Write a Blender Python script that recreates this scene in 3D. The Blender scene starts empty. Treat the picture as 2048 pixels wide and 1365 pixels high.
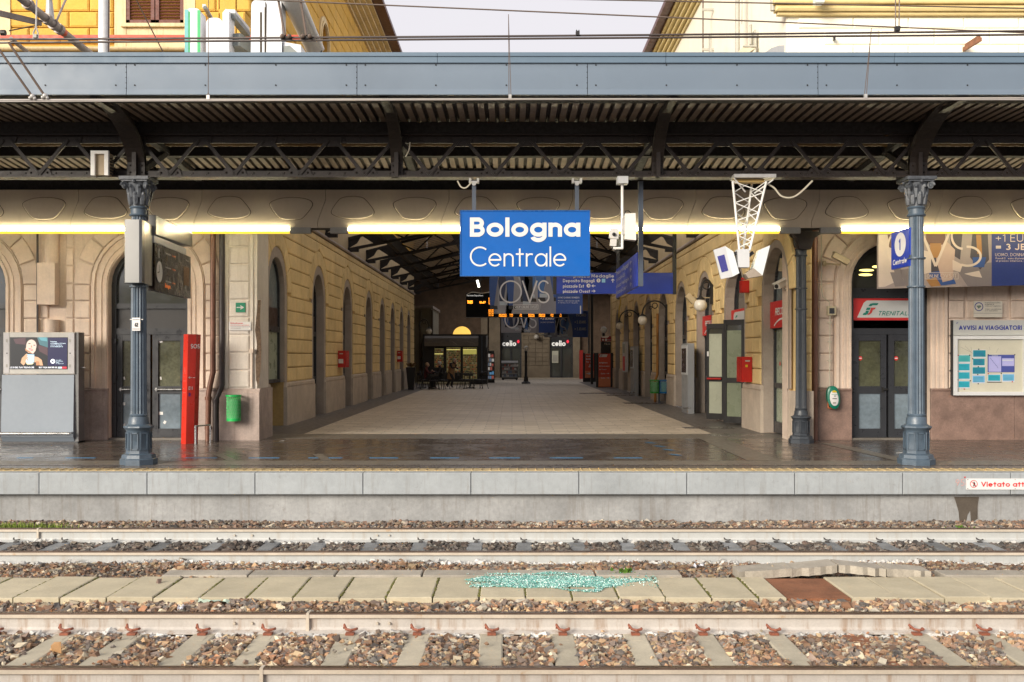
import bpy, bmesh, math, random
import numpy as np
from mathutils import Vector, Matrix
random.seed(7); rng = np.random.default_rng(11)
R = math.radians
scene = bpy.context.scene
C = scene.collection
# ------------------------------------------------------------------ camera
FPX = 1991.0; HZ = 713.0; EYE = 1.60
cam_d = bpy.data.cameras.new('camera'); cam = bpy.data.objects.new('camera', cam_d); C.objects.link(cam)
cam.location = (0, 0, EYE); cam.rotation_euler = (R(90), 0, 0)
cam_d.sensor_width = 36; cam_d.lens = 36*FPX/2048
cam_d.shift_y = (HZ-682.5)/2048; cam_d.clip_end = 1500
scene.camera = cam
# ------------------------------------------------------------------ sky, sun, exposure
SUN_EL, SUN_AZ = 20, 220           # azimuth clockwise from +Y: behind the camera, over its right shoulder
w = bpy.data.worlds.new('World'); scene.world = w; w.use_nodes = True
nt = w.node_tree; nt.nodes.clear()
sky = nt.nodes.new('ShaderNodeTexSky'); sky.sky_type = 'NISHITA'; sky.sun_disc = False
sky.sun_elevation = R(SUN_EL); sky.sun_rotation = R(SUN_AZ); sky.air_density = 1.2; sky.dust_density = 6; sky.ozone_density = 1
hs = nt.nodes.new('ShaderNodeHueSaturation'); hs.inputs['Saturation'].default_value = 0.10
mx = nt.nodes.new('ShaderNodeMix'); mx.data_type = 'RGBA'; mx.inputs[0].default_value = 0.8
mx.inputs[7].default_value = (10.2, 9.9, 10.5, 1)
bg = nt.nodes.new('ShaderNodeBackground'); bg.inputs[1].default_value = 0.055
wo = nt.nodes.new('ShaderNodeOutputWorld')
nt.links.new(sky.outputs[0], hs.inputs['Color']); nt.links.new(hs.outputs[0], mx.inputs[6])
nt.links.new(mx.outputs[2], bg.inputs[0]); nt.links.new(bg.outputs[0], wo.inputs[0])
sl = bpy.data.lights.new('sun', 'SUN'); sl.energy = 3.1; sl.angle = R(30); sl.color = (1, .90, .76)
sun = bpy.data.objects.new('sun', sl); C.objects.link(sun)
d = Vector((math.sin(R(SUN_AZ))*math.cos(R(SUN_EL)), math.cos(R(SUN_AZ))*math.cos(R(SUN_EL)), math.sin(R(SUN_EL))))
sun.rotation_euler = d.to_track_quat('Z', 'Y').to_euler(); sun.location = (0, 0, 30)
scene.view_settings.view_transform = 'Standard'; scene.view_settings.look = 'None'
scene.view_settings.exposure = 0.85; scene.view_settings.gamma = 1.0; scene.view_settings.use_curve_mapping = False
scene.render.engine = 'CYCLES'; scene.cycles.max_bounces = 8; scene.cycles.diffuse_bounces = 5; scene.cycles.glossy_bounces = 4
scene.cycles.transparent_max_bounces = 12; scene.cycles.caustics_reflective = False; scene.cycles.caustics_refractive = False

# ------------------------------------------------------------------ helpers
def PX(x, Y): return (x-1024.0)*Y/FPX
def PZ(y, Y): return EYE+(HZ-y)*Y/FPX

MATS = {}
def mat(name, col, rough=.6, metal=0, var=.12, scale=2.5, bump=0, bscale=60, streak=0, stcol=(.05, .04, .03), rnd=0, emit=0, spec=.5, attr=None, coat=0, spots=0, spcol=(.3, .12, .04)):
    if name in MATS: return MATS[name]
    m = bpy.data.materials.new(name); m.use_nodes = True; t = m.node_tree; L = t.links.new
    b = t.nodes['Principled BSDF']; N = t.nodes.new
    b.inputs['Roughness'].default_value = rough; b.inputs['Metallic'].default_value = metal
    b.inputs['Specular IOR Level'].default_value = spec
    if coat: b.inputs['Coat Weight'].default_value = coat
    geo = N('ShaderNodeNewGeometry')
    if attr:
        a = N('ShaderNodeAttribute'); a.attribute_name = attr; base = a.outputs['Color']
    else:
        rgb = N('ShaderNodeRGB'); rgb.outputs[0].default_value = (*col, 1); base = rgb.outputs[0]
    def noise(sc, det=5, vec=None, r=.6):
        n = N('ShaderNodeTexNoise'); n.inputs['Scale'].default_value = sc; n.inputs['Detail'].default_value = det
        n.inputs['Roughness'].default_value = r
        L(vec if vec is not None else geo.outputs['Position'], n.inputs['Vector']); return n.outputs['Fac']
    def ramp(f, a, bb, c0, c1):
        r = N('ShaderNodeMapRange'); L(f, r.inputs[0]); r.inputs[1].default_value = a; r.inputs[2].default_value = bb
        r.inputs[3].default_value = c0; r.inputs[4].default_value = c1; r.clamp = True; return r.outputs[0]
    def mult(c, f):
        h = N('ShaderNodeVectorMath'); h.operation = 'SCALE'; L(c, h.inputs[0]); L(f, h.inputs['Scale']); return h.outputs[0]
    def mixc(c, col2, f):
        h = N('ShaderNodeMix'); h.data_type = 'RGBA'; L(f, h.inputs[0]); L(c, h.inputs[6]); h.inputs[7].default_value = (*col2, 1); return h.outputs[2]
    cur = base
    if var:
        cur = mult(cur, ramp(noise(scale), .3, .7, 1-var, 1+var))
        cur = mult(cur, ramp(noise(scale*13, 3), .25, .75, 1-var*.6, 1+var*.6))
    if rnd:
        oi = N('ShaderNodeObjectInfo'); cur = mult(cur, ramp(oi.outputs['Random'], 0, 1, 1-rnd, 1+rnd))
    if streak:
        mp = N('ShaderNodeMapping'); mp.inputs['Scale'].default_value = (9, 9, .7); L(geo.outputs['Position'], mp.inputs['Vector'])
        f = ramp(noise(1.3, 6, mp.outputs[0], .7), .52, .72, 0, streak); cur = mixc(cur, stcol, f)
    if spots:
        f = ramp(noise(7, 8, None, .75), .60, .68, 0, spots); cur = mixc(cur, spcol, f)
    L(cur, b.inputs['Base Color'])
    if var:
        L(ramp(noise(scale*3), .3, .7, max(.03, rough-.12), min(1, rough+.12)), b.inputs['Roughness'])
    if bump:
        bp = N('ShaderNodeBump'); bp.inputs['Strength'].default_value = bump; bp.inputs['Distance'].default_value = .02
        L(noise(bscale, 6, None, .65), bp.inputs['Height']); L(bp.outputs[0], b.inputs['Normal'])
    if emit:
        b.inputs['Emission Strength'].default_value = emit; b.inputs['Emission Color'].default_value = (*col, 1)
    MATS[name] = m; return m

ORG = {}
def props(o, label=None, cat=None, group=None, kind=None):
    if label: o['label'] = label
    if cat: o['category'] = cat
    if group: o['group'] = group
    if kind: o['kind'] = kind
    return o
def thing(name, label, cat, loc, group=None, rotz=0, local=False):
    o = bpy.data.objects.new(name, None); C.objects.link(o); o.location = loc; o.rotation_euler = (0, 0, rotz)
    o.empty_display_size = .2
    ORG[o] = Vector((0, 0, 0)) if (local or rotz) else Vector(loc)
    return props(o, label, cat, group)
def org(p): return ORG.get(p, Vector((0, 0, 0)))

def id3(u, v, w): return (u, v, w)
class M:
    def __init__(s, T=None): s.v = []; s.f = []; s.mi = []; s.m = 0; s.T = T or id3
    def add(s, vs, fs):
        n = len(s.v); s.v += [s.T(*p) for p in vs]
        for f in fs: s.f.append([n+i for i in f]); s.mi.append(s.m)
        return s
    def box(s, x0, x1, y0, y1, z0, z1):
        return s.add([(x0, y0, z0), (x1, y0, z0), (x1, y1, z0), (x0, y1, z0), (x0, y0, z1), (x1, y0, z1), (x1, y1, z1), (x0, y1, z1)],
                     [(0, 3, 2, 1), (4, 5, 6, 7), (0, 1, 5, 4), (1, 2, 6, 5), (2, 3, 7, 6), (3, 0, 4, 7)])
    def cbox(s, x, y, z, a, b, c): return s.box(x-a/2, x+a/2, y-b/2, y+b/2, z-c/2, z+c/2)
    def prism(s, poly, w0, w1):              # poly in (first, second) coords, extruded along the third
        n = len(poly)
        return s.add([(a, b, w0) for a, b in poly]+[(a, b, w1) for a, b in poly],
                     [tuple(range(n))[::-1], tuple(range(n, 2*n))]+[(i, (i+1) % n, n+(i+1) % n, n+i) for i in range(n)])
    def prism_x(s, poly, x0, x1):            # poly in (y,z)
        n = len(poly)
        return s.add([(x0, a, b) for a, b in poly]+[(x1, a, b) for a, b in poly],
                     [tuple(range(n))[::-1], tuple(range(n, 2*n))]+[(i, (i+1) % n, n+(i+1) % n, n+i) for i in range(n)])
    def prism_y(s, poly, y0, y1):            # poly in (x,z)
        n = len(poly)
        return s.add([(a, y0, b) for a, b in poly]+[(a, y1, b) for a, b in poly],
                     [tuple(range(n)), tuple(range(n, 2*n))[::-1]]+[(i, (i+1) % n, n+(i+1) % n, n+i) for i in range(n)])
    def boss(s, poly, w0, w1, bev):          # bevelled block standing proud
        n = len(poly); ins = []
        area = sum(poly[i][0]*poly[(i+1) % n][1]-poly[(i+1) % n][0]*poly[i][1] for i in range(n))
        sg = 1 if area > 0 else -1
        for i in range(n):
            p, q, r = Vector(poly[i-1]), Vector(poly[i]), Vector(poly[(i+1) % n])
            e1 = (q-p); e2 = (r-q)
            if e1.length < 1e-6 or e2.length < 1e-6: ins.append(q); continue
            n1 = Vector((-e1.y, e1.x)).normalized()*sg; n2 = Vector((-e2.y, e2.x)).normalized()*sg
            k = n1+n2; kk = k.dot(n1)
            ins.append(q+k*(bev/max(kk, .5)))
        wm = w1-bev*.6
        vs = [(a, b, w0) for a, b in poly]+[(a, b, wm) for a, b in poly]+[(q.x, q.y, w1) for q in ins]
        fs = [(i, (i+1) % n, n+(i+1) % n, n+i) for i in range(n)]+[(n+i, n+(i+1) % n, 2*n+(i+1) % n, 2*n+i) for i in range(n)]+[tuple(range(2*n, 3*n))]
        return s.add(vs, fs)
    def tube(s, pts, r, n=8, caps=True):
        pts = [Vector(p) for p in pts]; k = len(pts); rs = r if isinstance(r, (list, tuple)) else [r]*k
        vs = []; up = None
        for i, p in enumerate(pts):
            t = (pts[min(i+1, k-1)]-pts[max(i-1, 0)]).normalized()
            if up is None: up = Vector((0, 0, 1)) if abs(t.z) < .9 else Vector((0, 1, 0))
            a = t.cross(up)
            if a.length < 1e-4: a = t.orthogonal()
            a.normalize(); b = a.cross(t).normalized(); up = b
            for j in range(n):
                an = 2*math.pi*(j+.5)/n; vs.append(tuple(p+a*(math.cos(an)*rs[i])+b*(math.sin(an)*rs[i])))
        fs = [(i*n+j, i*n+(j+1) % n, (i+1)*n+(j+1) % n, (i+1)*n+j) for i in range(k-1) for j in range(n)]
        if caps: fs += [tuple(range(n))[::-1], tuple(range((k-1)*n, k*n))]
        return s.add(vs, fs)
    def bar(s, p, q, a, b, up=(0, 0, 1)):     # rectangular bar
        p, q = Vector(p), Vector(q); t = (q-p).normalized(); u = Vector(up)
        x = t.cross(u)
        if x.length < 1e-4: x = t.orthogonal()
        x.normalize(); y = x.cross(t)
        x *= a/2; y *= b/2
        vs = [tuple(c+sx*x+sy*y) for c in (p, q) for sx, sy in ((-1, -1), (1, -1), (1, 1), (-1, 1))]
        return s.add(vs, [(0, 1, 2, 3), (7, 6, 5, 4), (0, 4, 5, 1), (1, 5, 6, 2), (2, 6, 7, 3), (3, 7, 4, 0)])
    def lathe(s, prof, cx=0, cy=0, n=24, flute=0, nf=16, rot=0, cap=True):   # prof [(r,z)]
        vs = []
        for r, z in prof:
            for j in range(n):
                a = 2*math.pi*j/n+rot; rr = r*(1-flute*(.5+.5*math.cos(nf*a))) if flute else r
                vs.append((cx+rr*math.cos(a), cy+rr*math.sin(a), z))
        k = len(prof)
        fs = [(i*n+j, i*n+(j+1) % n, (i+1)*n+(j+1) % n, (i+1)*n+j) for i in range(k-1) for j in range(n)]
        if cap: fs += [tuple(range(n))[::-1], tuple(range((k-1)*n, k*n))]
        return s.add(vs, fs)
    def ball(s, c, r, n=12, m=8, sx=1, sy=1, sz=1):
        vs = []; fs = []
        for i in range(m+1):
            ph = math.pi*i/m
            for j in range(n):
                a = 2*math.pi*j/n; vs.append((c[0]+r*sx*math.sin(ph)*math.cos(a), c[1]+r*sy*math.sin(ph)*math.sin(a), c[2]-r*sz*math.cos(ph)))
        fs = [(i*n+j, i*n+(j+1) % n, (i+1)*n+(j+1) % n, (i+1)*n+j) for i in range(m) for j in range(n)]
        return s.add(vs, fs)
    def mesh(s, name, mats, off=Vector((0, 0, 0)), fix=True):
        me = bpy.data.meshes.new(name)
        me.from_pydata([(v[0]-off.x, v[1]-off.y, v[2]-off.z) for v in s.v], [], s.f)
        for m in (mats if isinstance(mats, (list, tuple)) else [mats]): me.materials.append(m)
        if any(s.mi): me.polygons.foreach_set('material_index', s.mi)
        if fix:
            bm = bmesh.new(); bm.from_mesh(me); bmesh.ops.remove_doubles(bm, verts=bm.verts, dist=1e-5)
            bmesh.ops.recalc_face_normals(bm, faces=bm.faces); bm.to_mesh(me); bm.free()
        return me
    def build(s, name, mats, parent=None, smooth=False, fix=True, **kw):
        off = org(parent) if parent else Vector((0, 0, 0))
        top = parent is None
        if top and s.v:      # origin at the base of the thing
            a = np.array(s.v); off = Vector(((a[:, 0].min()+a[:, 0].max())/2, (a[:, 1].min()+a[:, 1].max())/2, a[:, 2].min()))
        me = s.mesh(name, mats, off, fix)
        if smooth:
            me.polygons.foreach_set('use_smooth', [True]*len(me.polygons))
            try: me.set_sharp_from_angle(angle=R(38))
            except Exception: pass
        o = bpy.data.objects.new(name, me); C.objects.link(o)
        if parent: o.parent = parent; ORG[o] = org(parent)
        else: o.location = off; ORG[o] = Vector(off)
        return props(o, **kw)
def place(name, me, loc, parent, rot=None, scale=None):
    o = bpy.data.objects.new(name, me); C.objects.link(o); o.parent = parent
    o.location = Vector(loc)-org(parent)
    if rot: o.rotation_euler = rot
    if scale: o.scale = scale
    return o
def copy_tree(o, parent=None):
    c = o.copy(); C.objects.link(c)
    if parent: c.parent = parent; ORG[c] = ORG.get(o, Vector((0,0,0)))
    for ch in [x for x in bpy.data.objects if x.parent == o]: copy_tree(ch, c)
    return c
def circ(cx, cy, rx, ry=None, n=20, a0=0, a1=360, end=False):
    ry = rx if ry is None else ry
    k = n+1 if end else n
    return [(cx+rx*math.cos(R(a0+(a1-a0)*i/n)), cy+ry*math.sin(R(a0+(a1-a0)*i/n))) for i in range(k)]

# ------------------------------------------------------------------ stroke lettering (flat print)
XH = .66
def _g(): 
    L = lambda *a: ('L',)+a
    A = lambda *a: ('A',)+a
    G = {}
    G['A'] = (.72, [L(0,0,.36,1), L(.36,1,.72,0), L(.13,.34,.59,.34)])
    G['B'] = (.52, [L(0,0,0,1), L(0,1,.28,1), L(0,.53,.3,.53), L(0,0,.28,0), A(.28,.765,.2,.235,-90,90), A(.28,.265,.24,.265,-90,90)])
    G['C'] = (.80, [A(.5,.5,.5,.5,48,312)])
    G['D'] = (.68, [L(0,0,0,1), L(0,1,.2,1), L(0,0,.2,0), A(.2,.5,.48,.5,-90,90)])
    G['E'] = (.45, [L(0,0,0,1), L(0,0,.45,0), L(0,.52,.4,.52), L(0,1,.45,1)])
    G['F'] = (.43, [L(0,0,0,1), L(0,.5,.4,.5), L(0,1,.43,1)])
    G['G'] = (.92, [A(.5,.5,.5,.5,45,360), L(.55,.5,1.0,.5)])
    G['H'] = (.62, [L(0,0,0,1), L(.62,0,.62,1), L(0,.52,.62,.52)])
    G['I'] = (.0, [L(0,0,0,1)])
    G['J'] = (.34, [L(.34,.2,.34,1), A(.14,.2,.2,.2,180,360)])
    G['K'] = (.55, [L(0,0,0,1), L(.02,.45,.5,1), L(.12,.55,.55,0)])
    G['L'] = (.42, [L(0,0,0,1), L(0,0,.42,0)])
    G['M'] = (.84, [L(0,0,.1,1), L(.1,1,.42,.12), L(.42,.12,.74,1), L(.74,1,.84,0)])
    G['N'] = (.66, [L(0,0,0,1), L(0,1,.66,0), L(.66,0,.66,1)])
    G['O'] = (1.0, [A(.5,.5,.5,.5,0,360)])
    G['P'] = (.5, [L(0,0,0,1), L(0,1,.24,1), L(0,.46,.24,.46), A(.24,.73,.26,.27,-90,90)])
    G['Q'] = (1.0, [A(.5,.5,.5,.5,0,360), L(.6,.35,.95,0)])
    G['R'] = (.5, [L(0,0,0,1), L(0,1,.24,1), L(0,.46,.24,.46), A(.24,.73,.26,.27,-90,90), L(.22,.46,.5,0)])
    G['S'] = (.5, [A(.26,.74,.24,.26,30,270), A(.25,.24,.25,.24,-160,90)])
    G['T'] = (.52, [L(.26,0,.26,1), L(0,1,.52,1)])
    G['U'] = (.6, [L(0,.3,0,1), L(.6,.3,.6,1), A(.3,.3,.3,.3,180,360)])
    G['V'] = (.68, [L(0,1,.34,0), L(.34,0,.68,1)])
    G['W'] = (1.0, [L(0,1,.26,0), L(.26,0,.5,1), L(.5,1,.74,0), L(.74,0,1,1)])
    G['X'] = (.6, [L(0,0,.6,1), L(0,1,.6,0)])
    G['Y'] = (.6, [L(.3,0,.3,.48), L(.3,.48,0,1), L(.3,.48,.6,1)])
    G['Z'] = (.56, [L(0,1,.56,1), L(.56,1,0,0), L(0,0,.56,0)])
    x = XH; h = x/2
    G['a'] = (.60, [A(.3,h,.3,h,0,360), L(.60,0,.60,x)])
    G['b'] = (.60, [A(.3,h,.3,h,0,360), L(0,0,0,1)])
    G['c'] = (.46, [A(.33,h,.33,h,48,312)])
    G['d'] = (.60, [A(.3,h,.3,h,0,360), L(.60,0,.60,1)])
    G['e'] = (.62, [A(.31,h,.31,h,0,318), L(.02,h,.60,h)])
    G['f'] = (.28, [L(.1,0,.1,.82), A(.26,.82,.16,.18,80,180), L(0,x,.28,x)])
    G['g'] = (.60, [A(.3,h,.3,h,0,360), L(.60,-.02,.60,x), A(.3,-.02,.3,.26,200,360)])
    G['h'] = (.46, [L(0,0,0,1), A(.23,x-.23,.23,.23,0,180), L(.46,0,.46,x-.23)])
    G['i'] = (0., [L(0,0,0,x), L(0,.93,0,.95)])
    G['l'] = (0., [L(0,0,0,1)])
    G['m'] = (.76, [L(0,0,0,x), A(.19,x-.19,.19,.19,0,180), L(.38,0,.38,x-.19), A(.57,x-.19,.19,.19,0,180), L(.76,0,.76,x-.19)])
    G['n'] = (.46, [L(0,0,0,x), A(.23,x-.23,.23,.23,0,180), L(.46,0,.46,x-.23)])
    G['o'] = (.62, [A(.31,h,.31,h,0,360)])
    G['p'] = (.60, [A(.3,h,.3,h,0,360), L(0,-.3,0,x)])
    G['q'] = (.60, [A(.3,h,.3,h,0,360), L(.60,-.3,.60,x)])
    G['r'] = (.28, [L(0,0,0,x), A(.22,x-.22,.22,.22,60,180)])
    G['s'] = (.34, [A(.17,x-.17,.16,.17,30,270), A(.17,.16,.17,.16,-160,90)])
    G['t'] = (.34, [L(.17,0,.17,.9), L(0,x,.34,x)])
    G['u'] = (.46, [L(0,.23,0,x), L(.46,0,.46,x), A(.23,.23,.23,.23,180,360)])
    G['v'] = (.46, [L(0,x,.23,0), L(.23,0,.46,x)])
    G['w'] = (.72, [L(0,x,.18,0), L(.18,0,.36,x), L(.36,x,.54,0), L(.54,0,.72,x)])
    G['z'] = (.42, [L(0,x,.42,x), L(.42,x,0,0), L(0,0,.42,0)])
    G['0'] = (.5, [A(.25,.5,.25,.5,0,360)])
    G['1'] = (.2, [L(.2,0,.2,1), L(0,.84,.2,1)])
    G['2'] = (.5, [A(.25,.73,.24,.27,-20,165), L(.46,.62,0,0), L(0,0,.5,0)])
    G['3'] = (.5, [A(.24,.75,.21,.25,-90,150), A(.24,.26,.25,.26,-150,90)])
    G['4'] = (.56, [L(.42,0,.42,1), L(.42,1,0,.28), L(0,.28,.56,.28)])
    G['5'] = (.5, [L(.1,1,.46,1), L(.1,1,.04,.56), A(.22,.3,.27,.3,-140,120)])
    G['6'] = (.5, [A(.25,.28,.25,.28,0,360), L(.02,.38,.32,1)])
    G['7'] = (.5, [L(0,1,.5,1), L(.5,1,.12,0)])
    G['8'] = (.5, [A(.25,.76,.2,.24,0,360), A(.25,.27,.25,.27,0,360)])
    G['9'] = (.5, [A(.25,.72,.25,.28,0,360), L(.48,.62,.18,0)])
    G['.'] = (0., [L(0,0,0,.01)])
    G[','] = (.05, [L(.05,0,0,-.12)])
    G[':'] = (0., [L(0,0,0,.01), L(0,.5,0,.51)])
    G['-'] = (.3, [L(0,.4,.3,.4)])
    G['+'] = (.5, [L(0,.45,.5,.45), L(.25,.2,.25,.7)])
    G['='] = (.5, [L(0,.6,.5,.6), L(0,.3,.5,.3)])
    G['*'] = (.4, [L(.2,.45,.2,.95), L(0,.58,.4,.82), L(0,.82,.4,.58)])
    G['>'] = (.8, [L(0,.5,.8,.5), L(.45,.9,.8,.5), L(.45,.1,.8,.5)])
    G['<'] = (.8, [L(0,.5,.8,.5), L(.35,.9,0,.5), L(.35,.1,0,.5)])
    G['^'] = (.7, [L(.35,0,.35,1), L(0,.62,.35,1), L(.7,.62,.35,1)])
    return G
GL = _g()
class Art:
    """flat print laid on a plane: T(u, v, depth)"""
    def __init__(s, T, base=.004): s.m = M(T); s.mats = []; s.base = base; s.k = 0
    def use(s, mt):
        if mt not in s.mats: s.mats.append(mt)
        s.m.m = s.mats.index(mt)
    def poly(s, pts, mt, layer=1):
        s.use(mt); w = s.base+layer*.0016+(s.k % 5)*.00022; s.k += 1
        s.m.add([(a, b, w) for a, b in pts], [tuple(range(len(pts)))]); return s
    def rect(s, x0, x1, y0, y1, mt, layer=1): return s.poly([(x0, y0), (x1, y0), (x1, y1), (x0, y1)], mt, layer)
    def disc(s, cx, cy, rx, mt, layer=1, ry=None, n=24): return s.poly(circ(cx, cy, rx, ry, n), mt, layer)
    def ring(s, cx, cy, rx, ry, wd, mt, layer=1, a0=0, a1=360, n=24, j=0):
        s.use(mt); w = s.base+layer*.0016+j*.00022
        o = circ(cx, cy, rx+wd/2, ry+wd/2, n, a0, a1, True); i = circ(cx, cy, max(rx-wd/2, .0001), max(ry-wd/2, .0001), n, a0, a1, True)
        s.m.add([(a, b, w) for a, b in o+i], [(q, q+1, n+2+q, n+1+q) for q in range(n)]); return s
    def line(s, x0, y0, x1, y1, wd, mt, layer=1, cap=0, j=0):
        s.use(mt); w = s.base+layer*.0016+j*.00022
        dx, dy = x1-x0, y1-y0; l = math.hypot(dx, dy) or 1e-6
        if l < 1e-4: dx, dy, l = 0, 1e-4, 1e-4
        dx /= l; dy /= l; c = cap
        px, py = -dy*wd/2, dx*wd/2
        s.m.add([(x0-dx*c+px, y0-dy*c+py, w), (x0-dx*c-px, y0-dy*c-py, w), (x1+dx*c-px, y1+dy*c-py, w), (x1+dx*c+px, y1+dy*c+py, w)], [(0, 1, 2, 3)]); return s
    def text(s, txt, x, y, h, wt, mt, width=None, track=.16, layer=3, slant=0, anchor='l', xw=1.0, seg=None, xh=XH):
        """h cap height, wt stroke weight relative to h"""
        adv = []; X = 0
        for ch in txt:
            if ch == ' ': adv.append(X); X += .38*xw; continue
            W = GL.get(ch, GL['o'])[0]*xw
            adv.append(X); X += W+wt+track*xw
        tot = max(X-track*xw, .01)
        sx = h if width is None else width/tot
        if anchor == 'c': x -= tot*sx/2
        if anchor == 'r': x -= tot*sx
        n = seg or (20 if h > .12 else 10 if h > .05 else 6)
        for ch, ax in zip(txt, adv):
            if ch == ' ' or ch not in GL: continue
            W, st = GL[ch]; up = ch.isupper() or ch.isdigit() or ch in '+=*><^-'
            hw = wt/2
            def fy(yy):
                pts = [(0, hw), (1, 1-hw)] if up else [(-.3, -.3+hw), (0, hw), (XH, xh-hw), (1, 1-hw)]
                for (a, fa), (b, fb) in zip(pts, pts[1:]):
                    if yy <= b or (b, fb) == pts[-1]: return fa+(yy-a)*(fb-fa)/(b-a)
            def fx(xx): return ax+hw+xx*xw
            for j, q in enumerate(st):
                if q[0] == 'L':
                    x0, y0, x1, y1 = fx(q[1]), fy(q[2]), fx(q[3]), fy(q[4])
                    diag = abs(x1-x0) > .02 and abs(y1-y0) > .02
                    X0, Y0, X1, Y1 = x+(x0+y0*slant)*sx, y+y0*h, x+(x1+y1*slant)*sx, y+y1*h
                    s.line(X0, Y0, X1, Y1, wt*h, mt, layer, wt*h*(.25 if diag else .5), j)
                else:
                    cx, cy, rx, ry, a0, a1 = q[1:]
                    ya, yb = fy(cy-ry), fy(cy+ry); cy2 = (ya+yb)/2; ry2 = (yb-ya)/2
                    s.ring(x+(fx(cx)+cy2*slant)*sx, y+cy2*h, rx*xw*sx, ry2*h, wt*h, mt, layer, a0, a1, n, j)
        return tot*sx
    def build(s, name, parent, **kw): return s.m.build(name, s.mats, parent, fix=False, **kw)
def TF(x0, y, z0): return lambda u, v, w: (x0+u, y-w, z0+v)             # faces the camera (-Y)
def TR(x, y0, z0): return lambda u, v, w: (x+w, y0-u*-1, z0+v)          # faces +X, u runs along +Y
def TL(x, y0, z0): return lambda u, v, w: (x-w, y0-u, z0+v)             # faces -X, u runs along -Y
FM = {}
def flat(name, col, emit=0, rough=.5):
    return mat(name, col, rough=rough, var=.04, scale=6, emit=emit)
# ------------------------------------------------------------------ materials
ZR = -.608            # top of the rails; the platform surface is z = 0
m_ballast = mat('ballast_stone', (.3, .2, .15), rough=.9, var=.15, scale=30, attr='tint', bump=.3, bscale=120)
m_ground = mat('ground_dirt', (.11, .08, .065), rough=1, var=.3, scale=20)
m_coping = mat('coping_concrete', (.31, .335, .35), rough=.75, var=.13, scale=1.1, bump=.25, bscale=90, streak=.6, stcol=(.20, .19, .17), spots=.35, spcol=(.17, .16, .14))
m_base = mat('base_concrete', (.29, .295, .295), rough=.85, var=.22, scale=1.3, bump=.35, bscale=70, streak=.7, stcol=(.18, .16, .14), spots=.4, spcol=(.19, .17, .15))
m_stain = mat('wet_stain', (.085, .07, .055), rough=.5, var=.25, scale=6)
m_slab = mat('walkway_concrete', (.45, .40, .285), rough=.85, var=.12, scale=3, bump=.25, bscale=110, spots=.35, spcol=(.33, .29, .21), rnd=.08)
m_slab2 = mat('old_walkway_concrete', (.33, .30, .25), rough=.9, var=.2, scale=4, bump=.4, bscale=80, rnd=.1)
m_rust = mat('rusty_plate', (.21, .085, .04), rough=.8, var=.3, scale=5, bump=.3, bscale=90)
m_rail = mat('painted_rail', (.46, .43, .395), rough=.6, var=.12, scale=4, streak=.9, stcol=(.26, .16, .09), bump=.1, spots=.45, spcol=(.27, .15, .08))
m_rail2 = mat('pale_grey_rail', (.43, .44, .43), rough=.6, var=.08, scale=4, streak=.5, stcol=(.33, .27, .2), bump=.1)
m_head = mat('worn_rail_head', (.13, .085, .06), rough=.35, metal=.7, var=.25, scale=4)
m_headside = mat('rail_head_side', (.48, .42, .34), rough=.55, var=.12, scale=5, spots=.6, spcol=(.38, .22, .09))
m_sleeper = mat('sleeper_concrete', (.42, .38, .29), rough=.85, var=.15, scale=4, bump=.25, bscale=90, spots=.4, spcol=(.27, .23, .17), rnd=.1)
m_sleeper2 = mat('dark_sleeper', (.19, .20, .21), rough=.8, var=.25, scale=4, bump=.25, bscale=90, rnd=.3)
m_clip = mat('rusty_clip', (.24, .075, .04), rough=.6, var=.25, scale=30)
m_clip2 = mat('black_clip', (.035, .03, .028), rough=.6, var=.25, scale=30)
m_white = mat('white_paint', (.75, .74, .70), rough=.6, var=.1)
m_yellow = mat('yellow_tactile', (.44, .34, .18), rough=.7, var=.2, scale=6, bump=.2)
m_tile = mat('wet_dark_paving', (.085, .070, .06), rough=.25, var=.14, scale=.7, spec=.8, coat=.12)
m_strip = mat('grey_stone_strip', (.155, .14, .12), rough=.38, var=.14, scale=3, bump=.1)
m_strip2 = mat('damp_stone_strip', (.12, .105, .095), rough=.28, var=.2, scale=2, bump=.08)
m_pass = mat('pale_passage_paving', (.66, .58, .47), rough=.55, var=.10, scale=2.2, bump=.08)
m_passd = mat('grey_border_paving', (.15, .135, .12), rough=.5, var=.15, scale=3)
m_blue = mat('blue_tape', (.03, .2, .42), rough=.5)
def joints(m, sx, sy, wd, dark, turn=0):       # real paving pattern beyond what can be built piece by piece
    t = m.node_tree; L = t.links.new; N = t.nodes.new
    b = t.nodes['Principled BSDF']; src = b.inputs['Base Color'].links[0].from_socket
    g = N('ShaderNodeNewGeometry'); mp = N('ShaderNodeMapping'); mp.inputs['Rotation'].default_value = (0, 0, turn)
    L(g.outputs['Position'], mp.inputs['Vector'])
    br = N('ShaderNodeTexBrick'); br.inputs['Scale'].default_value = 1; br.inputs['Brick Width'].default_value = sx; br.inputs['Row Height'].default_value = sy
    br.inputs['Mortar Size'].default_value = wd; br.inputs['Color1'].default_value = (1, 1, 1, 1); br.inputs['Color2'].default_value = (.80, .79, .77, 1)
    br.inputs['Mortar'].default_value = (dark, dark, dark, 1); L(mp.outputs[0], br.inputs['Vector'])
    x = N('ShaderNodeMix'); x.data_type = 'RGBA'; x.blend_type = 'MULTIPLY'; x.inputs[0].default_value = 1
    L(src, x.inputs[6]); L(br.outputs['Color'], x.inputs[7]); L(x.outputs[2], b.inputs['Base Color'])
    bp = N('ShaderNodeBump'); bp.inputs['Strength'].default_value = .12; bp.inputs['Distance'].default_value = .002
    L(br.outputs['Fac'], bp.inputs['Height']); bp.invert = True; L(bp.outputs[0], b.inputs['Normal'])
joints(m_tile, .22, .11, .007, 1.9)
joints(m_pass, .60, .30, .010, .55)
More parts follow.
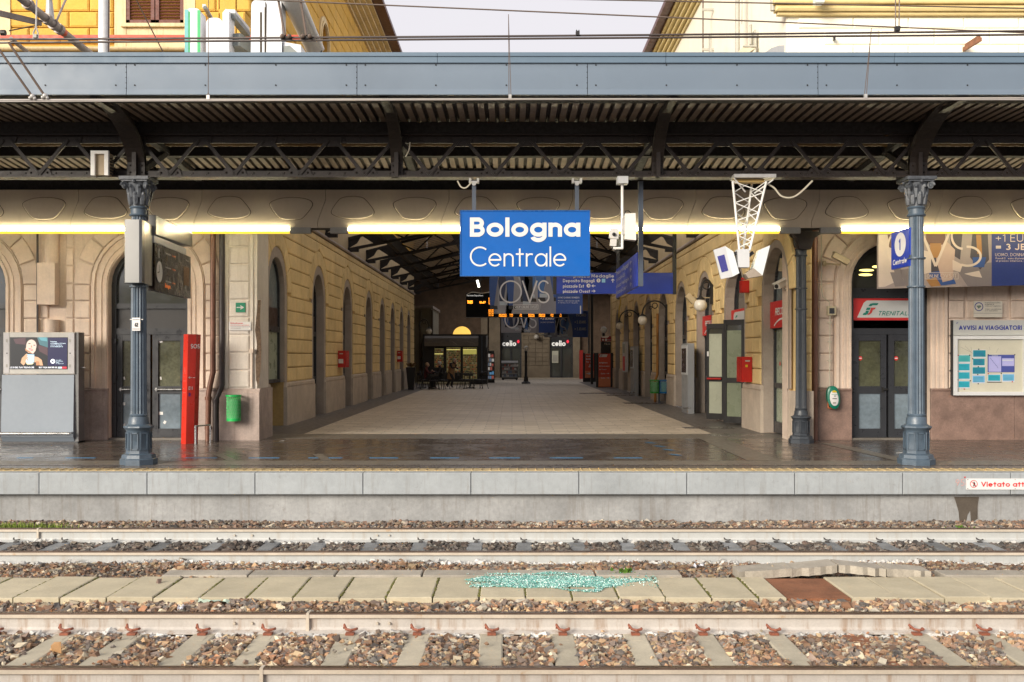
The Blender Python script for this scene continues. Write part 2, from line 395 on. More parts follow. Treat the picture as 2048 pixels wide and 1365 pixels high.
# ------------------------------------------------------------------ ground, platform, passage floor
M().box(-70, 70, -60, 13.9, -1.3, -.845).build('ground', m_ground, kind='structure')
pl = M(); pl.box(-60, 60, 13.78, 76, -1.2, -.30); pl.box(-60, 60, 14.2, 76, -.30, -.004)
plat = pl.build('platform', m_base, kind='structure', label='concrete platform body below the edge slabs')
# coping slabs, 1.48 m long, standing proud of the wall
xs = [-10.7+1.483*i for i in range(-2, 17)]
off = PX(510, 13.67)-(-3.5)
cw = 1.483; x0 = PX(942, 13.67)-9*cw
cm = M(); cm.boss([(.005, -.298), (cw-.005, -.298), (cw-.005, 0), (.005, 0)], 0, .53, .006)
T0 = M(lambda u, v, w: (u, .53-w, v)); T0.boss([(.005, -.298), (cw-.005, -.298), (cw-.005, 0), (.005, 0)], 0, .53, .008)
cmesh = T0.mesh('coping_slab', m_coping)
for i in range(19): place('coping_slab', cmesh, (x0+i*cw, 13.67, 0), plat)
rg = M()
for i in range(220): rg.tube([(-14+i*.128, 13.88, .003), (-14+i*.128, 14.14, .003)], .014, 5)
rg.box(-14, 14, 13.87, 14.15, .0, .006)
rg.build('tactile_strip', m_yellow, plat, kind='stuff')
M().box(-14, 14, 14.15, 14.72, 0, .003).build('paving_strip', m_strip2, plat)
M().box(-14, 14, 14.72, 15.22, 0, .005).build('paving_strip', m_strip, plat)
M().box(-14, 14, 14.53, 14.57, .003, .006).build('drain_channel', m_clip2, plat)
M().box(-14, 14, 15.22, 19.32, 0, .003).build('wet_paving', m_tile, plat)
sm = M(); sm.add([(PX(1398, 19.3), 19.32, .0075), (PX(1450, 19.3), 19.32, .0075), (PX(1560, 15.22), 15.22, .0075), (PX(1495, 15.22), 15.22, .0075)], [(0, 1, 2, 3)])
sm.build('paving_strip', m_strip, plat)
sm = M(); sm.add([(PX(1640, 18.3), 18.3, .0075), (PX(1672, 18.3), 18.3, .0075), (PX(1822, 15.22), 15.22, .0075), (PX(1790, 15.22), 15.22, .0075)], [(0, 1, 2, 3)])
sm.build('paving_strip', m_strip, plat)
for a in ((-9.6, -9.45), (-4.35, -4.2), (-2.9, -2.75)):
    M().add([(a[0], 15.22, .0075), (a[1], 15.22, .0075), (a[1]*1.12, 16.2, .0075), (a[0]*1.12, 16.2, .0075)], [(0, 1, 2, 3)]).build('paving_joint', m_strip, plat)
pf = M().box(-60, 60, 19.32, 76, -.02, -.001).build('passage_floor', m_passd, kind='structure')
M().box(-5.3, 5.3, 19.32, 20.45, 0, .004).build('threshold_strip', m_strip, pf)
M().box(-4.28, 4.12, 20.45, 62, 0, .004).build('pale_paving', m_pass, pf)
M().box(-9, 9, 62, 75, 0, .004).build('pale_paving', m_pass, pf)
for (xa, xb, y, Y2) in ((1370, 1470, 858, 855), (1160, 1272, 788, 786.6), (1215, 1290, 792, 790.3), (1250, 1325, 808, 805.8), (1425, 1560, 873, 869)):
    Ya = 1.6*FPX/(y-HZ); Yb = 1.6*FPX/(Y2-HZ)
    M().box(PX(xa, Ya), min(PX(xb, Ya), 5.1), Ya, Yb, .004, .010).build('dark_floor_patch', m_strip2, pf)  # thin dark patches laid on the passage floor
for x in range(-2, 5):           # blue tape dashes
    pass
bl = []
for a, b in ((-60, -10), (33, 65), (130, 190), (370, 433), (497, 558), (616, 684), (738, 796), (860, 918), (978, 1040), (1100, 1166), (1228, 1285)):
    Y = 15.62; o = M().box(PX(a, Y), PX(b, Y), Y, Y+.055, .003, .006).build('tape_mark', m_blue, plat); bl.append(o)
for (x, y) in ((1300, 887), (1318, 894), (1336, 901), (1349, 911)):
    Y = 1.6*FPX/(y-HZ); X = PX(x, Y); M().add([(X-.1, Y+.1, .011), (X-.02, Y+.12, .011), (X+.12, Y-.1, .011), (X+.03, Y-.12, .011)], [(0, 1, 2, 3)]).build('tape_mark', m_blue, plat)
# stain on the lower wall, red stencil
st = Art(TF(0, 13.78, 0), .002)
pts = [(1908, 994), (1958, 994), (1955, 1012), (1955, 1038), (1942, 1046), (1940, 1022), (1935, 1030), (1932, 1046), (1919, 1046), (1917, 1024), (1913, 1010)]
st.poly([(PX(x, 13.78), PZ(y, 13.78)) for x, y in pts], m_stain)
st.build('stain', plat)
m_faint = flat('faint_red_print', (.55, .30, .28)); m_red = flat('sign_red', (.50, .02, .02))
g = Art(TF(PX(1911, 13.67), 13.67, PZ(972, 13.67)), .001); g.text('958', 0, 0, .09, .09, m_faint); g.poly([(.11, .125), (.145, .125), (.128, .10)], m_red)
g.build('stencil_number', plat)
# ------------------------------------------------------------------ tracks
def rail_prof():
    return [(-.075, -.172), (.075, -.172), (.075, -.162), (.02, -.145), (.009, -.125), (.009, -.055), (.034, -.042), (.036, -.012), (.026, 0), (-.026, 0), (-.036, -.012), (-.036, -.042), (-.009, -.055), (-.009, -.125), (-.02, -.145), (-.075, -.162)]
def rail(parent, Y, mbody):
    p = rail_prof(); m = M(); n = len(p)
    m.v = [(-22, Y+a, ZR+b) for a, b in p]+[(22, Y+a, ZR+b) for a, b in p]
    for i in range(n):
        m.f.append([i, (i+1) % n, n+(i+1) % n, n+i]); m.mi.append(1 if i in (7, 8, 9) else 2 if i in (6, 10) else 0)
    m.f += [list(range(n)), list(range(n, 2*n))]; m.mi += [0, 0]
    return m.build('rail', [mbody, m_head, m_headside], parent)
def clip_mesh(mt):
    m = M(); m.box(-.036, .036, -.045, .02, 0, .018)
    m.tube([(-.05, -.01, .055), (-.055, .02, .075), (-.03, -.03, .05), (.01, -.045, .045), (.05, -.03, .05), (.055, .01, .045)], .012, 6)
    return m.mesh('clip', mt)
cl1, cl2 = clip_mesh(m_clip), clip_mesh(m_clip2)
def track(label, Ys, px, ypx, xsl, mb, msl, cmesh, z_sl):
    t = thing('railway_track', label, 'railway track', (0, (Ys[0]+Ys[1])/2, ZR-.3), 'railway tracks')
    for Y in Ys: rail(t, Y, mb)
    yc = (Ys[0]+Ys[1])/2
    s = M(); hw = .098
    T = M(lambda u, v, w: (u, v, w))
    T.boss([(-hw, -1.15), (hw, -1.15), (hw, 1.15), (-hw, 1.15)], -.2, 0, .012)
    for q in (-.62, .55):
        T.box(-.045, .045, q-.06, q+.06, 0, .002)
    sl = T.mesh('sleeper', msl)
    for X in xsl:
        place('sleeper', sl, (X, yc, z_sl), t, rot=(0, 0, random.uniform(-.012, .012)))
        for Y, s_ in ((Ys[1], -1), (Ys[0], 1)):
            place('clip', cmesh, (X+random.uniform(-.01, .01), Y+s_*.085, z_sl+.002), t, rot=(0, 0, 0 if s_ < 0 else math.pi), scale=(1, 1, 1) if yc < 10 else (.7, .7, .7))
    bm_ = M()
    for bx in (PX(470, Ys[1]), PX(505, Ys[1]), PX(755, Ys[1]), PX(779, Ys[1])):
        bm_.tube([(bx, Ys[1]-.03, ZR-.09), (bx, Ys[1]-.005, ZR-.09)], .011, 10)
    bm_.build('bolt', m_headside, t, kind='stuff')
    return t
sx1 = [PX(x, 8.55) for x in (137, 268, 411, 541, 703, 838, 984, 1125, 1268, 1403, 1545, 1828, 1962)]
sx1 = [sx1[0]-.6*i for i in range(6, 0, -1)]+sx1+[sx1[-1]+.6*i for i in range(1, 7)]
tr1 = track('nearer railway track on pale concrete sleepers with rusty red clips', (7.08, 8.587), 0, 0, sx1, m_rail, m_sleeper, cl1, -.775)
sx2 = [PX(x, 12.5) for x in (15, 115, 215, 325, 430, 538, 635, 742, 840, 950, 1048, 1155, 1255, 1358, 1462, 1560, 1665, 1770, 1875, 1975)]
sx2 = [sx2[0]-.64*i for i in range(5, 0, -1)]+sx2+[sx2[-1]+.64*i for i in range(1, 6)]
tr2 = track('farther railway track on dark sleepers below the platform edge', (11.287, 12.793), 0, 0, sx2, m_rail2, m_sleeper2, cl2, -.775)
# rusty steel tie between the rails of the nearer track
rp = M().box(PX(1688, 8.4), PX(1688, 8.4)+.17, 7.2, 8.45, -.79, -.765); rp.build('rusty_tie', m_rust, tr1)
jf = M(); 
for Y, xx in ((8.587, 617), (7.08, 525), (12.793, 78)):
    X = PX(xx, Y); jf.box(X-.012, X+.012, Y-.04, Y+.04, ZR-.165, ZR+.001)
jf.build('rail_joint', m_headside, tr1)
# ------------------------------------------------------------------ walkway between the tracks
wk = props(M().box(-16, 16, 9.10, 10.25, -.84, -.72).build('walkway', m_ground), kind='structure')
SZ = -.625
def slab_mesh(nm, w_, d_, h_, mt, bev=.01):
    T = M(lambda u, v, w: (u, v, w)); T.boss([(-w_/2, -d_/2), (w_/2, -d_/2), (w_/2, d_/2), (-w_/2, d_/2)], -h_, 0, bev); return T.mesh(nm, mt)
pitch = 93.0*9.2/FPX
slm = slab_mesh('paving_slab', pitch-.014, .86, .09, m_slab)
rustx = [PX(1600, 9.4), PX(1690, 9.4)]
k0 = PX(1051, 9.2)+pitch/2
for i in range(-22, 18):
    X = k0+i*pitch
    if i in (5, 6): continue
    place('paving_slab', slm, (X, 9.61+random.uniform(-.006, .006), SZ+random.uniform(-.006, .006)), wk, rot=(random.uniform(-.006, .006), random.uniform(-.008, .008), random.uniform(-.006, .006)))
X5 = k0+5*pitch-pitch/2
props(M().box(X5+.27, X5+2*pitch-.0, 9.2, 10.02, SZ-.05, SZ-.012).build('rusty_plate', m_rust, wk), label='rust brown steel plate in the walkway')
place('paving_slab', slab_mesh('paving_slab', .245, .86, .09, m_slab), (X5+.135, 9.61, SZ), wk)
b2 = slab_mesh('edge_slab', .86, .26, .08, m_slab2)
for i in range(-3, 9):
    X = PX(760, 10.2)+i*.88
    if 1.7 < X < 4.6 or i == -3: continue
    place('edge_slab', b2, (X, 10.19, SZ+.012), wk, rot=(0, 0, random.uniform(-.01, .01)))
for (xa, xb, tilt, dz) in ((1470, 1575, -.05, .02), (1572, 1664, -.06, .05), (1668, 1760, .06, .05), (1762, 1850, .05, .02)):
    Xa, Xb = PX(xa, 10.2), PX(xb, 10.2); n = 8
    T = M(); top = [(Xa, 10.32), (Xb, 10.32)]; edge = [(Xb-(Xb-Xa)*q/n, 10.04+random.uniform(-.035, .03)) for q in range(n+1)]
    T.prism(top+edge, -.05, .03); xm = (Xa+Xb)/2
    T.v = [(x, y, SZ+.02+z+dz+(x-xm)*-tilt*1.6) for x, y, z in T.v]
    T.build('broken_slab', m_slab2, wk)
# moss in the joints
ms = mat('moss', (.10, .10, .02), rough=1, var=.4, scale=30)
mm = M()
for i in range(-12, 6):
    X = k0+i*pitch-pitch/2
    for q in range(26):
        y = 9.2+.84*random.random(); a = random.uniform(.006, .016); mm.ball((X+random.uniform(-.008, .008), y, SZ-.008), a, 5, 3, 1, 1.6, .8)
mm.build('moss', ms, wk, kind='stuff', fix=False)
# ------------------------------------------------------------------ loose stones
def rocks(name, pos, size, cols, label, mt, squash=.75):
    n = len(pos)
    bv = np.array([(x, y, z) for z in (-1, 1) for y in (-1, 1) for x in (-1, 1)], float)*.72
    bf = np.array([(0, 2, 3), (0, 3, 1), (4, 5, 7), (4, 7, 6), (0, 1, 5), (0, 5, 4), (2, 6, 7), (2, 7, 3), (0, 4, 6), (0, 6, 2), (1, 3, 7), (1, 7, 5)])
    V = (bv[None]+rng.uniform(-.46, .46, (n, 8, 3)))*rng.uniform(.62, 1.3, (n, 1, 3))
    q = rng.normal(size=(n, 4)); q /= np.linalg.norm(q, axis=1)[:, None]; a, b, c, d_ = q.T
    Rm = np.stack([1-2*(c*c+d_*d_), 2*(b*c-a*d_), 2*(b*d_+a*c), 2*(b*c+a*d_), 1-2*(b*b+d_*d_), 2*(c*d_-a*b), 2*(b*d_-a*c), 2*(c*d_+a*b), 1-2*(b*b+c*c)], 1).reshape(n, 3, 3)
    V = np.einsum('nij,nkj->nki', Rm, V)*np.array([1, 1, squash])*size[:, None, None]+pos[:, None, :]
    F = (bf[None]+8*np.arange(n)[:, None, None]).reshape(-1)
    me = bpy.data.meshes.new(name); me.vertices.add(n*8); me.vertices.foreach_set('co', V.reshape(-1).astype(np.float32))
    me.loops.add(len(F)); me.loops.foreach_set('vertex_index', F.astype(np.int32))
    me.polygons.add(n*12); me.polygons.foreach_set('loop_start', np.arange(0, len(F), 3, dtype=np.int32)); me.polygons.foreach_set('loop_total', np.full(n*12, 3, np.int32))
    me.update(); me.shade_flat(); ca = me.color_attributes.new('tint', 'FLOAT_COLOR', 'POINT')
    cc = np.concatenate([np.repeat(cols, 8, 0), np.ones((n*8, 1))], 1); ca.data.foreach_set('color', cc.reshape(-1).astype(np.float32))
    me.materials.append(mt); o = bpy.data.objects.new(name, me); C.objects.link(o); ORG[o] = Vector()
    return props(o, label, kind='stuff')
pal = np.array([(.24, .125, .075), (.29, .155, .09), (.20, .13, .10), (.14, .115, .105), (.075, .07, .07), (.34, .20, .11), (.40, .27, .16), (.17, .09, .06), (.30, .25, .20), (.46, .36, .26), (.27, .115, .06), (.22, .15, .12), (.11, .08, .07)])*np.array([1, 1.13, 1.16])
def zone(y0, y1, dens, zf, size, hw=None, dark=1.0, greyer=0., skip=None, whites=()):
    area_w = lambda y: (y*.53+1.2)
    W = area_w(y1); n = int(dens*(y1-y0)*2*W)
    x = rng.uniform(-W, W, n); y = rng.uniform(y0, y1, n)
    keep = np.ones(n, bool)
    if skip is not None: keep &= ~skip(x, y)
    x, y = x[keep], y[keep]; n = len(x)
    sz = rng.lognormal(math.log(size), .28, n).clip(size*.45, size*2.0)*.92
    z = zf(x, y)+rng.uniform(-.03, .012, n)
    ci = pal[rng.integers(0, len(pal), n)]*rng.uniform(.6, 1.75, (n, 1))*dark; ci = ci*.8+.2*np.array([.25, .17, .11])*dark
    g = ci.mean(1, keepdims=True); ci = ci*(1-greyer)+g*greyer
    for yw, wd in whites:
        f = (np.abs(y-yw) < wd*rng.uniform(.3, 1, n)) & (rng.random(n) < .85); ci[f] = np.array([.58, .57, .54])*rng.uniform(.7, 1.1, (f.sum(), 1))
    # patches of rustier and greyer stone
    p = .5+.5*np.sin(x*1.9+1.3*np.sin(y*3)); ci *= (.86+.25*p)[:, None]
    return np.stack([x, y, z], 1), sz, ci
def near_any(x, xs, wd): 
    r = np.zeros(len(x), bool)
    for a in xs: r |= np.abs(x-a) < wd
    return r
bump = lambda x, y: .008*np.sin(x*5.1+y*3)+.010*np.sin(x*2.3-y*4.7)
P_, S_, K_ = [], [], []
def addz(*a, **k):
    p, s, c = zone(*a, **k); P_.append(p); S_.append(s); K_.append(c)
# between the rails of the nearer track: heaped between the sleepers, bare on them
addz(7.14, 8.52, 2100, lambda x, y: -.785+bump(x, y)+.0*x, .0235, skip=lambda x, y: near_any(x, sx1, .095+.035*np.sin(y*9+x*3)*0+.01), whites=((8.50, .07),))
addz(7.14, 8.52, 14, lambda x, y: -.752+0*x, .02)
addz(8.665, 9.20, 1700, lambda x, y: -.745+bump(x, y)+.07*np.clip((y-8.65)/.35, 0, 1), .025, whites=())
addz(10.02, 11.2, 1700, lambda x, y: -.70+bump(x, y)+.04*np.clip((10.5-y)/.5, 0, 1)-.02*np.clip((y-10.8)*3, 0, 1), .022, dark=.8, skip=lambda x, y: (y < 10.32) & (x > PX(690, 10.2)) & (x < 6.2), whites=((11.2, .2),))
addz(11.36, 12.72, 1100, lambda x, y: -.785+bump(x, y), .026, dark=.5, greyer=.5, skip=lambda x, y: near_any(x, sx2, .10), whites=((12.7, .05),))
addz(12.87, 13.78, 1100, lambda x, y: -.742+bump(x, y)*.6+.05*np.clip((y-13.0)*2, 0, 1), .024, dark=.85, greyer=.2)
addz(4.7, 6.98, 250, lambda x, y: -.77+bump(x, y), .032)
P = np.concatenate(P_); S = np.concatenate(S_); K = np.concatenate(K_)
print('STONES', len(P))
rocks('ballast', P, S, K, 'brown and grey ballast stones', m_ballast)
# small loose stones lying on slabs (a few)
# broken safety glass
m_glass_sh = mat('teal_glass_crumbs', (.22, .60, .56), rough=.12, var=.1, scale=30, attr='tint', spec=.9)
n = 9000
ang = rng.uniform(0, 2*math.pi, n); rr = rng.uniform(0, 1, n)**.62*(1+.16*np.sin(ang*5+1)+.1*np.sin(ang*9))
gx = PX(1105, 9.75)+rr*np.cos(ang)*.80; gy = 9.80+rr*np.sin(ang)*.33+.05*np.cos(gx*4)
n2 = 900; gx = np.concatenate([gx, rng.uniform(PX(930, 9.7), PX(1320, 9.7), n2)]); gy = np.concatenate([gy, rng.normal(9.85, .12, n2)])
hole = (((gx-PX(1160, 9.5))/.17)**2+((gy-9.52)/.06)**2 < 1) | (((gx-PX(1000, 9.5))/.2)**2+((gy-9.50)/.05)**2 < 1)
gx, gy = gx[~hole], gy[~hole]; n = len(gx)
gp = np.stack([gx, gy, np.full(n, SZ+.006)+rng.uniform(0, .006, n)+np.where(gy > 10.06, .012, 0)], 1)
gc = np.array([.17, .40, .35])*rng.uniform(.6, 1.5, (n, 1)); wf = rng.random(n) < .18; gc[wf] = (.75, .88, .84); df = rng.random(n) < .12; gc[df] = (.05, .2, .2)
rocks('broken_glass', gp, rng.uniform(.004, .008, n), gc, 'heap of teal safety glass crumbs on the walkway slabs', m_glass_sh, .6)
# litter and weeds
def tuft(name, cx, cy, z, n, h, col, label, spread=.1, leafy=False):
    m = M(); mt = mat(name+'_green', col, rough=.9, var=.3, scale=30)
    for i in range(n):
        x = cx+random.gauss(0, spread); y = cy+random.gauss(0, .04); a = random.uniform(0, 6.28); hh = h*random.uniform(.4, 1); l = random.uniform(.1, .5)*hh
        wd = .018 if leafy else .004
        dx, dy = math.cos(a), math.sin(a)
        m.add([(x-dy*wd, y+dx*wd, z), (x+dy*wd, y-dx*wd, z), (x+dx*l*.6+dy*wd*1.3, y+dy*l*.6-dx*wd, z+hh*.6), (x+dx*l, y+dy*l, z+hh), (x+dx*l*.6-dy*wd*1.3, y+dy*l*.6+dx*wd, z+hh*.6)], [(0, 1, 2, 3, 4)])
    return m.build(name, mt, None, fix=False, label=label, kind='stuff')
tuft('grass', PX(45, 13.4), 13.2, -.735, 900, .15, (.16, .22, .03), 'bright green grass in the ballast by the wall', .35)
tuft('grass', PX(255, 13.4), 13.45, -.74, 60, .09, (.16, .22, .03), 'thin grass blades against the platform wall', .12)
tuft('weeds', PX(1925, 13.3), 13.3, -.745, 60, .09, (.08, .17, .015), 'leafy green weed below the damp stain', .06, True)
tuft('weeds', PX(1898, 13.3), 13.4, -.745, 24, .06, (.12, .25, .02), 'small leafy weed beside the damp stain', .05, True)
tuft('weeds', PX(1250, 10.1), 10.2, -.64, 26, .09, (.07, .09, .035), 'grey green weed growing behind the walkway slabs', .05, True)
m_lit = flat('paper_litter', (.72, .72, .76))
def litter(name, x, y, Y, z, w_, label, mt=m_lit, cat='litter'):
    m = M(); X = PX(x, Y)
    k = 7; pts = []
    for i in range(k+1):
        for j in range(4): pts.append((X-w_/2+w_*i/k+random.uniform(-.01, .01), Y+.035*j+random.uniform(-.01, .01), z+random.uniform(0, .045)))
    m.add(pts, [(i*4+j, i*4+j+1, (i+1)*4+j+1, (i+1)*4+j) for i in range(k) for j in range(3)])
    return m.build(name, mt, None, fix=False, label=label, cat=cat)
litter('crumpled_wrapper', 425, 1193, 9.05, -.66, .30, 'pale green crumpled wrapper on ballast in front of the walkway', flat('wrapper_green', (.45, .55, .45)))
litter('crumpled_paper', 1398, 1133, 10.75, -.69, .10, 'crumpled white paper on the ballast behind the walkway')
litter('crumpled_paper', 360, 1205, 8.9, -.67, .06, 'small white paper scrap on ballast left of the wrapper')
def lone(x, Y, z, r, col, label):
    o = rocks('stone', np.array([(PX(x, Y), Y, z)]), np.array([r]), np.array([col]), label, m_ballast); o['kind'] = 'thing'; o['category'] = 'stone'; return o
lone(318, 9.75, SZ+.02, .035, (.16, .11, .09), 'brown stone lying alone on a walkway slab')
lone(113, 8.0, -.74, .055, (.45, .26, .12), 'ochre stone sitting at the end of a sleeper')
lone(1548, 10.15, SZ+.06, .04, (.42, .33, .22), 'pale stone lying on the cracked edge slabs')
lone(515, 7.75, -.755, .03, (.12, .11, .10), 'dark stone lying on a pale sleeper')
# opposite platform on which the camera stands
op = M().box(-40, 40, -3.0, 4.55, -1.2, 0); op.build('opposite_platform', m_base, kind='structure')

# unseen row of buildings behind the camera, added only for reflections
ob = thing('reflection_building', 'unseen yellow and cream building row added behind the camera for reflections', 'building', (0, -26, 0))
M().box(-26, 26, -27, -26, -.5, 6.2).build('wall', mat('opposite_plaster', (.42, .34, .20), rough=.9, var=.2, scale=.6), ob)
M().box(-26, 26, -25.9, -22.5, 3.9, 4.2).build('canopy', mat('opposite_canopy', (.08, .08, .09), rough=.8), ob)
for k in range(13):
    M().box(-24+4*k, -22+4*k, -26.02, -25.98, .4, 3.4).build('door', mat('opposite_door', (.05, .05, .05), rough=.4), ob)
    M().box(-25.1+4*k, -24.9+4*k, -22.9, -22.7, -.5, 3.9).build('post', mat('opposite_post', (.1, .12, .15), rough=.6), ob)
# ================================================================== STATION WINGS
m_plas = mat('yellow_plaster', (.72, .54, .26), rough=.85, var=.13, scale=1.6, bump=.3, bscale=70, rnd=.06, streak=.25, stcol=(.30, .20, .10))
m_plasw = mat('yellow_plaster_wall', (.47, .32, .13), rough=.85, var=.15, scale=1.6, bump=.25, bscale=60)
m_yel = mat('bright_yellow_plaster', (.66, .40, .07), rough=.8, var=.12, scale=1.5, bump=.5, bscale=45, rnd=.06, streak=.2, stcol=(.5, .33, .12))
m_yelw = mat('bright_yellow_wall', (.60, .35, .06), rough=.8, var=.12, scale=1.5, bump=.2)
m_pale = mat('overexposed_cream_plaster', (.92, .88, .74), rough=.7, var=.05, scale=1.5, bump=.2, rnd=.04)  # cream whitened to stand in for the wing's overexposed brightness
m_beige = mat('beige_stone_paint', (.67, .545, .45), rough=.8, var=.11, scale=1.8, bump=.25, bscale=60, rnd=.05, streak=.3, stcol=(.32, .25, .2))
m_beigel = mat('pale_grey_paint', (.68, .62, .55), rough=.75, var=.1, scale=2, bump=.3, bscale=70, rnd=.05, streak=.35, stcol=(.36, .28, .2))
m_plinth = mat('pink_granite', (.40, .32, .28), rough=.7, var=.25, scale=2.6, bump=.3, bscale=120, streak=.5, stcol=(.17, .12, .10))
m_plinthd = mat('brown_granite', (.23, .15, .12), rough=.5, var=.3, scale=3, bump=.2, bscale=120)
m_plinthp = mat('passage_granite', (.50, .42, .34), rough=.75, var=.15, scale=2.6, bump=.2, bscale=120, streak=.3, stcol=(.22, .17, .13))
m_trimst = mat('grey_brown_trim', (.36, .30, .25), rough=.75, var=.12, scale=2.5, bump=.25, bscale=120)
m_trimy = mat('cream_moulding', (.68, .55, .32), rough=.7, var=.12, scale=2, streak=.5, stcol=(.3, .2, .08))
m_frame = mat('dark_grey_frame', (.028, .030, .035), rough=.35, var=.1)
m_glass = mat('dark_reflecting_glass', (.05, .055, .05), rough=.05, var=.1, scale=1.2, spec=1, coat=.6)
m_glassg = mat('frosted_green_glass', (.33, .37, .28), rough=.3, var=.12, scale=1.5, spec=.6)
m_glassb = mat('pale_reflecting_glass', (.20, .24, .25), rough=.08, var=.35, scale=1.0, spec=.8)
m_brown = mat('brown_shutter', (.14, .045, .03), rough=.6, var=.2, scale=8)
m_gut = mat('dark_red_gutter', (.11, .05, .045), rough=.5)
m_dark = mat('dark_interior', (.012, .011, .010), rough=.8)
m_chrome = mat('steel', (.5, .5, .5), rough=.3, metal=.9, var=.05)
m_copper = mat('brown_pipe', (.17, .075, .045), rough=.4, var=.2, scale=5, metal=.2, spec=.6)
m_blackpipe = mat('dark_pipe', (.045, .035, .035), rough=.45, var=.2, scale=5)
m_paper = flat('white_paper', (.72, .72, .70))
m_lampw = mat('lit_lamp_white', (1, .96, .8), emit=2.5)

def wall_arched(m, u0, u1, v0, v1, ops, th=.35, N=14):
    """front skin at w=0, soffits back to w=-th; ops [(uc, half, spring, bottom)]"""
    us = [u0]+[x for (c, h, s, b) in ops for x in (c-h, c+h)]+[u1]
    for a, b in zip(us[::2], us[1::2]):
        if b-a > .01: m.box(a, b, v0, v1, -th, 0)
    for c, h, s, b in ops:
        if b > v0: m.box(c-h, c+h, v0, b, -th, 0)
        pts = [(c-h*math.cos(math.pi*i/N), s+h*math.sin(math.pi*i/N)) for i in range(N+1)]
        for p, q in zip(pts, pts[1:]):
            m.add([(p[0], p[1], 0), (q[0], q[1], 0), (q[0], v1, 0), (p[0], v1, 0), (p[0], p[1], -th), (q[0], q[1], -th)], [(0, 1, 2, 3), (0, 4, 5, 1)])
def ring(m, c, h, s, b, r0, r1, w0, w1, N=16):
    """moulding that follows the jambs and the arch"""
    def path(r): return [(c-h-r, b)]+[(c-(h+r)*math.cos(math.pi*i/N), s+(h+r)*math.sin(math.pi*i/N)) for i in range(N+1)]+[(c+h+r, b)]
    a, o = path(r0), path(r1); n = len(a)
    vs = [(u, v, w0) for u, v in a]+[(u, v, w1) for u, v in a]+[(u, v, w1) for u, v in o]+[(u, v, w0) for u, v in o]
    m.add(vs, [(k*n+i, k*n+i+1, (k+1)*n+i+1, (k+1)*n+i) for k in range(3) for i in range(n-1)])
def sector(c, s, r0, r1, a0, a1, g=.008, N=3):
    o = [(c+r0*math.cos(a0+(a1-a0)*i/N), s+r0*math.sin(a0+(a1-a0)*i/N)) for i in range(N+1)]
    p = [(c+r1*math.cos(a1-(a1-a0)*i/N), s+r1*math.sin(a1-(a1-a0)*i/N)) for i in range(N+1)]
    return o+p
def voussoirs(T, parent, mt, c, s, r0, r1, n, w1, bev=.018, gap=.012, name='block'):
    for k in range(n):
        a0 = math.pi*k/n; a1 = math.pi*(k+1)/n; rm = (r0+r1)/2
        m = M(T); m.boss(sector(c, s, r0, r1, a0+gap/rm, a1-gap/rm), 0, w1, bev); m.build(name, mt, parent)
CACHE = {}
def rect_block(T, parent, mt, a, b, c, d, w1, bev=.02, name='block', g=.010):
    """a block [a,b]x[c,d]; blocks of one size share their mesh"""
    o = T(a, c, 0); ex = T(a+1, c, 0); ez = T(a, c, 1)
    key = (round(b-a, 3), round(d-c, 3), w1, bev, tuple(round(ex[i]-o[i], 2) for i in range(3)), mt.name)
    if key not in CACHE:
        m = M(lambda u, v, w: tuple(T(a+u, c+v, w)[i]-o[i] for i in range(3)))
        m.boss([(g, g), (b-a-g, g), (b-a-g, d-c-g), (g, d-c-g)], 0, w1, bev); CACHE[key] = m.mesh('block', mt)
    return place(name, CACHE[key], o, parent)
def clip_block(T, parent, mt, a, b, c, d, cc, s, rad, side, w1, bev=.02, g=.010):
    """a block whose inner end is cut by the arch ring; side -1: arch is to the right of it, +1: to the left"""
    pts = []
    for i in range(5):
        v = c+g+(d-c-2*g)*i/4
        dv = v-s; x = math.sqrt(max(rad*rad-dv*dv, 0)) if dv > 0 else rad
        if abs(dv) >= rad: x = 0
        pts.append((cc-x-g if side < 0 else cc+x+g, v))
    if side < 0:
        if min(p[0] for p in pts)-a < .06: return
        poly = [(a+g, c+g)]+pts+[(a+g, d-g)]
    else:
        if b-max(p[0] for p in pts) < .06: return
        poly = [(b-g, d-g)]+[pts[4-i] for i in range(5)][:]+[(b-g, c+g)]
        poly = poly[::-1]; poly = [(b-g, c+g), (b-g, d-g)]+pts[::-1]
    m = M(T); m.boss(poly, 0, w1, bev); m.build('block', mt, parent)

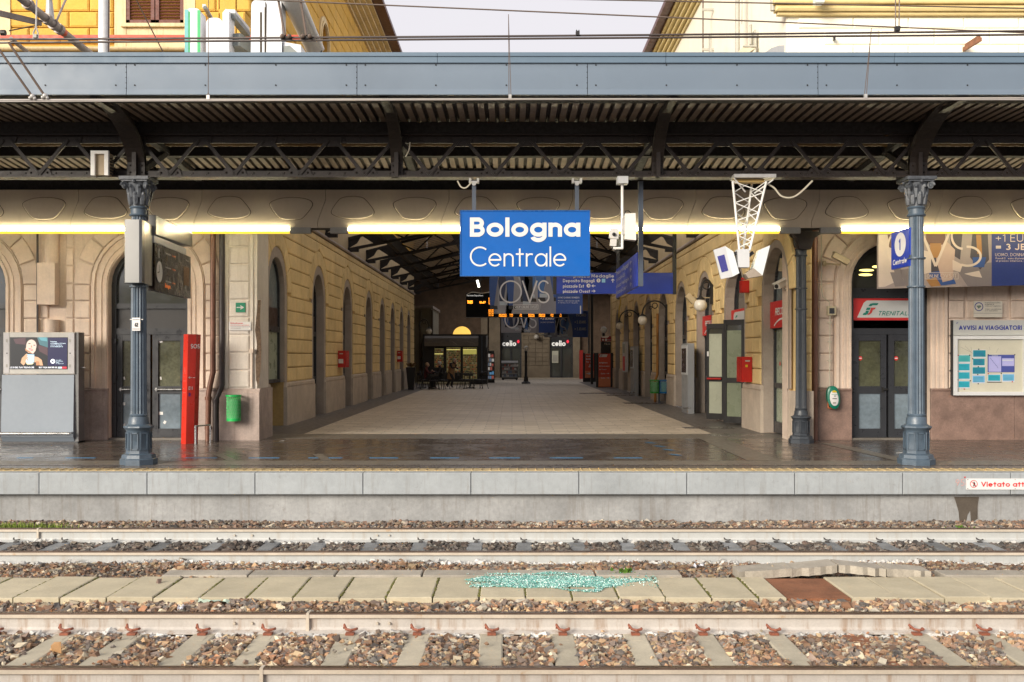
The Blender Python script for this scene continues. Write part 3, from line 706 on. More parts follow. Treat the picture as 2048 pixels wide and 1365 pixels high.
FY = 19.1; WX = 5.28
def make_wing(side):
    S = -1 if side < 0 else 1
    lab = ('yellow station wing with brown shuttered window above the information screen' if side < 0 else
           'pale sunlit station wing above the red and white door sign')
    t = thing('station_wing', lab, 'building', (S*9.5, FY+5, 0), 'station wings beside the passage')
    TFf = TF(0, FY, 0)
    TW = TR(-WX, 0, 0) if side < 0 else TL(WX, 0, 0)
    sg = 1 if side < 0 else -1                    # u = sg*Y on the passage wall
    # ---------- facade under the canopy
    if side < 0:
        ops = [(-13.95, .76, 2.97, 0), (-10.46, .76, 2.97, 0), (-6.975, .76, 2.97, 0)]; r = (-15, -WX); corner = -4.98
    else:
        ops = [(7.26, .755, 3.02, 0), (10.95, .755, 3.02, 0), (14.4, .755, 3.02, 0)]; r = (WX, 16)
    m = M(TFf); wall_arched(m, r[0], r[1], 0, 4.9, ops, .35); m.build('wall', m_beige, t)
    m = M(TFf); w0 = r[0]
    for c, e in [(o_[0]-o_[1], o_[0]+o_[1]) for o_ in ops]+[(r[1], 0)]:
        while w0 < c-.01:
            w1 = min(w0+1.6, c) if c-w0 > 2.0 else c
            m = M(TFf); m.boss([(w0+.003, 0), (w1-.003, 0), (w1-.003, .93), (w0+.003, .93)], 0, .06, .004); m.build('plinth', m_plinth if side < 0 else m_plinthd, t)
            m = M(TFf); m.boss([(w0, .93), (w1, .93), (w1, .985), (w0, .985)], 0, .075, .02); m.build('plinth_cap', m_plinth if side < 0 else m_plinthd, t); w0 = w1
        w0 = e
    for c, h, s, b in ops:
        m = M(TFf)
        ring(m, c, h, s, .985, 0, .33, 0, .035); ring(m, c, h, s, .985, .02, .07, .035, .06); ring(m, c, h, s, .985, .12, .16, .035, .055); ring(m, c, h, s, .985, .25, .31, .035, .075)
        m.build('arch_moulding', m_beige, t)
        voussoirs(TFf, t, m_beige, c, s, h+.34, h+.34+.31, 9, .05)
        for k in range(6):                      # jamb blocks beside the arch
            z0 = .985+k*.335; z1 = min(z0+.335, s)
            if z1-z0 < .1: continue
            for a in (c-h-.65, c+h+.34): rect_block(TFf, t, m_beige, a, a+.31, z0, z1, .05)
    # panels between the arch rings
    gaps = []
    e = sorted([(c-h-.66, c+h+.66) for c, h, s, b in ops])
    for (a0, a1), (b0, b1) in zip(e, e[1:]): gaps.append((a1, b0))
    if side < 0: gaps.append((e[-1][1], -5.50))
    for a, b in gaps:
        for k in range(11):
            z0 = .985+k*.335
            if b-a > .5:
                wd = (b-a-.1)/2
                if side < 0: rect_block(TFf, t, m_beige, a, a+.16, z0, z0+.335, .035); rect_block(TFf, t, m_beige, b-.16, b, z0, z0+.335, .035)
                else:
                    rect_block(TFf, t, m_beige, a+.03, b-.03, z0, z0+.335, .022, .012)
            elif b-a > .1: rect_block(TFf, t, m_beige, a+.01, b-.01, z0, z0+.335, .035)
    if side < 0:
        # corner pilaster with pale framed blocks
        m = M(); m.box(-5.48, -4.86, 18.98, 19.85, .97, 4.9); m.build('pilaster', m_beigel, t)
        m = M(); m.box(-5.56, -4.80, 18.90, 19.95, 0, .90); m.prism_x([(18.90, .90), (18.97, .985), (19.95, .985), (19.95, .90)], -5.56, -4.80)
        m.build('pilaster_base', m_plinth, t)
        TP = TF(0, 18.98, 0)
        for k in range(11):
            z0 = 1.0+k*.336; rect_block(TP, t, m_beigel, -5.39, -5.0, z0, z0+.336, .03, .02)
        m = M(TP); m.box(-5.475, -5.41, .985, 4.9, 0, .03); m.box(-4.98, -4.93, .985, 4.9, 0, .03); m.build('pilaster_strip', m_beigel, t)
        m = M(TP); m.poly = None
        pts = [(516, 600), (522, 600), (520, 640), (523, 700), (521, 745), (516, 775), (512, 760), (511, 720), (514, 690), (510, 660), (513, 630)]
        a = Art(TF(0, 18.975, 0), .002); mp = mat('peeled_plaster', (.13, .085, .055), rough=.95, var=.5, scale=25, bump=.6)
        a.poly([(PX(x, 18.97), PZ(y, 18.97)) for x, y in pts], mp); a.build('peeled_patch', t)
    else:
        m = M(); m.box(5.33, 5.6, 18.6, 19.1, 0, 4.9); m.build('pilaster', m_plas, t)
        m = M(); m.box(5.27, 5.62, 18.55, 19.05, 0, .95); m.build('pilaster_base', m_plinthp, t)
        for k in range(11): rect_block(TF(0, 18.6, 0), t, m_plas, 5.33, 5.60, .97+k*.336, .97+(k+1)*.336, .035)
    # ---------- passage wall
    if side < 0:
        piers = [(19.9, 21.5), (23.4, 26.3), (28.2, 31.0), (32.75, 35.8), (37.5, 39.6), (41.0, 43.1), (44.6, 46.6), (48.0, 49.9), (51.3, 53.2)]
        openings = [(21.5, 23.0), (26.3, 27.8), (31.0, 32.5), (35.8, 37.2), (39.6, 40.9), (43.1, 44.4), (46.6, 47.9), (49.9, 51.2)]
    else:
        openings = [(18.95, 20.8)]+[(22.5+3.7*i, 24.5+3.7*i) for i in range(8)]
        piers = [(20.95, 22.4)]+[(24.65+3.7*i, 26.1+3.7*i) for i in range(8)]
    spr = 3.08 if side < 0 else 2.85
    O = []
    for a, b in openings:
        h = (b-a)/2; c = sg*(a+b)/2; O.append((c, h, spr if side < 0 else 3.78-h, 0))
    O.sort()
    uu = sorted([sg*(19.1 if side < 0 else 18.9), sg*53.4])
    m = M(TW); wall_arched(m, uu[0], uu[1], 0, 6.6, O, .3); m.build('side_wall', m_plasw, t)
    first_window = side < 0
    for k, (c, h, s, b) in enumerate(sorted(O, key=lambda q: abs(q[0]))):
        bt = .985 if not (side < 0 and k == 0) else 1.0
        m = M(TW); 
        ring(m, c, h, s, bt, -.0, .22 if side < 0 else .14, 0, .03, 12)
        m.build('arch_moulding', m_trimst, t)
        m = M(TW); ring(m, c, h, s, 1.0 if (side < 0 and k == 0) else .004, -.012, 0, -.29, .026, 12); m.build('jamb_lining', m_trimst, t)
        ro = h+(.23 if side < 0 else .15)
        voussoirs(TW, t, m_plas, c, s, ro, ro+.38, 7, .055)
    # plinth blocks & brick blocks
    for a, b in piers:
        pa, pb = sg*a, sg*b
        # neighbours
        lo, hi = min(pa, pb), max(pa, pb)
        nb_lo = [q for q in O if abs(q[0]+q[1]-lo) < .6]; nb_hi = [q for q in O if abs(q[0]-q[1]-hi) < .6]
        e0 = nb_lo[0][0]+nb_lo[0][1] if nb_lo else lo; e1 = nb_hi[0][0]-nb_hi[0][1] if nb_hi else hi
        m = M(TW); m.box(e0, e1, 0, .88, 0, .09)
        m.boss([(e0, .88), (e1, .88), (e1-.06, 1.0), (e0+.06, 1.0)], 0, .085, .03); m.build('plinth', m_plinthp, t)
        row = .335; z = 1.0; k = 0
        xl = lo if nb_lo and (lo-e0) > .05 else e0+(.23 if side < 0 else .15) if nb_lo else lo
        xh = hi if nb_hi and (e1-hi) > .05 else e1-(.23 if side < 0 else .15) if nb_hi else hi
        xl = e0+(.24 if side < 0 else .16) if nb_lo else lo; xh = e1-(.24 if side < 0 else .16) if nb_hi else hi
        while z < 4.85:
            z1 = min(z+row, 4.86)
            sp = (nb_lo or nb_hi)[0][2] if (nb_lo or nb_hi) else 99
            if z1 <= sp+.05 and z < sp:
                w_ = xh-xl; n = 3 if (k % 2 == 0 or w_ < 1.9) and abs(a) < 24 and side < 0 else 1 if w_ < 1.3 or a > 30 else 2
                if side < 0 and w_ > 1.9 and a < 27: n = 3
                for q in range(n): rect_block(TW, t, m_plas, xl+w_*q/n, xl+w_*(q+1)/n, z, z1, .055, .025)
            else:
                mid = (xl+xh)/2
                R_ = lambda q: q[1]+(.23 if side < 0 else .15)+.39
                L_ = nb_lo[0] if nb_lo else None; H_ = nb_hi[0] if nb_hi else None
                if L_: clip_block(TW, t, m_plas, L_[0], mid, z, z1, L_[0], L_[2], R_(L_), +1, .055, .025)
                else: rect_block(TW, t, m_plas, lo, mid, z, z1, .055, .025)
                if H_: clip_block(TW, t, m_plas, mid, H_[0], z, z1, H_[0], H_[2], R_(H_), -1, .055, .025)
                else: rect_block(TW, t, m_plas, mid, hi, z, z1, .055, .025)
            z += row; k += 1
    m = M(TW); u0, u1 = uu; m.boss([(u0, 4.88), (u1, 4.88), (u1, 4.97), (u0, 4.97)], 0, .10, .03); m.build('string_course', m_trimst, t)
    m = M(TW); m.box(u0, u1, 4.97, 6.6, 0, .02); m.build('plaster_band', mat('beige_plaster', (.42, .33, .2), rough=.85, var=.12), t)
    # ---------- doors and windows of the passage wall
    for k, (c, h, s, b) in enumerate(sorted(O, key=lambda q: abs(q[0]))):
        win = (side < 0 and k == 0); b0 = 1.0 if win else 0.02
        dep = -.14 if win else -.24
        f = M(TW); ring(f, c, h, s, b0, -.07, 0, dep, dep+.06, 12)
        f.box(c-h+.02, c+h-.02, 2.15, 2.28, dep, dep+.06)
        if win: f.box(c-h, c+h, b0, b0+.08, dep, dep+.06)
        if not win: f.box(c-.05, c+.05, b0, 2.15, dep, dep+.06); f.box(c-h, c+h, b0, .25, dep, dep+.055); f.box(c-h, c+h, .95, 1.05, dep, dep+.055)
        fo = f.build('window' if win else 'door', m_frame, t)
        g = M(TW); g.prism([(c-h, b0), (c+h, b0), (c+h, 2.15), (c-h, 2.15)], dep-.02, dep+.01); g.build('pane', m_glassg if k in (0,) else m_glass, fo)
        g = M(TW); g.prism([(c-h, 2.7), (c+h, 2.7)]+circ(c, s, h, None, 12, 0, 180, True), dep-.02, dep+.01); g.build('pane', m_glassb if k == 0 else m_glass, fo)
        g = M(TW); g.box(c-h, c+h, 2.28, 2.70, dep-.02, dep+.02); g.build('panel', mat('brown_panel', (.05, .028, .022), rough=.4), fo)
    # ---------- upper floor, above the canopy
    TU = TF(0, FY+.05, 0)
    mw, mb = (m_yelw, m_yel) if side < 0 else (m_pale, m_pale)
    if side < 0:
        m = M(); m.box(-15, -WX-.02, FY+.05, FY+.4, 4.9, 13.1); m.build('upper_wall', mw, t)
        m = M(TU); z = 7.22
        m.boss([(-15, 7.18), (-WX+.15, 7.18), (-WX+.15, 7.28), (-15, 7.28)], 0, .16, .03); m.boss([(-15, 7.30), (-WX+.1, 7.30), (-WX+.1, 7.42), (-15, 7.42)], 0, .09, .03)
        m.boss([(-15, 7.44), (-WX+.15, 7.44), (-WX+.15, 7.50), (-15, 7.50)], 0, .2, .02); m.build('string_course', m_trimy, t)
        m = M(); 
        m.box(-15, PX(638, 18.6), 18.55, 18.61, 7.50, 7.59); m.build('red_rail', mat('orange_red_metal', (.50, .06, .02), rough=.5), t)
        # shuttered window
        wx0, wx1 = PX(248, 19.0), PX(364, 19.0); wz = PZ(47, 19.0)
        m = M(TU); m.box(wx0-.22, wx0, wz-.42, 10, 0, .06); m.box(wx1, wx1+.22, wz-.42, 10, 0, .06); m.box(wx0-.02, wx1+.02, wz-.42, wz-.06, 0, .05)
        m.boss([(wx0-.08, wz-.05), (wx1+.08, wz-.05), (wx1+.08, wz+.02), (wx0-.08, wz+.02)], 0, .12, .01); m.box(wx0-.22, wx1+.22, 9.6, 9.85, 0, .08)
        wo_ = m.build('window', m_trimy, t)
        for a, b in ((wx0, (wx0+wx1)/2-.01), ((wx0+wx1)/2+.01, wx1)):
            f = M(TU); f.box(a, a+.07, wz+.02, 9.6, .005, .05); f.box(b-.07, b, wz+.02, 9.6, .005, .05); f.box(a, b, wz+.02, wz+.10, .005, .05); f.build('shutter', m_brown, wo_)
            for q in range(30):
                z = wz+.12+q*.058
                if z > 9.5: break
                f = M(lambda u, v, w: (0, 0, 0)); 
                f = M(TU); f.add([(a+.07, z, .012), (b-.07, z, .012), (b-.07, z+.012, .0), (a+.07, z+.012, 0), (a+.07, z-.03, .045), (b-.07, z-.03, .045)], [(3, 2, 5, 4), (0, 1, 5, 4)])
                f.build('slat', m_brown, wo_)
        edges = [-9.95, -9.62, -9.25, -8.82, -8.24, -7.68]
        rows = [7.60, 7.80, 8.10, 8.41, 8.72, 9.03]
        Px = lambda x: PX(x, 19.05)
        for k in range(5):
            z0, z1 = 7.60+k*.31 - (.0), 7.60+(k+1)*.31
            sh = 18 if k % 2 else 0
            for a, b in ((12, 55+sh), (55+sh, 117+sh), (117+sh, 176+sh), (176+sh, 224), (385, 430-sh), (430-sh, 500-sh*.6)):
                rect_block(TU, t, mb, Px(a), Px(b), z0, z1, .05, .03)
        m = M(TU); m.box(-9.85, -9.62, 7.5, 12.8, 0, .07); m.build('pilaster', m_trimy, t)
        m = M(TU); m.box(-5.6, -5.3, 7.5, 12.8, 0, .07); m.build('pilaster', m_yel, t)
        zc, ze, xe = 12.8, 13.3, 4.32
    else:
        m = M(); m.box(WX+.02, 16, FY+.05, FY+.4, 4.9, 12.6); m.build('upper_wall', mw, t)
        m = M(TU); zz = 8.13
        m.boss([(WX-.2, zz), (16, zz), (16, zz+.05), (WX-.2, zz+.05)], 0, .12, .01); m.boss([(WX-.25, zz+.06), (16, zz+.06), (16, zz+.17), (WX-.25, zz+.17)], 0, .2, .04); m.boss([(WX-.3, zz+.18), (16, zz+.18), (16, zz+.26), (WX-.3, zz+.26)], 0, .26, .02)
        m.build('string_course', mat('yellow_moulding', (.70, .55, .26), rough=.7, var=.1), t)
        for k in range(8):
            z0 = 6.98+k*.318-.35; z1 = z0+.318
            if z1 > 8.12 and z0 < 8.4: z1 = min(z1, 8.11)
            if z1-z0 < .1 or z0 > 8.1: continue
            for q in range(9):
                a = 5.5+q*1.06+(.5 if k % 2 else 0)
                rect_block(TU, t, mb, a, a+1.06, z0, z1, .035, .02)
        zc, ze, xe = 11.5, 12.05, 4.6
    # long side wall of the upper floor
    Ow = [(sg*(27.9+4.7*i), .52, 10.35, 8.9) for i in range(5)] if side < 0 else []
    Ow.sort()
    m = M(TW); wall_arched(m, uu[0], uu[1], 6.6, zc, Ow, .35) if Ow else m.box(uu[0], uu[1]-(.26 if side > 0 else 0), 6.6, zc, -.3, 0); m.build('upper_side_wall', mw, t)
    for c, h, s, b in Ow:
        m = M(TW); ring(m, c, h, s, b, 0, .22, 0, .05); ring(m, c, h, s, b, .03, .1, .05, .08); m.box(c-h-.2, c+h+.2, b-.12, b, 0, .1)
        w_ = m.build('arch_window', m_trimy, t); g = M(TW); g.prism([(c-h, b), (c+h, b)]+circ(c, s, h, None, 12, 0, 180, True), -.25, -.22); g.build('pane', m_brown, w_)
    if side < 0:
        z = 7.6
        while z < zc-.1:
            z1 = min(z+.40, zc-.01)
            cuts = [uu[0]+.05]
            for c, h, s, b in Ow:
                if z1 > b-.1 and z < s+h+.25: cuts += [c-h-.24, c+h+.24]
            cuts.append(uu[1]-.05)
            for a, b in zip(cuts[::2], cuts[1::2]):
                a2 = a
                while a2 < b-.2:
                    b2 = min(a2+3.4, b); 
                    if b-b2 < .8: b2 = b
                    rect_block(TW, t, mb, a2, b2, z, z1, .03, .02); a2 = b2
            z += .40
    # cornice and eave
    X0, X1 = WX, xe
    m = M(); n = 5
    for i in range(n):
        f0, f1 = i/n, (i+1)/n
        xa = X0-(X0-X1)*(f0*.75+.1); za = zc+(ze-zc)*f0; zb = zc+(ze-zc)*f1-.02
        m.box(min(S*xa, S*(X0+.3)), max(S*xa, S*(X0+.3)), FY-.0-(X0-xa), 53.4, za, zb)
    m.build('cornice', m_trimy if side < 0 else mat('yellow_cornice', (.72, .60, .30), rough=.7, var=.08), t)
    m = M(); xa = X1; m.box(min(S*(xa-.06), S*(X0+.3)), max(S*(xa-.06), S*(X0+.3)), FY-.9, 53.4, ze, ze+.12); m.build('eave_gutter', m_gut, t)
    m = M(); m.box(min(S*15.5, S*(xa)), max(S*15.5, S*xa), FY-.8, 53.4, ze+.12, ze+.3); m.build('roof', m_gut, t)
    m = M(); m.box(min(S*15, S*16), max(S*15, S*16), FY+.4, 53.4, 0, 12.5); m.box(min(S*5.3, S*16), max(S*5.3, S*16), 53.3, 53.5, 0, 12); m.build('outer_wall', mw, t)
    return t
wingL = make_wing(-1)
wingR = make_wing(1)

# ---------- facade doors as parts of the wings
def facade_door(parent, c, h, s, sign=False, col=m_glassb, bars=True, xo=0):
    Y = FY+.22; T = TF(0, Y, 0)
    f = M(T); ring(f, c, h, s, .02, -.09, 0, 0, .09); f.box(c-h+.09, c+h-.09, 2.02, 2.14, 0, .086)
    for e0, e1 in ((c-h+.09, c-.02), (c+.02, c+h-.09)):
        f.box(e0, e0+.11, .03, 2.02, 0, .07); f.box(e1-.11, e1, .03, 2.02, 0, .07); f.box(e0+.11, e1-.11, .03, .20, 0, .067); f.box(e0+.11, e1-.11, 1.90, 2.019, 0, .067); f.box(e0+.11, e1-.11, .88, 1.02, 0, .067)
    f.box(c-h+.09, c+h-.09, 2.73 if sign else 2.52, 2.92 if sign else 2.62, 0, .083)
    for z in (.35, 1.15, 1.85):
        for x in (c-h+.07, c+h-.07): f.box(x-.03, x+.03, z, z+.09, .09, .13)
    d = f.build('door', m_frame, parent)
    for e0, e1 in ((c-h+.20, c-.13), (c+.13, c+h-.20)):
        M(T).prism([(e0, .20), (e1, .20), (e1, .88), (e0, .88)], -.01, .03).build('pane', mat('blue_grey_painted_reflection', (.17, .22, .26), rough=.07, var=.3, scale=.9, spec=1, coat=.8), d)  # blue grey of the lower panes is a painted reflection
        M(T).prism([(e0, 1.02), (e1, 1.02), (e1, 1.90), (e0, 1.90)], -.01, .03).build('pane', col, d)
        if bars:
            h_ = M(T); h_.tube([(e0-.04, .96, .12), (e1+.04, .96, .12)], .018, 8); h_.box(e0-.04, e0, .93, .99, .06, .12); h_.build('handle', m_chrome, d)
    if not bars:
        h_ = M(T); h_.tube([(c-.1, .96, .12), (c-.02, .96, .12)], .018, 8); h_.box(c-.11, c-.08, .90, 1.0, .06, .1); h_.build('handle', m_dark, d)
    M(T).prism([(c-h, 2.62), (c+h, 2.62)]+circ(c, s, h, None, 16, 0, 180, True), -.02, .02).build('pane', m_glass, d)
    if not sign: M(T).box(c-h+.05, c+h-.05, 2.14, 2.52, 0, .03).build('panel', mat('dark_panel', (.03, .028, .028), rough=.4), d)
    M().box(c-h, c+h, FY-.02, FY+.3, 0, .03).build('threshold', m_strip, d)
    return d, T
dL, TdL = facade_door(wingL, -6.975, .76, 2.97, col=mat('olive_painted_reflection', (.10, .105, .07), rough=.07, var=.5, scale=1.4, spec=1, coat=.8))  # olive mottling paints the reflected surroundings into the glass colour
a = Art(TdL, .032)
for x, y, w_, h_, r in ((248, 678, 10, 6, 0), (320, 683, 11, 7, .3), (246, 808, 10, 6, 0), (321, 827, 11, 6, 0), (330, 845, 6, 5, 1), (248, 850, 6, 4, .3), (249, 757, 3, 6, .2), (322, 757, 3, 6, .2)):
    X, Z = PX(x, 19.3), PZ(y, 19.3); w_, h_ = w_*.0097, h_*.0097
    c_, s_ = math.cos(r), math.sin(r)
    a.poly([(X+p*c_-q*s_, Z+p*s_+q*c_) for p, q in ((-w_/2, -h_/2), (w_/2, -h_/2), (w_/2, h_/2), (-w_/2, h_/2))], m_paper)
a.build('paper_note', dL)
dR, TdR = facade_door(wingR, 7.26, .755, 3.02, sign=True, bars=False, col=mat('green_painted_reflection', (.08, .085, .05), rough=.07, var=.5, scale=1.4, spec=1, coat=.8))  # green mottling paints reflections into the glass colour
for k, c in enumerate((-10.46, -13.95)): facade_door(wingL, c, .76, 2.97)
for k, c in enumerate((10.95, 14.4)): facade_door(wingR, c, .755, 3.02, bars=False)
# lamp glow painted as bright ovals on the front of the right door's fanlight
a = Art(TdR, .022); m_ovalglow = mat('painted_lamp_glow', (1, .82, .25), emit=1.2)
for x, y, rx in ((1733, 541, 15), (1731, 550, 14), (1752, 534, 8)): a.disc(PX(x, 19.3), PZ(y, 19.3), rx*.0097, m_ovalglow, 1, .025)
a.build('lamp_glow_oval', dR)
m_nred = flat('door_sign_red', (.62, .03, .03)); m_silver = flat('sign_silver', (.62, .63, .62)); m_green = flat('logo_green', (.0, .22, .16)); m_lred = flat('logo_red', (.62, .05, .04))
m_w = flat('print_white', (.80, .80, .79)); m_k = flat('print_black', (.02, .02, .02)); m_navy = flat('print_navy', (.02, .035, .22))
def rail_logo(a, x, y, h, red=m_lred, gr=m_green):
    """slanted F of green bars with a red tail"""
    sl = .35
    def q(p): return [(x+(u+v*sl)*h, y+v*h) for u, v in p]
    a.poly(q([(.18, .74), (.26, .95), (.50, 1), (.95, 1), (.90, .82), (.52, .82), (.42, .74)]), gr, 4)
    a.poly(q([(.08, .42), (.10, .62), (.42, .62), (.40, .42)]), gr, 4)
    a.poly(q([(-.05, .0), (-.02, .16), (.12, .2), (.10, .36), (.36, .36), (.38, .12), (.25, .0)]), gr, 4)
    a.poly(q([(.45, .62), (.86, .62), (.80, .48), (.66, .44), (.66, .2), (.52, .03), (.3, .0), (.36, .08), (.45, .2)]), red, 5)
def door_sign(parent, T, x0, x1, z0, z1, name='sign_panel'):
    b = M(T); b.box(x0, x1, z0, z1, .0, .05); b.build(name, m_nred, parent)
    a = Art(T, .052); W = x1-x0; H = z1-z0
    a.poly([(x0+W*.07, z0+H*.12), (x0+W*.16, z0+H*.80), (x0+W*.20, z0+H*.90), (x1-W*.07, z0+H*.90), (x1-W*.14, z0+H*.12)], m_silver, 1)
    rail_logo(a, x0+W*.15, z0+H*.24, H*.54)
    a.text('TRENITALIA', x0+W*.345, z0+H*.22, H*.20, .16, m_green, width=W*.48, layer=4, slant=.3)
    a.build('lettering', parent)
door_sign(dR, TF(0, FY+.22, 0), PX(1706, 19.2), PX(1856, 19.2), PZ(641, 19.25), PZ(597, 19.25))
a = Art(TdR, .035)
for x in (1719.5, 1791.5): X, Z = PX(x, 19.3), PZ(717, 19.3); a.disc(X, Z, .042, m_nred, 1); a.rect(X-.028, X+.028, Z-.008, Z+.008, m_w, 3)
a.build('no_entry_sticker', dR)
# red signs in the fanlights of the passage doors on the right side
def side_sign(Yc, h, kind):
    T = TL(WX, 0, 0); x0, x1 = -Yc-h+.02, -Yc+h-.02
    m = M(T); m.box(x0, x1, 2.18, 2.72, -.18, -.10); m.build('sign_panel', m_nred, wingR)
    a = Art(T, -.097)
    if kind == 'club':
        a.text('FRECCIA', x0+.42, 2.43, .15, .2, m_w, width=.72, slant=.3); a.text('CLUB', x0+1.18, 2.43, .15, .1, m_w, width=.36, slant=.3)
        a.ring(x0+.95, 1.8, .95, .55, .035, m_w, 2, 55, 130)
        a.poly([(x0+1.35, 2.64), (x0+1.55, 2.62), (x0+1.45, 2.5)], m_w, 2)
    else:
        W = x1-x0; a.poly([(x0+.2, 2.24), (x0+.3, 2.6), (x0+.4, 2.66), (x1-.1, 2.66), (x1-.3, 2.24)], m_silver, 1)
        rail_logo(a, x0+.38, 2.32, .26); a.text('TRENITALIA', x0+.72, 2.32, .11, .16, m_green, width=.9, layer=4, slant=.3)
    a.build('lettering', wingR)
side_sign(19.87, .9, 'club'); side_sign(23.5, .95, 'rail'); side_sign(27.2, .95, 'club')
a = Art(TL(WX+.2, 0, 0), .012)
for y_ in (-19.4, -20.3): a.disc(y_, 1.45, .045, m_nred, 2)
a.build('no_entry_sticker', wingR)
# ---------- drain pipes, pilaster column by the passage
def pipe(label, pts, r, mt, cat='drain pipe', name='drain_pipe', cuffs=(), group=None):
    t = thing(name, label, cat, pts[-1] if pts[-1][2] < pts[0][2] else pts[0], group)
    M().tube(pts, r, 12).build('pipe', mt, t, smooth=True)
    for (x, y, z) in cuffs: M().tube([(x, y, z-.03), (x, y, z+.03)], r*1.25, 12).build('collar', mt, t, smooth=True)
    return t
def pp(x, y, Y): return (PX(x, Y), Y, PZ(y, Y))
Yp = 18.92
pipe('rust brown drain pipe with a bend beside the red totem', [pp(426, 440, Yp), pp(426, 745, Yp), pp(421, 768, Yp), pp(417, 790, Yp), (PX(416, Yp), Yp, 0)], .052, m_copper, cuffs=[(PX(416.5, Yp), Yp, PZ(797, Yp)), (PX(416.5, Yp), Yp, PZ(856, Yp))])
pipe('near black drain pipe with a bend beside the pale pilaster', [pp(444, 440, Yp), pp(444, 770, Yp), pp(438, 788, Yp), pp(432, 800, Yp), (PX(432, Yp), Yp, 0)], .052, m_blackpipe, cuffs=[(PX(432, Yp), Yp, PZ(803, Yp))])
pipe('dark brown straight drain pipe beside the green defibrillator', [pp(1629, 440, Yp), pp(1629, 780, Yp), (PX(1629, Yp), Yp, 0)], .062, m_copper, cuffs=[(PX(1629, Yp), Yp, PZ(771, Yp)), (PX(1629, Yp), Yp, PZ(806, Yp))])
pipe('thin orange pipe standing against the passage wall', [(5.10, 34.9, 3.1), (5.10, 34.9, .95), (5.02, 34.9, .75), (5.02, 34.9, 0)], .045, mat('orange_pipe', (.40, .17, .03), rough=.5))
# beige conduit and box by the left pier
t = thing('wall_duct', 'beige box and round duct on the pier above the information screen', 'duct', pp(103, 660, 19.0))
M().box(PX(80, 19), PX(115, 19), 18.88, 19.08, PZ(610, 19), PZ(527, 19)).build('box', m_beige, t)
M().tube([pp(104, 640, 19.03), (PX(104, 19.03), 19.03, .98)], .13, 14).build('duct', m_beige, t, smooth=True)
M().tube([pp(104, 528, 19.03), pp(104, 430, 19.03)], .13, 14).build('duct', m_beige, t, smooth=True)
M().tube([pp(75, 430, 19.0), (PX(75, 19.0), 19.0, .98)], .02, 8).build('conduit', m_blackpipe, t)
# ================================================================== PLATFORM CANOPY
m_fascia = mat('blue_grey_fascia', (.145, .19, .245), rough=.5, var=.025, scale=.5, streak=.06, stcol=(.12, .15, .18))
m_fcap = mat('blue_grey_cap', (.11, .165, .225), rough=.5, var=.03, scale=.8)
m_iron = mat('black_brown_iron', (.022, .016, .013), rough=.5, var=.3, scale=9, spots=.5, spcol=(.06, .035, .02), spec=.35)
m_irond = mat('near_black_iron', (.011, .008, .0065), rough=.8, var=.3, scale=6)  # near-black iron colour for purlins, beams and trusses
m_corr = mat('corrugated_sheet', (.18, .135, .10), rough=.6, var=.12, scale=3)
m_corrshade = mat('corrugated_groove_shade', (.04, .029, .022), rough=.7, var=.2, scale=3)  # darker copy of the sheet colour, paints shade into the recesses
m_band = mat('olive_beige_panel', (.47, .39, .29), rough=.6, var=.05, scale=1.2, streak=.12, stcol=(.25, .2, .12))
m_groove = mat('panel_groove', (.06, .048, .032), rough=.8)
m_fix = mat('grey_fixture', (.30, .29, .26), rough=.5)
m_tube = mat('lit_fluorescent_tube', (1, .92, .62), emit=14.0, var=0)
m_refl = mat('glowing_yellow_reflector', (1, .60, .05), emit=.78)  # tube light on the reflector given as its own glow
BX = [-5.55-3.85*2, -5.55-3.85, -5.55, -1.70, 2.15, 6.0, 6.0+3.85, 6.0+3.85*2]
GY = 14.75
can = thing('platform_canopy', 'long blue grey canopy over the platform with dark lattice girder and corrugated sheets', 'canopy', (0, GY, 4.2))
FYc = 13.1; zb, zt = PZ(190, FYc), PZ(107, FYc)
seams = [PX(253+461*k, FYc) for k in range(-2, 7)]
for a, b in zip(seams, seams[1:]):
    m = M(); zc = PZ(127, FYc); zl = PZ(180, FYc)
    m.box(a+.004, b-.004, FYc, FYc+.02, zb+.07, zc); m.prism_x([(FYc-.012, zb), (FYc+.03, zb-.004), (FYc+.03, zb+.07), (FYc-.001, zb+.072)], a+.004, b-.004)
    m.build('fascia_panel', m_fascia, can)
    r = M()
    for k in range(4):
        x = a+.11+k*(b-a-.25)/3.0
        for z in (PZ(171, FYc), PZ(130.5, FYc)): r.tube([(x, FYc-.006, z), (x, FYc+.01, z)], .011, 6)
    for z in range(5): r.box(b-.011, b-.002, FYc-.003, FYc+.002, zb+.08+z*.07, zb+.092+z*.07)
    r.build('rivet', m_dark, can, kind='stuff')
s2 = [PX(875+456*k, FYc) for k in range(-3, 5)]
for a, b in zip(s2, s2[1:]):
    m = M(); zc = PZ(127, FYc); m.prism_x([(FYc-.03, zc), (FYc-.03, zt-.05), (FYc-.045, zt-.05), (FYc-.045, zt), (FYc+.10, zt+.02), (FYc+.10, zc)], a+.003, b-.003); m.build('cap_flashing', m_fcap, can)
M().box(-16, 16, FYc+.03, FYc+.45, zb+.0, zb+.03).build('gutter_soffit', m_irond, can)
M().box(-16, 16, FYc+.02, FYc+.06, zb, zt).build('gutter_back', m_irond, can)
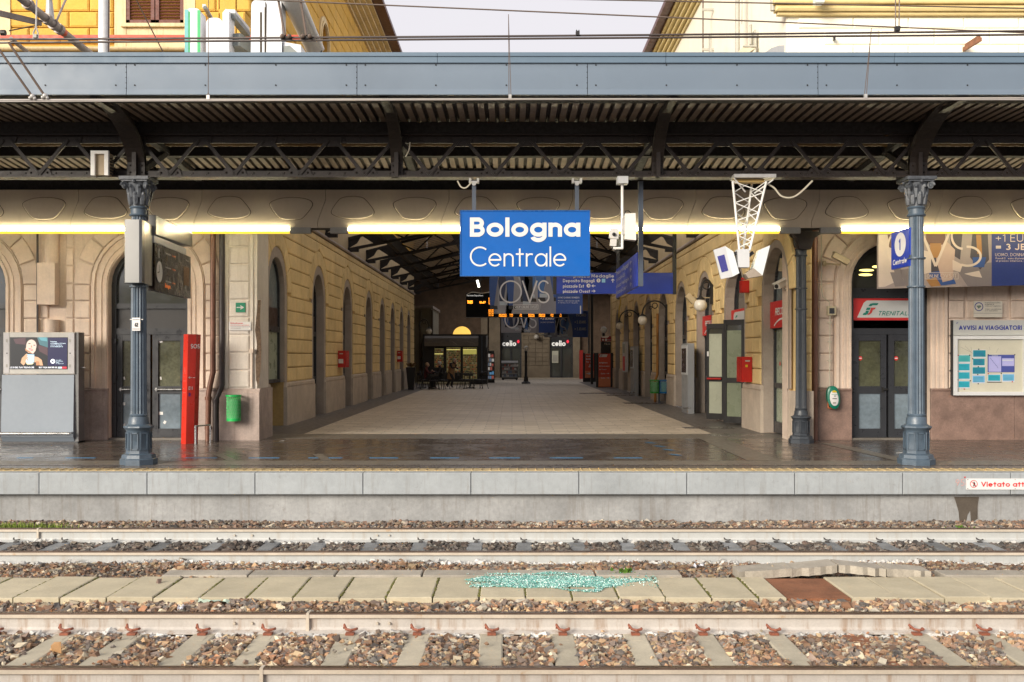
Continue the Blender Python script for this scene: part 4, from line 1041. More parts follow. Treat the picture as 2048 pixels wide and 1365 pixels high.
# corrugated roof: trapezoidal sheets rising then falling
def corr(name, xa, xb, ya, za, yb, zb_, pitch=.145, dep=.045, parent=can, mats=None):
    m = M(); n = int((xb-xa)/pitch); ys = [(ya, za), (yb, zb_)]
    prof = [(0, 0), (.58, 0), (.68, dep), (.90, dep), (1.0, 0)]
    for i in range(n):
        for (p, q) in zip(prof, prof[1:]):
            x0, x1 = xa+(i+p[0])*pitch, xa+(i+q[0])*pitch
            m.m = 0 if p[1] == 0 and q[1] == 0 else 1
            m.add([(x0, ya, za+p[1]), (x1, ya, za+q[1]), (x1, yb, zb_+q[1]), (x0, yb, zb_+p[1])], [(0, 1, 2, 3)])
    return m.build(name, mats or [m_corr, m_corrshade], parent, fix=False)
for a, b in ((-16, -5.4), (-5.4, 6.1), (6.1, 16)):
    corr('roof_sheet', a, b, FYc+.42, 5.05, 15.2, 5.05); corr('roof_sheet', a, b, 15.2, 5.045, 18.9, 4.70)
M().box(-16, 16, FYc+.07, 18.9, 5.12, 5.16).build('roof_top', m_fix, can)
for y, z0, z1 in ((14.62, 4.88, 5.04), (16.0, 4.82, 4.965), (17.25, 4.76, 4.84)):
    M().box(-16, 16, y, y+.16, z0, z1).build('purlin', m_irond, can)
M().box(-16, 16, 15.75, 15.79, 4.93, 4.965).build('purlin', mat('brown_timber', (.22, .13, .05), rough=.7), can)  # thin purlin strip in a lighter brown
zg0, zg1 = 4.235, 4.875
# lattice girder
m = M(); m.box(-16, 16, GY-.13, GY+.13, zg0, zg0+.022); m.box(-16, 16, GY-.012, GY+.012, zg0+.022, zg0+.11); m.box(-16, 16, GY-.06, GY+.06, zg0+.022, zg0+.035); m.build('bottom_chord', m_iron, can)
m = M(); m.box(-16, 16, GY-.12, GY+.12, zg1-.02, zg1); m.box(-16, 16, GY-.012, GY+.012, zg1-.12, zg1-.02); m.build('top_chord', m_iron, can)
rv = M()
for i in range(-70, 72):
    x = i*.225; rv.ball((x, GY-.135+.03, zg0+.03), .014, 6, 4); rv.ball((x, GY-.014, zg0+.075), .014, 6, 4); rv.ball((x, GY-.014, zg1-.07), .014, 6, 4)
rv.build('rivet', m_iron, can, kind='stuff', fix=False)
pit = 3.85/4
for b0 in BX[:-1]:
    for k in range(4):
        xt0 = b0+k*pit; xm = xt0+pit/2; xt1 = xt0+pit
        for (p, q) in (((xt0+.05, zg1-.08), (xm, zg0+.05)), ((xm, zg0+.05), (xt1-.05, zg1-.08))):
            mm = M(); mm.bar((p[0], GY-.02, p[1]), (q[0], GY-.02, q[1]), .012, .075, up=(0, 1, 0)); mm.bar((p[0], GY-.045, p[1]), (q[0], GY-.045, q[1]), .05, .014, up=(0, 1, 0))
            mm.build('diagonal_strut', m_iron, can)
        g = M(); g.prism_y([(xm-.19, zg0+.03), (xm+.19, zg0+.03), (xm+.17, zg0+.10), (xm+.10, zg0+.19), (xm+.04, zg0+.12), (xm-.04, zg0+.12), (xm-.10, zg0+.19), (xm-.17, zg0+.10)], GY-.03, GY-.014)
        for sx in (-.12, .12): g.ball((xm+sx, GY-.035, zg0+.08), .018, 6, 4)
        g.build('gusset_plate', m_iron, can)
        g = M(); g.prism_y([(xt1-.16, zg1-.03), (xt1-.10, zg1-.17), (xt1+.10, zg1-.17), (xt1+.16, zg1-.03)], GY-.03, GY-.014); g.build('gusset_plate', m_iron, can)
# brackets sweeping forward to the fascia
def bracket(x, wd):
    n = 10; pts = []
    for i in range(n+1):
        t = i/n; a = t*math.pi/2
        pts.append((GY-.02-(1.45)*(1-math.cos(a)), zg0+.05+(.80)*math.sin(a)))
    m = M()
    for (y0, z0), (y1, z1) in zip(pts, pts[1:]):
        m.bar((x, y0, z0), (x, y1, z1), wd, .05, up=(1, 0, 0)) if False else m.add(
            [(x+s*wd/2, y, z) for (y, z) in ((y0, z0), (y1, z1)) for s in (-1, 1)]+[(x+s*wd/2, y+.06, z+.06) for (y, z) in ((y0, z0), (y1, z1)) for s in (-1, 1)],
            [(0, 1, 3, 2), (4, 6, 7, 5), (0, 2, 6, 4), (1, 5, 7, 3)])
        m.add([(x+s*.012, y, z) for (y, z) in ((y0, z0), (y1, z1), ) for s in (-1, 1)]+[(x+s*.012, y+.30, z+.22) for (y, z) in ((y0, z0), (y1, z1)) for s in (-1, 1)],
              [(0, 2, 6, 4), (1, 5, 7, 3), (4, 6, 7, 5)])
    m.box(x-wd/2, x+wd/2, GY-.06, GY+.0, zg0, zg1); m.box(x-.03, x+.03, GY-.14, GY-.05, zg0, zg1-.1)
    for z in range(6): m.ball((x-wd*.32, GY-.065, zg0+.08+z*.1), .014, 6, 4); m.ball((x+wd*.32, GY-.065, zg0+.08+z*.1), .014, 6, 4)
    m.box(x-.05, x+.05, FYc+.1, GY, 5.0, 5.04)
    m.build('bracket', m_iron, can)
for i, x in enumerate(BX): bracket(x, .17 if i in (3, 4) else .26)
for x in (BX[2], BX[5]):            # cross ribs of the roof behind the columns
    m = M(); m.prism_x([(GY+.1, 4.93), (18.15, 4.66), (18.15, 4.76), (GY+.1, 5.03)], x-.06, x+.06); m.add([(x-.04, GY+.1, 4.4), (x+.04, GY+.1, 4.4), (x+.04, GY+1.3, 4.95), (x-.04, GY+1.3, 4.95), (x-.04, GY+.1, 4.3), (x+.04, GY+.1, 4.3), (x+.04, GY+1.4, 4.9), (x-.04, GY+1.4, 4.9)], [(0, 1, 2, 3), (4, 5, 6, 7), (0, 3, 7, 4), (1, 2, 6, 5)]); m.build('roof_rib', m_irond, can)
for x in (BX[3], BX[4], BX[1], BX[6]):
    m = M(); m.prism_x([(GY+.1, 4.93), (18.15, 4.66), (18.15, 4.76), (GY+.1, 5.03)], x-.06, x+.06); m.bar((x+.15, GY+.2, 4.35), (x+.25, 17.5, 4.75), .05, .08); m.build('roof_rib', m_irond, can)
# ---------- cast iron columns
m_col = mat('blue_grey_cast_iron', (.066, .096, .13), rough=.42, var=.2, scale=7, spots=.5, spcol=(.07, .08, .09), spec=.6, bump=.15, bscale=60)
m_cap = mat('sooty_capital', (.085, .095, .11), rough=.5, var=.4, scale=18, spec=.6)
def column(x, y, top, label, loc0=0, s=1.0, m_col=m_col, m_cap=m_cap):
    t = thing('iron_column', label, 'column', (x, y, loc0), 'iron columns')
    H = top-.42*s
    b = M(); o = math.pi/8
    prof = [(.245, 0), (.245, .085), (.225, .10), (.215, .15), (.17, .17), (.165, .20), (.165, .50), (.175, .515), (.185, .53), (.20, .55), (.195, .57), (.15, .60), (.14, .68), (.125, .71), (.135, .73), (.12, .75)]
    b.lathe([(r*s/math.cos(math.pi/8), z*s) for r, z in prof[:11]], x, y, 8, rot=o)
    b.lathe([(r*s, z*s) for r, z in prof[10:]], x, y, 28)
    for k in range(8):
        a = k*math.pi/4; c_, s_ = math.cos(a), math.sin(a); r0 = .167*s
        for (u0, u1, z0, z1) in ((-.05, .05, .22, .24), (-.05, .05, .46, .48), (-.055, -.04, .22, .48), (.04, .055, .22, .48)):
            vs = []
            for rr in (r0-.01, r0+.010):
                for u, z in ((u0, z0), (u1, z0), (u1, z1), (u0, z1)): vs.append((x+c_*rr-s_*u*s, y+s_*rr+c_*u*s, z*s))
            b.add(vs, [(4, 5, 6, 7), (0, 1, 5, 4), (1, 2, 6, 5), (2, 3, 7, 6), (3, 0, 4, 7)])
    b.build('base', m_col, t, smooth=True)
    sh = M(); z0 = .75*s
    sh.lathe([(.122*s, z0), (.118*s, z0+.04), (.104*s, H-.16), (.102*s, H-.13)], x, y, 96, flute=.13, nf=16); sh.build('shaft', m_col, t, smooth=False)
    rg_ = M()
    for z in (H-.13, H-.02): rg_.lathe([(.10*s, z-.02), (.128*s, z-.015), (.135*s, z), (.128*s, z+.015), (.10*s, z+.02)], x, y, 28)
    rg_.lathe([(.115*s, H-.12), (.115*s, H-.03)], x, y, 28)
    for z in (z0+.5+(H-z0)*.45, z0+(H-z0)*.75): rg_.lathe([(.11*s, z-.012), (.131*s, z-.01), (.131*s, z+.01), (.11*s, z+.012)], x, y, 28)
    rg_.build('necking', m_col, t, smooth=True)
    c = M(); zc = H
    c.lathe([(.105*s, zc), (.11*s, zc+.12*s), (.13*s, zc+.24*s), (.17*s, zc+.33*s), (.17*s, zc+.36*s)], x, y, 24)
    c.box(x-.215*s, x+.215*s, y-.215*s, y+.215*s, zc+.375*s, zc+.42*s); c.box(x-.19*s, x+.19*s, y-.19*s, y+.19*s, zc+.35*s, zc+.375*s)
    for k in range(8):
        for (zz, r0, r1, hh, wd, ph) in ((.02, .115, .155, .15, .045, 0), (.12, .125, .185, .16, .04, .39)):
            a = k*math.pi/4+ph; pts = []
            for q in range(6):
                tt = q/5; rr = r0+(r1-r0)*tt**2; pts.append((x+rr*s*math.cos(a), y+rr*s*math.sin(a), zc+(zz+hh*math.sin(tt*2.2)/.9)*s))
            c.tube(pts, [wd*s*f for f in (.7, 1, 1, .9, .7, .5)], 6)
    for k in range(4):
        a = math.pi/4+k*math.pi/2; cx_, cy_ = x+.215*s*math.cos(a), y+.215*s*math.sin(a); ta = Vector((-math.sin(a), math.cos(a), 0)); ra = Vector((math.cos(a), math.sin(a), 0))
        pts = []
        for q in range(15):
            th = q/14*4.2*math.pi/1.4; r_ = .055*(1-q/18)*s; pts.append(Vector((cx_, cy_, zc+.29*s))+ra*(r_*math.cos(th))+Vector((0, 0, r_*math.sin(th))))
        c.tube(pts, .018*s, 6); c.ball((cx_, cy_, zc+.29*s), .026*s, 8, 6)
    for k in range(4):
        a = k*math.pi/2; c.ball((x+.19*s*math.cos(a), y+.19*s*math.sin(a), zc+.35*s), .03*s, 8, 6)
    c.build('capital', m_cap, t, smooth=True)
    return t
colL = column(BX[2]+.02, GY, zg0, 'iron column carrying the steel display box on its shaft')
colR = column(BX[5]-.01, GY, zg0, 'iron column with the numbered blue flag sign beside it')
column(BX[0]-.5, GY, zg0, 'iron column beyond the information screen'); column(BX[7]+.5, GY, zg0, 'iron column beyond the white notice board')
t = column(PX(1600, 18.45), 18.38, 3.95, 'dark iron column against the yellow corner beside the brown drain pipe', s=.86, m_col=mat('dark_iron_paint', (.035, .042, .052), rough=.45, var=.2, scale=7), m_cap=m_iron)
m = M(); x = PX(1600, 18.45); m.prism_y([(x-.1, 3.55), (x+.1, 3.55), (x+.16, 3.75), (x+.36, 3.87), (x-.26, 3.87), (x-.15, 3.75)], 18.1, 18.25); m.build('bracket', m_iron, t)
# ---------- beige band with the fluorescent lamps
BY = 17.6
band = thing('lamp_beam', 'beige panelled beam carrying bright yellow fluorescent lamps above the doors', 'light beam', (0, BY, 3.8))
zb0, zb1 = PZ(456, BY), PZ(380, BY)
for k in range(-3, 11):
    xa, xb = 157+247*k, 157+247*(k+1)
    # slanting joints
    Xa0, Xa1, Xb0, Xb1 = PX(xa-16, BY)+.004, PX(xa, BY)+.004, PX(xb-16, BY)-.004, PX(xb, BY)-.004
    zm = zb0+.22
    m = M(); m.prism_y([(Xa0, zb0), (Xb0, zb0), (Xb0, zm*.5+zb0*.5), (Xb1, zb1-.18), (Xb1, zb1), (Xa1, zb1), (Xa1, zb1-.18), (Xa0, zm*.5+zb0*.5)], BY, BY+.04)
    p = m.build('panel', m_band, band)
    for j, xc in enumerate((xa+54, xa+178)):
        def shape(s_, dz=0):
            up = 1 if j == 1 else -1
            pts = [(-45, 7), (-40, 14), (-20, 21), (10, 23), (38, 18), (45, 10), (43, 2), (26, -19), (18, -23), (-2, -25), (-22, -22), (-30, -15)]
            q = [(PX(xc+a*s_*1.0, BY), PZ(417-up*b*s_, BY)+dz) for a, b in pts]
            # round off
            for _ in range(2): q = [((.75*q[i][0]+.25*q[(i+1) % len(q)][0], .75*q[i][1]+.25*q[(i+1) % len(q)][1]), (.25*q[i][0]+.75*q[(i+1) % len(q)][0], .25*q[i][1]+.75*q[(i+1) % len(q)][1])) for i in range(len(q))]; q = [v for pr in q for v in pr]
            return q
        g = M(lambda u, v, w: (u, BY-w, v)); o_, i_ = shape(1.0), shape(.965); n = len(o_)
        g.add([(a, b, .003) for a, b in o_]+[(a, b, .003) for a, b in i_], [(q, (q+1) % n, n+(q+1) % n, n+q) for q in range(n)]); g.build('groove', m_groove, p, fix=False)
        g = M(lambda u, v, w: (u, BY-w, v)); g.boss(i_, 0, .018, .010); g.build('raised_plate', m_band, p)
M().box(-15.5, 15.5, BY+.04, BY+.5, zb0+.02, zb1-.002).build('beam_body', m_irond, band)
M().box(-15.5, 15.5, BY+.1, BY+.25, zb1, zb1+.24).build('blocking_board', m_irond, band)  # dark board added above the panels to block the bright gap
zt0, zt1 = PZ(467.5, BY), PZ(455.5, BY)
for a, b in ((-470, -60), (-20, 580), (697, 1558), (1682, 2560)):
    X0, X1 = PX(a, BY), PX(b, BY); n = max(1, round((X1-X0)/1.5))
    for q in range(n):
        xa, xb = X0+(X1-X0)*q/n, X0+(X1-X0)*(q+1)/n
        M().box(xa+.003, xb-.003, BY-.05, BY+.05, zt0+.045, zt1).build('fluorescent_lamp', m_tube, band)
        M().box(xa+.003, xb-.003, BY-.045, BY+.05, zt0, zt0+.043).build('reflector', m_refl, band)
for a, b in ((580, 622), (661, 697), (1558, 1600), (1640, 1682)):
    m = M(); 
    for q in range(3): z = zt0+.01+q*.033; m.box(PX(a, BY), PX(b, BY), BY-.04, BY+.05, z, z+.026)
    m.box(PX(a, BY), PX(b, BY), BY-.03, BY+.05, zt0, zt1); m.build('lamp_housing', m_fix, band)
# ================================================================== PASSAGE ROOF
pr = thing('passage_roof', 'pitched roof of the passage on black lattice trusses', 'roof', (0, 36, 4.9))
m_sheet = mat('beige_roof_sheet', (.52, .43, .31), rough=.6, var=.08, scale=2)
RX = 4.0  # roof stops short of the walls, side gaps added to admit daylight
def zr(x): return 5.75+(RX-abs(x))*.26
RI = 2.3          # half width of the ridge opening, added to admit daylight
for S in (-1, 1):
    m = M(); Y = 19.0; n = 0
    while Y < 54:                     # boards run across the slope
        m.m = 0; m.add([(S*RX, Y, zr(RX)), (S*RX, Y+.42, zr(RX)), (S*RI, Y+.42, zr(RI)), (S*RI, Y, zr(RI))], [(0, 1, 2, 3)])
        m.m = 1; m.add([(S*RX, Y+.42, zr(RX)), (S*RX, Y+.42, zr(RX)+.05), (S*RI, Y+.42, zr(RI)+.05), (S*RI, Y+.42, zr(RI))], [(0, 1, 2, 3)]); m.add([(S*RX, Y+.42, zr(RX)+.05), (S*RX, Y+.50, zr(RX)+.05), (S*RI, Y+.50, zr(RI)+.05), (S*RI, Y+.42, zr(RI)+.05)], [(0, 1, 2, 3)])
        Y += .5
    m.build('roof_sheet', [m_sheet, m_corrshade], pr, fix=False)
    M().box(S*4.05-.08, S*4.05+.08, 19.8, 54, 5.30, 5.68).build('longitudinal_beam', m_irond, pr)
    M().box(S*1.7-.05, S*1.7+.05, 19.8, 54, 6.2, 6.36).build('longitudinal_beam', m_irond, pr)
for k, Y in enumerate([20.3, 24.2, 28.1, 32, 35.9, 39.7, 43.3, 46.8, 50.4, 53.8]):
    for S in (-1, 1):
        zl = lambda x: 4.98+(WX-abs(x))*.20; zu = lambda x: zr(x)-.05
        m = M(); yb = Y
        pts = [(-WX if S < 0 else WX, zl(WX)), (0, zl(0))]
        m.bar((S*WX, Y, zl(WX)), (0, Y, zl(0)), .10, .10, up=(0, 1, 0)) if False else None
        def slab(x0, z0, x1, z1, h, wy=.12): m.prism_y([(x0, z0), (x1, z1), (x1, z1+h), (x0, z0+h)], Y-wy/2, Y+wy/2)
        slab(S*WX, zl(WX), 0, zl(0), .085); slab(S*WX, zu(WX)-.04, 0, zu(0)-.04, .085)
        m.prism_y([(S*WX, zl(WX)-.02), (S*(WX-.35), zl(WX)-.02), (S*(WX-.35), zl(WX)+.1), (S*WX, zl(WX)+.1)], Y-.1, Y+.1)
        # plate with an opening by the wall
        h0 = [(WX, zl(WX)+.08), (WX, zu(WX)), (WX-.45, zu(WX-.45)), (WX-.30, zl(WX)+.25)]
        m.prism_y([(S*a, b) for a, b in h0], Y-.03, Y+.03)
        m.prism_y([(S*a, b) for a, b in ((WX-1.15, zl(4.1)+.06), (WX-.85, zl(4.4)+.06), (WX-.42, zu(4.8)), (WX-1.3, zu(4.0)))], Y-.03, Y+.03)
        xs_ = [WX-1.2-.62*q for q in range(8)]
        for q, (a, b) in enumerate(zip(xs_, xs_[1:])):
            if b < 0: break
            p = (S*a, zl(a)+.06) if q % 2 else (S*a, zu(a)); r_ = (S*b, zu(b)) if q % 2 else (S*b, zl(b)+.06)
            m.bar((p[0], Y, p[1]), (r_[0], Y, r_[1]), .05, .06, up=(0, 1, 0))
        m.build('truss', m_irond, pr)
# dark concourse behind the passage
cc = thing('rear_hall', 'dark brown brick hall at the far end of the passage', 'building', (0, 74, 0))
m_bbrick = mat('dark_brown_brick', (.085, .055, .036), rough=.9, var=.3, scale=2)
m_bstone = mat('dim_stone_pier', (.15, .12, .085), rough=.85, var=.2, scale=2)
BW = 74
bd = [PX(1001, BW), PX(1043, BW), PX(1100, BW), PX(1146, BW)]
M().box(-12, bd[0], BW, BW+.4, 0, 9).build('wall', m_bbrick, cc); M().box(bd[1], bd[2], BW, BW+.4, 0, 9).build('wall', m_bstone, cc); M().box(bd[3], 12, BW, BW+.4, 0, 9).build('wall', m_bbrick, cc)
M().box(bd[0], bd[1], BW, BW+.4, 4.4, 9).build('wall', m_bbrick, cc); M().box(bd[2], bd[3], BW, BW+.4, 4.4, 9).build('wall', m_bbrick, cc)
for xa, xb in ((978, 1000), (1146, 1160), (962, 975)):
    M().box(PX(xa, 73.8), PX(xb, 73.8), 73.75, 74, 0, 4.6).build('pier', m_bstone, cc)
M().box(-12.2, -12, 53, 74.4, 0, 9).build('wall', m_bbrick, cc); M().box(12, 12.2, 53, 74.4, 0, 9).build('wall', m_bbrick, cc)
M().box(-12.2, 12.2, 53.6, 59, 8.6, 8.8).build('ceiling', m_dark, cc); M().box(-12.2, 12.2, 67, 74.6, 8.6, 8.8).build('ceiling', m_dark, cc)  # open strip between the two ceilings added to admit daylight
M().box(-12, -4.6, 53.5, 53.7, 6.0, 9).build('wall', m_dark, cc); M().box(4.6, 12, 53.5, 53.7, 6.0, 9).build('wall', m_dark, cc); M().box(-4.6, 4.6, 54.1, 54.2, 6.0, 9).build('wall', m_dark, cc)
for q in range(14):
    for (xa, xb) in ((bd[1]+.05, bd[2]-.05),):
        for j in range(4):
            w_ = (xb-xa)/4; rect_block(TF(0, BW, 0), cc, m_bstone, xa+w_*j, xa+w_*(j+1), .9+q*.32, .9+(q+1)*.32, .04, .02)
m_celw = mat('lit_white_letters', (.85, .85, .82), emit=.2); m_celr = mat('lit_red_star', (.8, .03, .06), emit=.4)
for (a_, b_) in ((bd[0], bd[1]), (bd[2], bd[3])):
    f = M(); 
    f.box(a_, b_, BW+.1, BW+.2, 2.2, 4.4); f.box(a_, a_+.1, BW+.05, BW+.2, 0, 2.2); f.box(b_-.1, b_, BW+.05, BW+.2, 0, 2.2); f.box((a_+b_)/2-.06, (a_+b_)/2+.06, BW+.08, BW+.2, 0, 2.2); f.box(a_, b_, BW+.08, BW+.2, 0, .12)
    d_ = f.build('shop_door', m_frame, cc)
    M().box(a_+.1, b_-.1, BW+.13, BW+.16, .12, 2.2).build('pane', m_glass, d_)
    a = Art(TF(0, BW+.1, 0), .004); a.text('celio', a_+.14, 2.36, .42, .20, m_celw, width=1.02, track=.14); a.text('*', a_+1.22, 2.46, .36, .28, m_celr, width=.2)
    a.build('lettering', d_)
    if a_ > 2:
        b = Art(TF(0, BW+.1, 0), .07); b.rect(a_+.15, a_+.62, 1.1, 2.0, flat('dim_poster', (.4, .4, .33)), 2); b.rect(a_+.2, a_+.57, 1.2, 1.7, m_fix, 3); b.build('poster', d_)
m_gold = mat('lit_gold_fanlight', (1, .62, .12), emit=.42)
gx_, gz_ = PX(924, BW), PZ(672, BW)
m = M(TF(0, BW, 0)); m.prism(circ(gx_, gz_, .68, .75, 24, 0, 180, True), 0, .05); m.build('fanlight', m_gold, cc)
m = M(TF(0, BW, 0)); ring(m, gx_, .70, gz_, gz_-.2, 0, .25, 0, .08); m.build('arch_moulding', m_bbrick, cc)
# pale side building on the left past the passage
t = thing('side_building', 'pale plaster building corner behind the dark cafe kiosk', 'building', (-6.6, 60, 0))
M().box(-12, PX(868, 62), 60, 66, 0, PZ(617, 60)).build('wall', mat('grey_green_plaster', (.30, .27, .20), rough=.85, var=.2, scale=2), t)
M().box(-12.1, PX(868, 62)+.1, 59.9, 66, PZ(617, 60), PZ(612, 60)).build('cornice', m_trimst, t)
for x in (838, 862): M().box(PX(x, 59.9), PX(x+4, 59.9), 59.85, 60, 0, PZ(620, 60)).build('pilaster', m_bstone, t)
# ================================================================== SIGNS AND SCREENS UNDER THE CANOPY
m_sblue = mat('station_blue', (.0, .095, .39), rough=.5, var=.06, scale=1.2, spec=.3)
m_nblue = mat('direction_blue', (.006, .035, .36), rough=.4, var=.08)
m_strut = mat('blue_grey_strut', (.06, .075, .10), rough=.45, var=.15)
m_cw = flat('sign_white', (.66, .65, .64))
m_lgrey = mat('light_grey_metal', (.52, .53, .54), rough=.45, var=.05)
m_pgrey = mat('pale_blue_grey_metal', (.22, .26, .31), rough=.45, var=.05, scale=1)
m_galv = mat('galvanised_steel', (.48, .47, .45), rough=.4, metal=.5, var=.15, scale=9)
m_brush = mat('brushed_steel', (.19, .19, .185), rough=.34, metal=.8, var=.03, scale=.3)
m_orange = mat('lit_orange_led', (1, .30, .02), emit=1.6)
m_blk = mat('black_metal', (.016, .015, .015), rough=.4, var=.1)
m_redbox = mat('fire_red_metal', (.45, .015, .012), rough=.4, var=.1)
# ---- main name sign
SY = 14.62
t = thing('station_sign', 'large blue station name sign hanging from the lattice girder', 'sign', (PX(1050, SY), SY, PZ(553, SY)))
x0, x1, z0, z1 = PX(920, SY), PX(1180, SY), PZ(553, SY), PZ(421, SY)
M().box(x0+.012, x1-.012, SY, SY+.06, z0+.012, z1-.012).build('board', m_sblue, t)
f = M(); f.box(x0, x1, SY-.012, SY+.07, z1-.014, z1); f.box(x0, x1, SY-.012, SY+.07, z0, z0+.014); f.box(x0, x0+.012, SY-.012, SY+.07, z0+.014, z1-.014); f.box(x1-.012, x1, SY-.012, SY+.07, z0+.014, z1-.014); f.build('frame', mat('blue_edge', (.01, .10, .34), rough=.3), t)
a = Art(TF(0, SY, 0), .002); s_ = SY/FPX
a.text('Bologna', PX(939.5, SY), PZ(474, SY), 38.5*s_, .215, m_cw, width=221.5*s_, track=.075, layer=2, xw=1.0, seg=40, xh=.73)
a.text('Centrale', PX(940, SY), PZ(533.5, SY), 40.0*s_, .082, m_cw, width=192.5*s_, track=.12, layer=2, xw=1.0, seg=40)
a.build('lettering', t)
for x in (948, 1154):
    M().box(PX(x-4, SY), PX(x+4, SY), SY+.0, SY+.06, z1, PZ(366, SY)).build('hanger', m_strut, t)
    c = M(); c.tube([(PX(x, SY), SY-.03, PZ(368, SY)), (PX(x, SY), SY+.07, PZ(368, SY))], .03, 12); c.box(PX(x-10, SY), PX(x-6, SY), SY-.02, SY+.1, PZ(366, SY), PZ(357, SY)); c.box(PX(x+6, SY), PX(x+10, SY), SY-.02, SY+.1, PZ(366, SY), PZ(357, SY)); c.box(PX(x-10, SY), PX(x+10, SY), SY, SY+.06, PZ(366, SY), PZ(362, SY))
    c.build('clamp', m_galv, t)
# ---- hanging post with speaker and camera right of the sign
CY = 14.6
t = thing('camera_post', 'white hanging post with box and small camera beside the blue name sign', 'camera post', (PX(1244, CY), CY, PZ(497, CY)))
p = lambda x, y, Y=CY: (PX(x, Y), Y, PZ(y, Y))
M().box(PX(1234, CY), PX(1255, CY), CY-.1, CY+.1, PZ(369, CY), PZ(355, CY)).build('mount', m_lgrey, t)
m = M(); m.tube([p(1244.5, 368), p(1244.5, 497)], .021, 8); m.tube([p(1226, 497), p(1246, 497)], .018, 8); m.build('pole', m_white, t)
m = M(lambda u, v, w: (u, v, w)); m.prism_y([(PX(1249, CY), PZ(480, CY)), (PX(1271, CY), PZ(482, CY)), (PX(1270, CY), PZ(428, CY)), (PX(1249, CY), PZ(429, CY))], CY-.08, CY+.09); m.build('box', mat('white_box', (.72, .70, .64), rough=.5, var=.05), t)
m = M(); m.box(PX(1244, CY), PX(1250, CY), CY-.03, CY+.03, PZ(470, CY), PZ(437, CY)); m.build('bracket', m_galv, t)
m = M(); m.bar(p(1229, 458), p(1227, 478), .10, .13); m.bar(p(1227, 478), p(1226, 493), .07, .09); m.build('camera', mat('old_white', (.55, .53, .50), rough=.6), t)
m = M(); m.ball(p(1228, 469, CY-.07), .028, 10, 6); m.build('lens', m_blk, t)
m = M(); m.tube([p(1247, 432), p(1251, 423), p(1257, 422), p(1262, 427)], .009, 6); m.tube([p(1223, 478), p(1225, 495), p(1232, 505), p(1238, 500), p(1240, 480)], .009, 6); m.build('cable', m_blk, t)
# ---- long dark hanger and the narrow side-on direction sign
HY = 15.0; HX = PX(1281, HY)
t = thing('side_direction_sign', 'dark blue direction sign seen side on, hanging right of the camera post', 'sign', (HX, 16.5, 2.6))
M().box(HX-.035, HX+.035, HY-.05, HY+.05, PZ(573, HY), 4.23).build('hanger', m_strut, t)
yl = 18.1; zA, zB = 2.66, 3.17
M().box(HX-.045, HX-.01, HY+.05, yl, zA, zB).build('board', m_nblue, t)
M().box(HX-.03, HX+.02, yl, yl+.08, zA-.02, 4.6).build('hanger', m_blk, t)
a = Art(TR(0, 0, 0), 0)
TS = lambda u, v, w: (HX-.045-w, -u, v)
a = Art(TS, .003)
m_dimw = flat('dim_white_print', (.5, .5, .55))
for i, tx in enumerate(('Deposito Bagagli', 'piazzale Est', 'piazza Medaglie', 'piazzale Ovest')):
    a.text(tx, -yl+.12, zB-.115-.115*i, .075, .2, m_dimw, width=(1.9, 1.4, 1.9, 1.6)[i], layer=2)
    a.disc(-yl+2.25, zB-.08-.115*i, .035, m_dimw, 2); a.text('<', -yl+2.35, zB-.115-.115*i, .07, .2, m_dimw)
a.build('lettering', t)
# ---- blue direction board
DY = 20.3
t = thing('direction_board', 'wide blue direction board with arrows hung across the passage', 'sign', (PX(1235, DY), DY, PZ(588, DY)))
x0, x1, z0, z1 = PX(1113, DY), PX(1346, DY), PZ(588, DY), PZ(546, DY)
M().box(x0, x1, DY, DY+.06, z0, z1).build('board', m_nblue, t)
M().box(x1, x1+.07, DY-.01, DY+.08, z0-.01, 5.75).build('hanger', m_blk, t); M().box(x0-.07, x0, DY-.01, DY+.08, z0-.01, 5.9).build('hanger', m_blk, t)
a = Art(TF(0, DY, 0), .002); sd = DY/FPX; h = 6.6*sd
q = lambda x: PX(x, DY)
for y, tx, xa, wd in ((555.5, 'piazza Medaglie', 1167-20, 81), (565, 'Deposito Bagagli', 1126, 63), (575.8, 'piazzale Est', 1126, 42), (586.2, 'piazzale Ovest', 1126, 54)):
    a.text(tx, q(xa), PZ(y, DY), h, .16, m_cw, width=wd*sd, layer=2)
for cx_, cy_, ch in ((1197, 561.5, '1'), (1177, 571.8, '4')):
    a.disc(q(cx_), PZ(cy_, DY), 3.9*sd, m_cw, 2); a.text(ch, q(cx_)-.012, PZ(cy_+2.2, DY), .044, .2, m_nblue, layer=4)
a.rect(q(1203.5), q(1210.5), PZ(565.5, DY), PZ(558, DY), flat('pale_blue_print', (.25, .55, .75)), 2)
a.text('^', q(1222), PZ(565.5, DY), 7.5*sd, .2, m_cw, width=7*sd); a.text('<', q(1183), PZ(575.8, DY), 7*sd, .2, m_cw, width=8*sd); a.text('>', q(1183), PZ(586.2, DY), 7*sd, .2, m_cw, width=8*sd)
a.build('lettering', t)
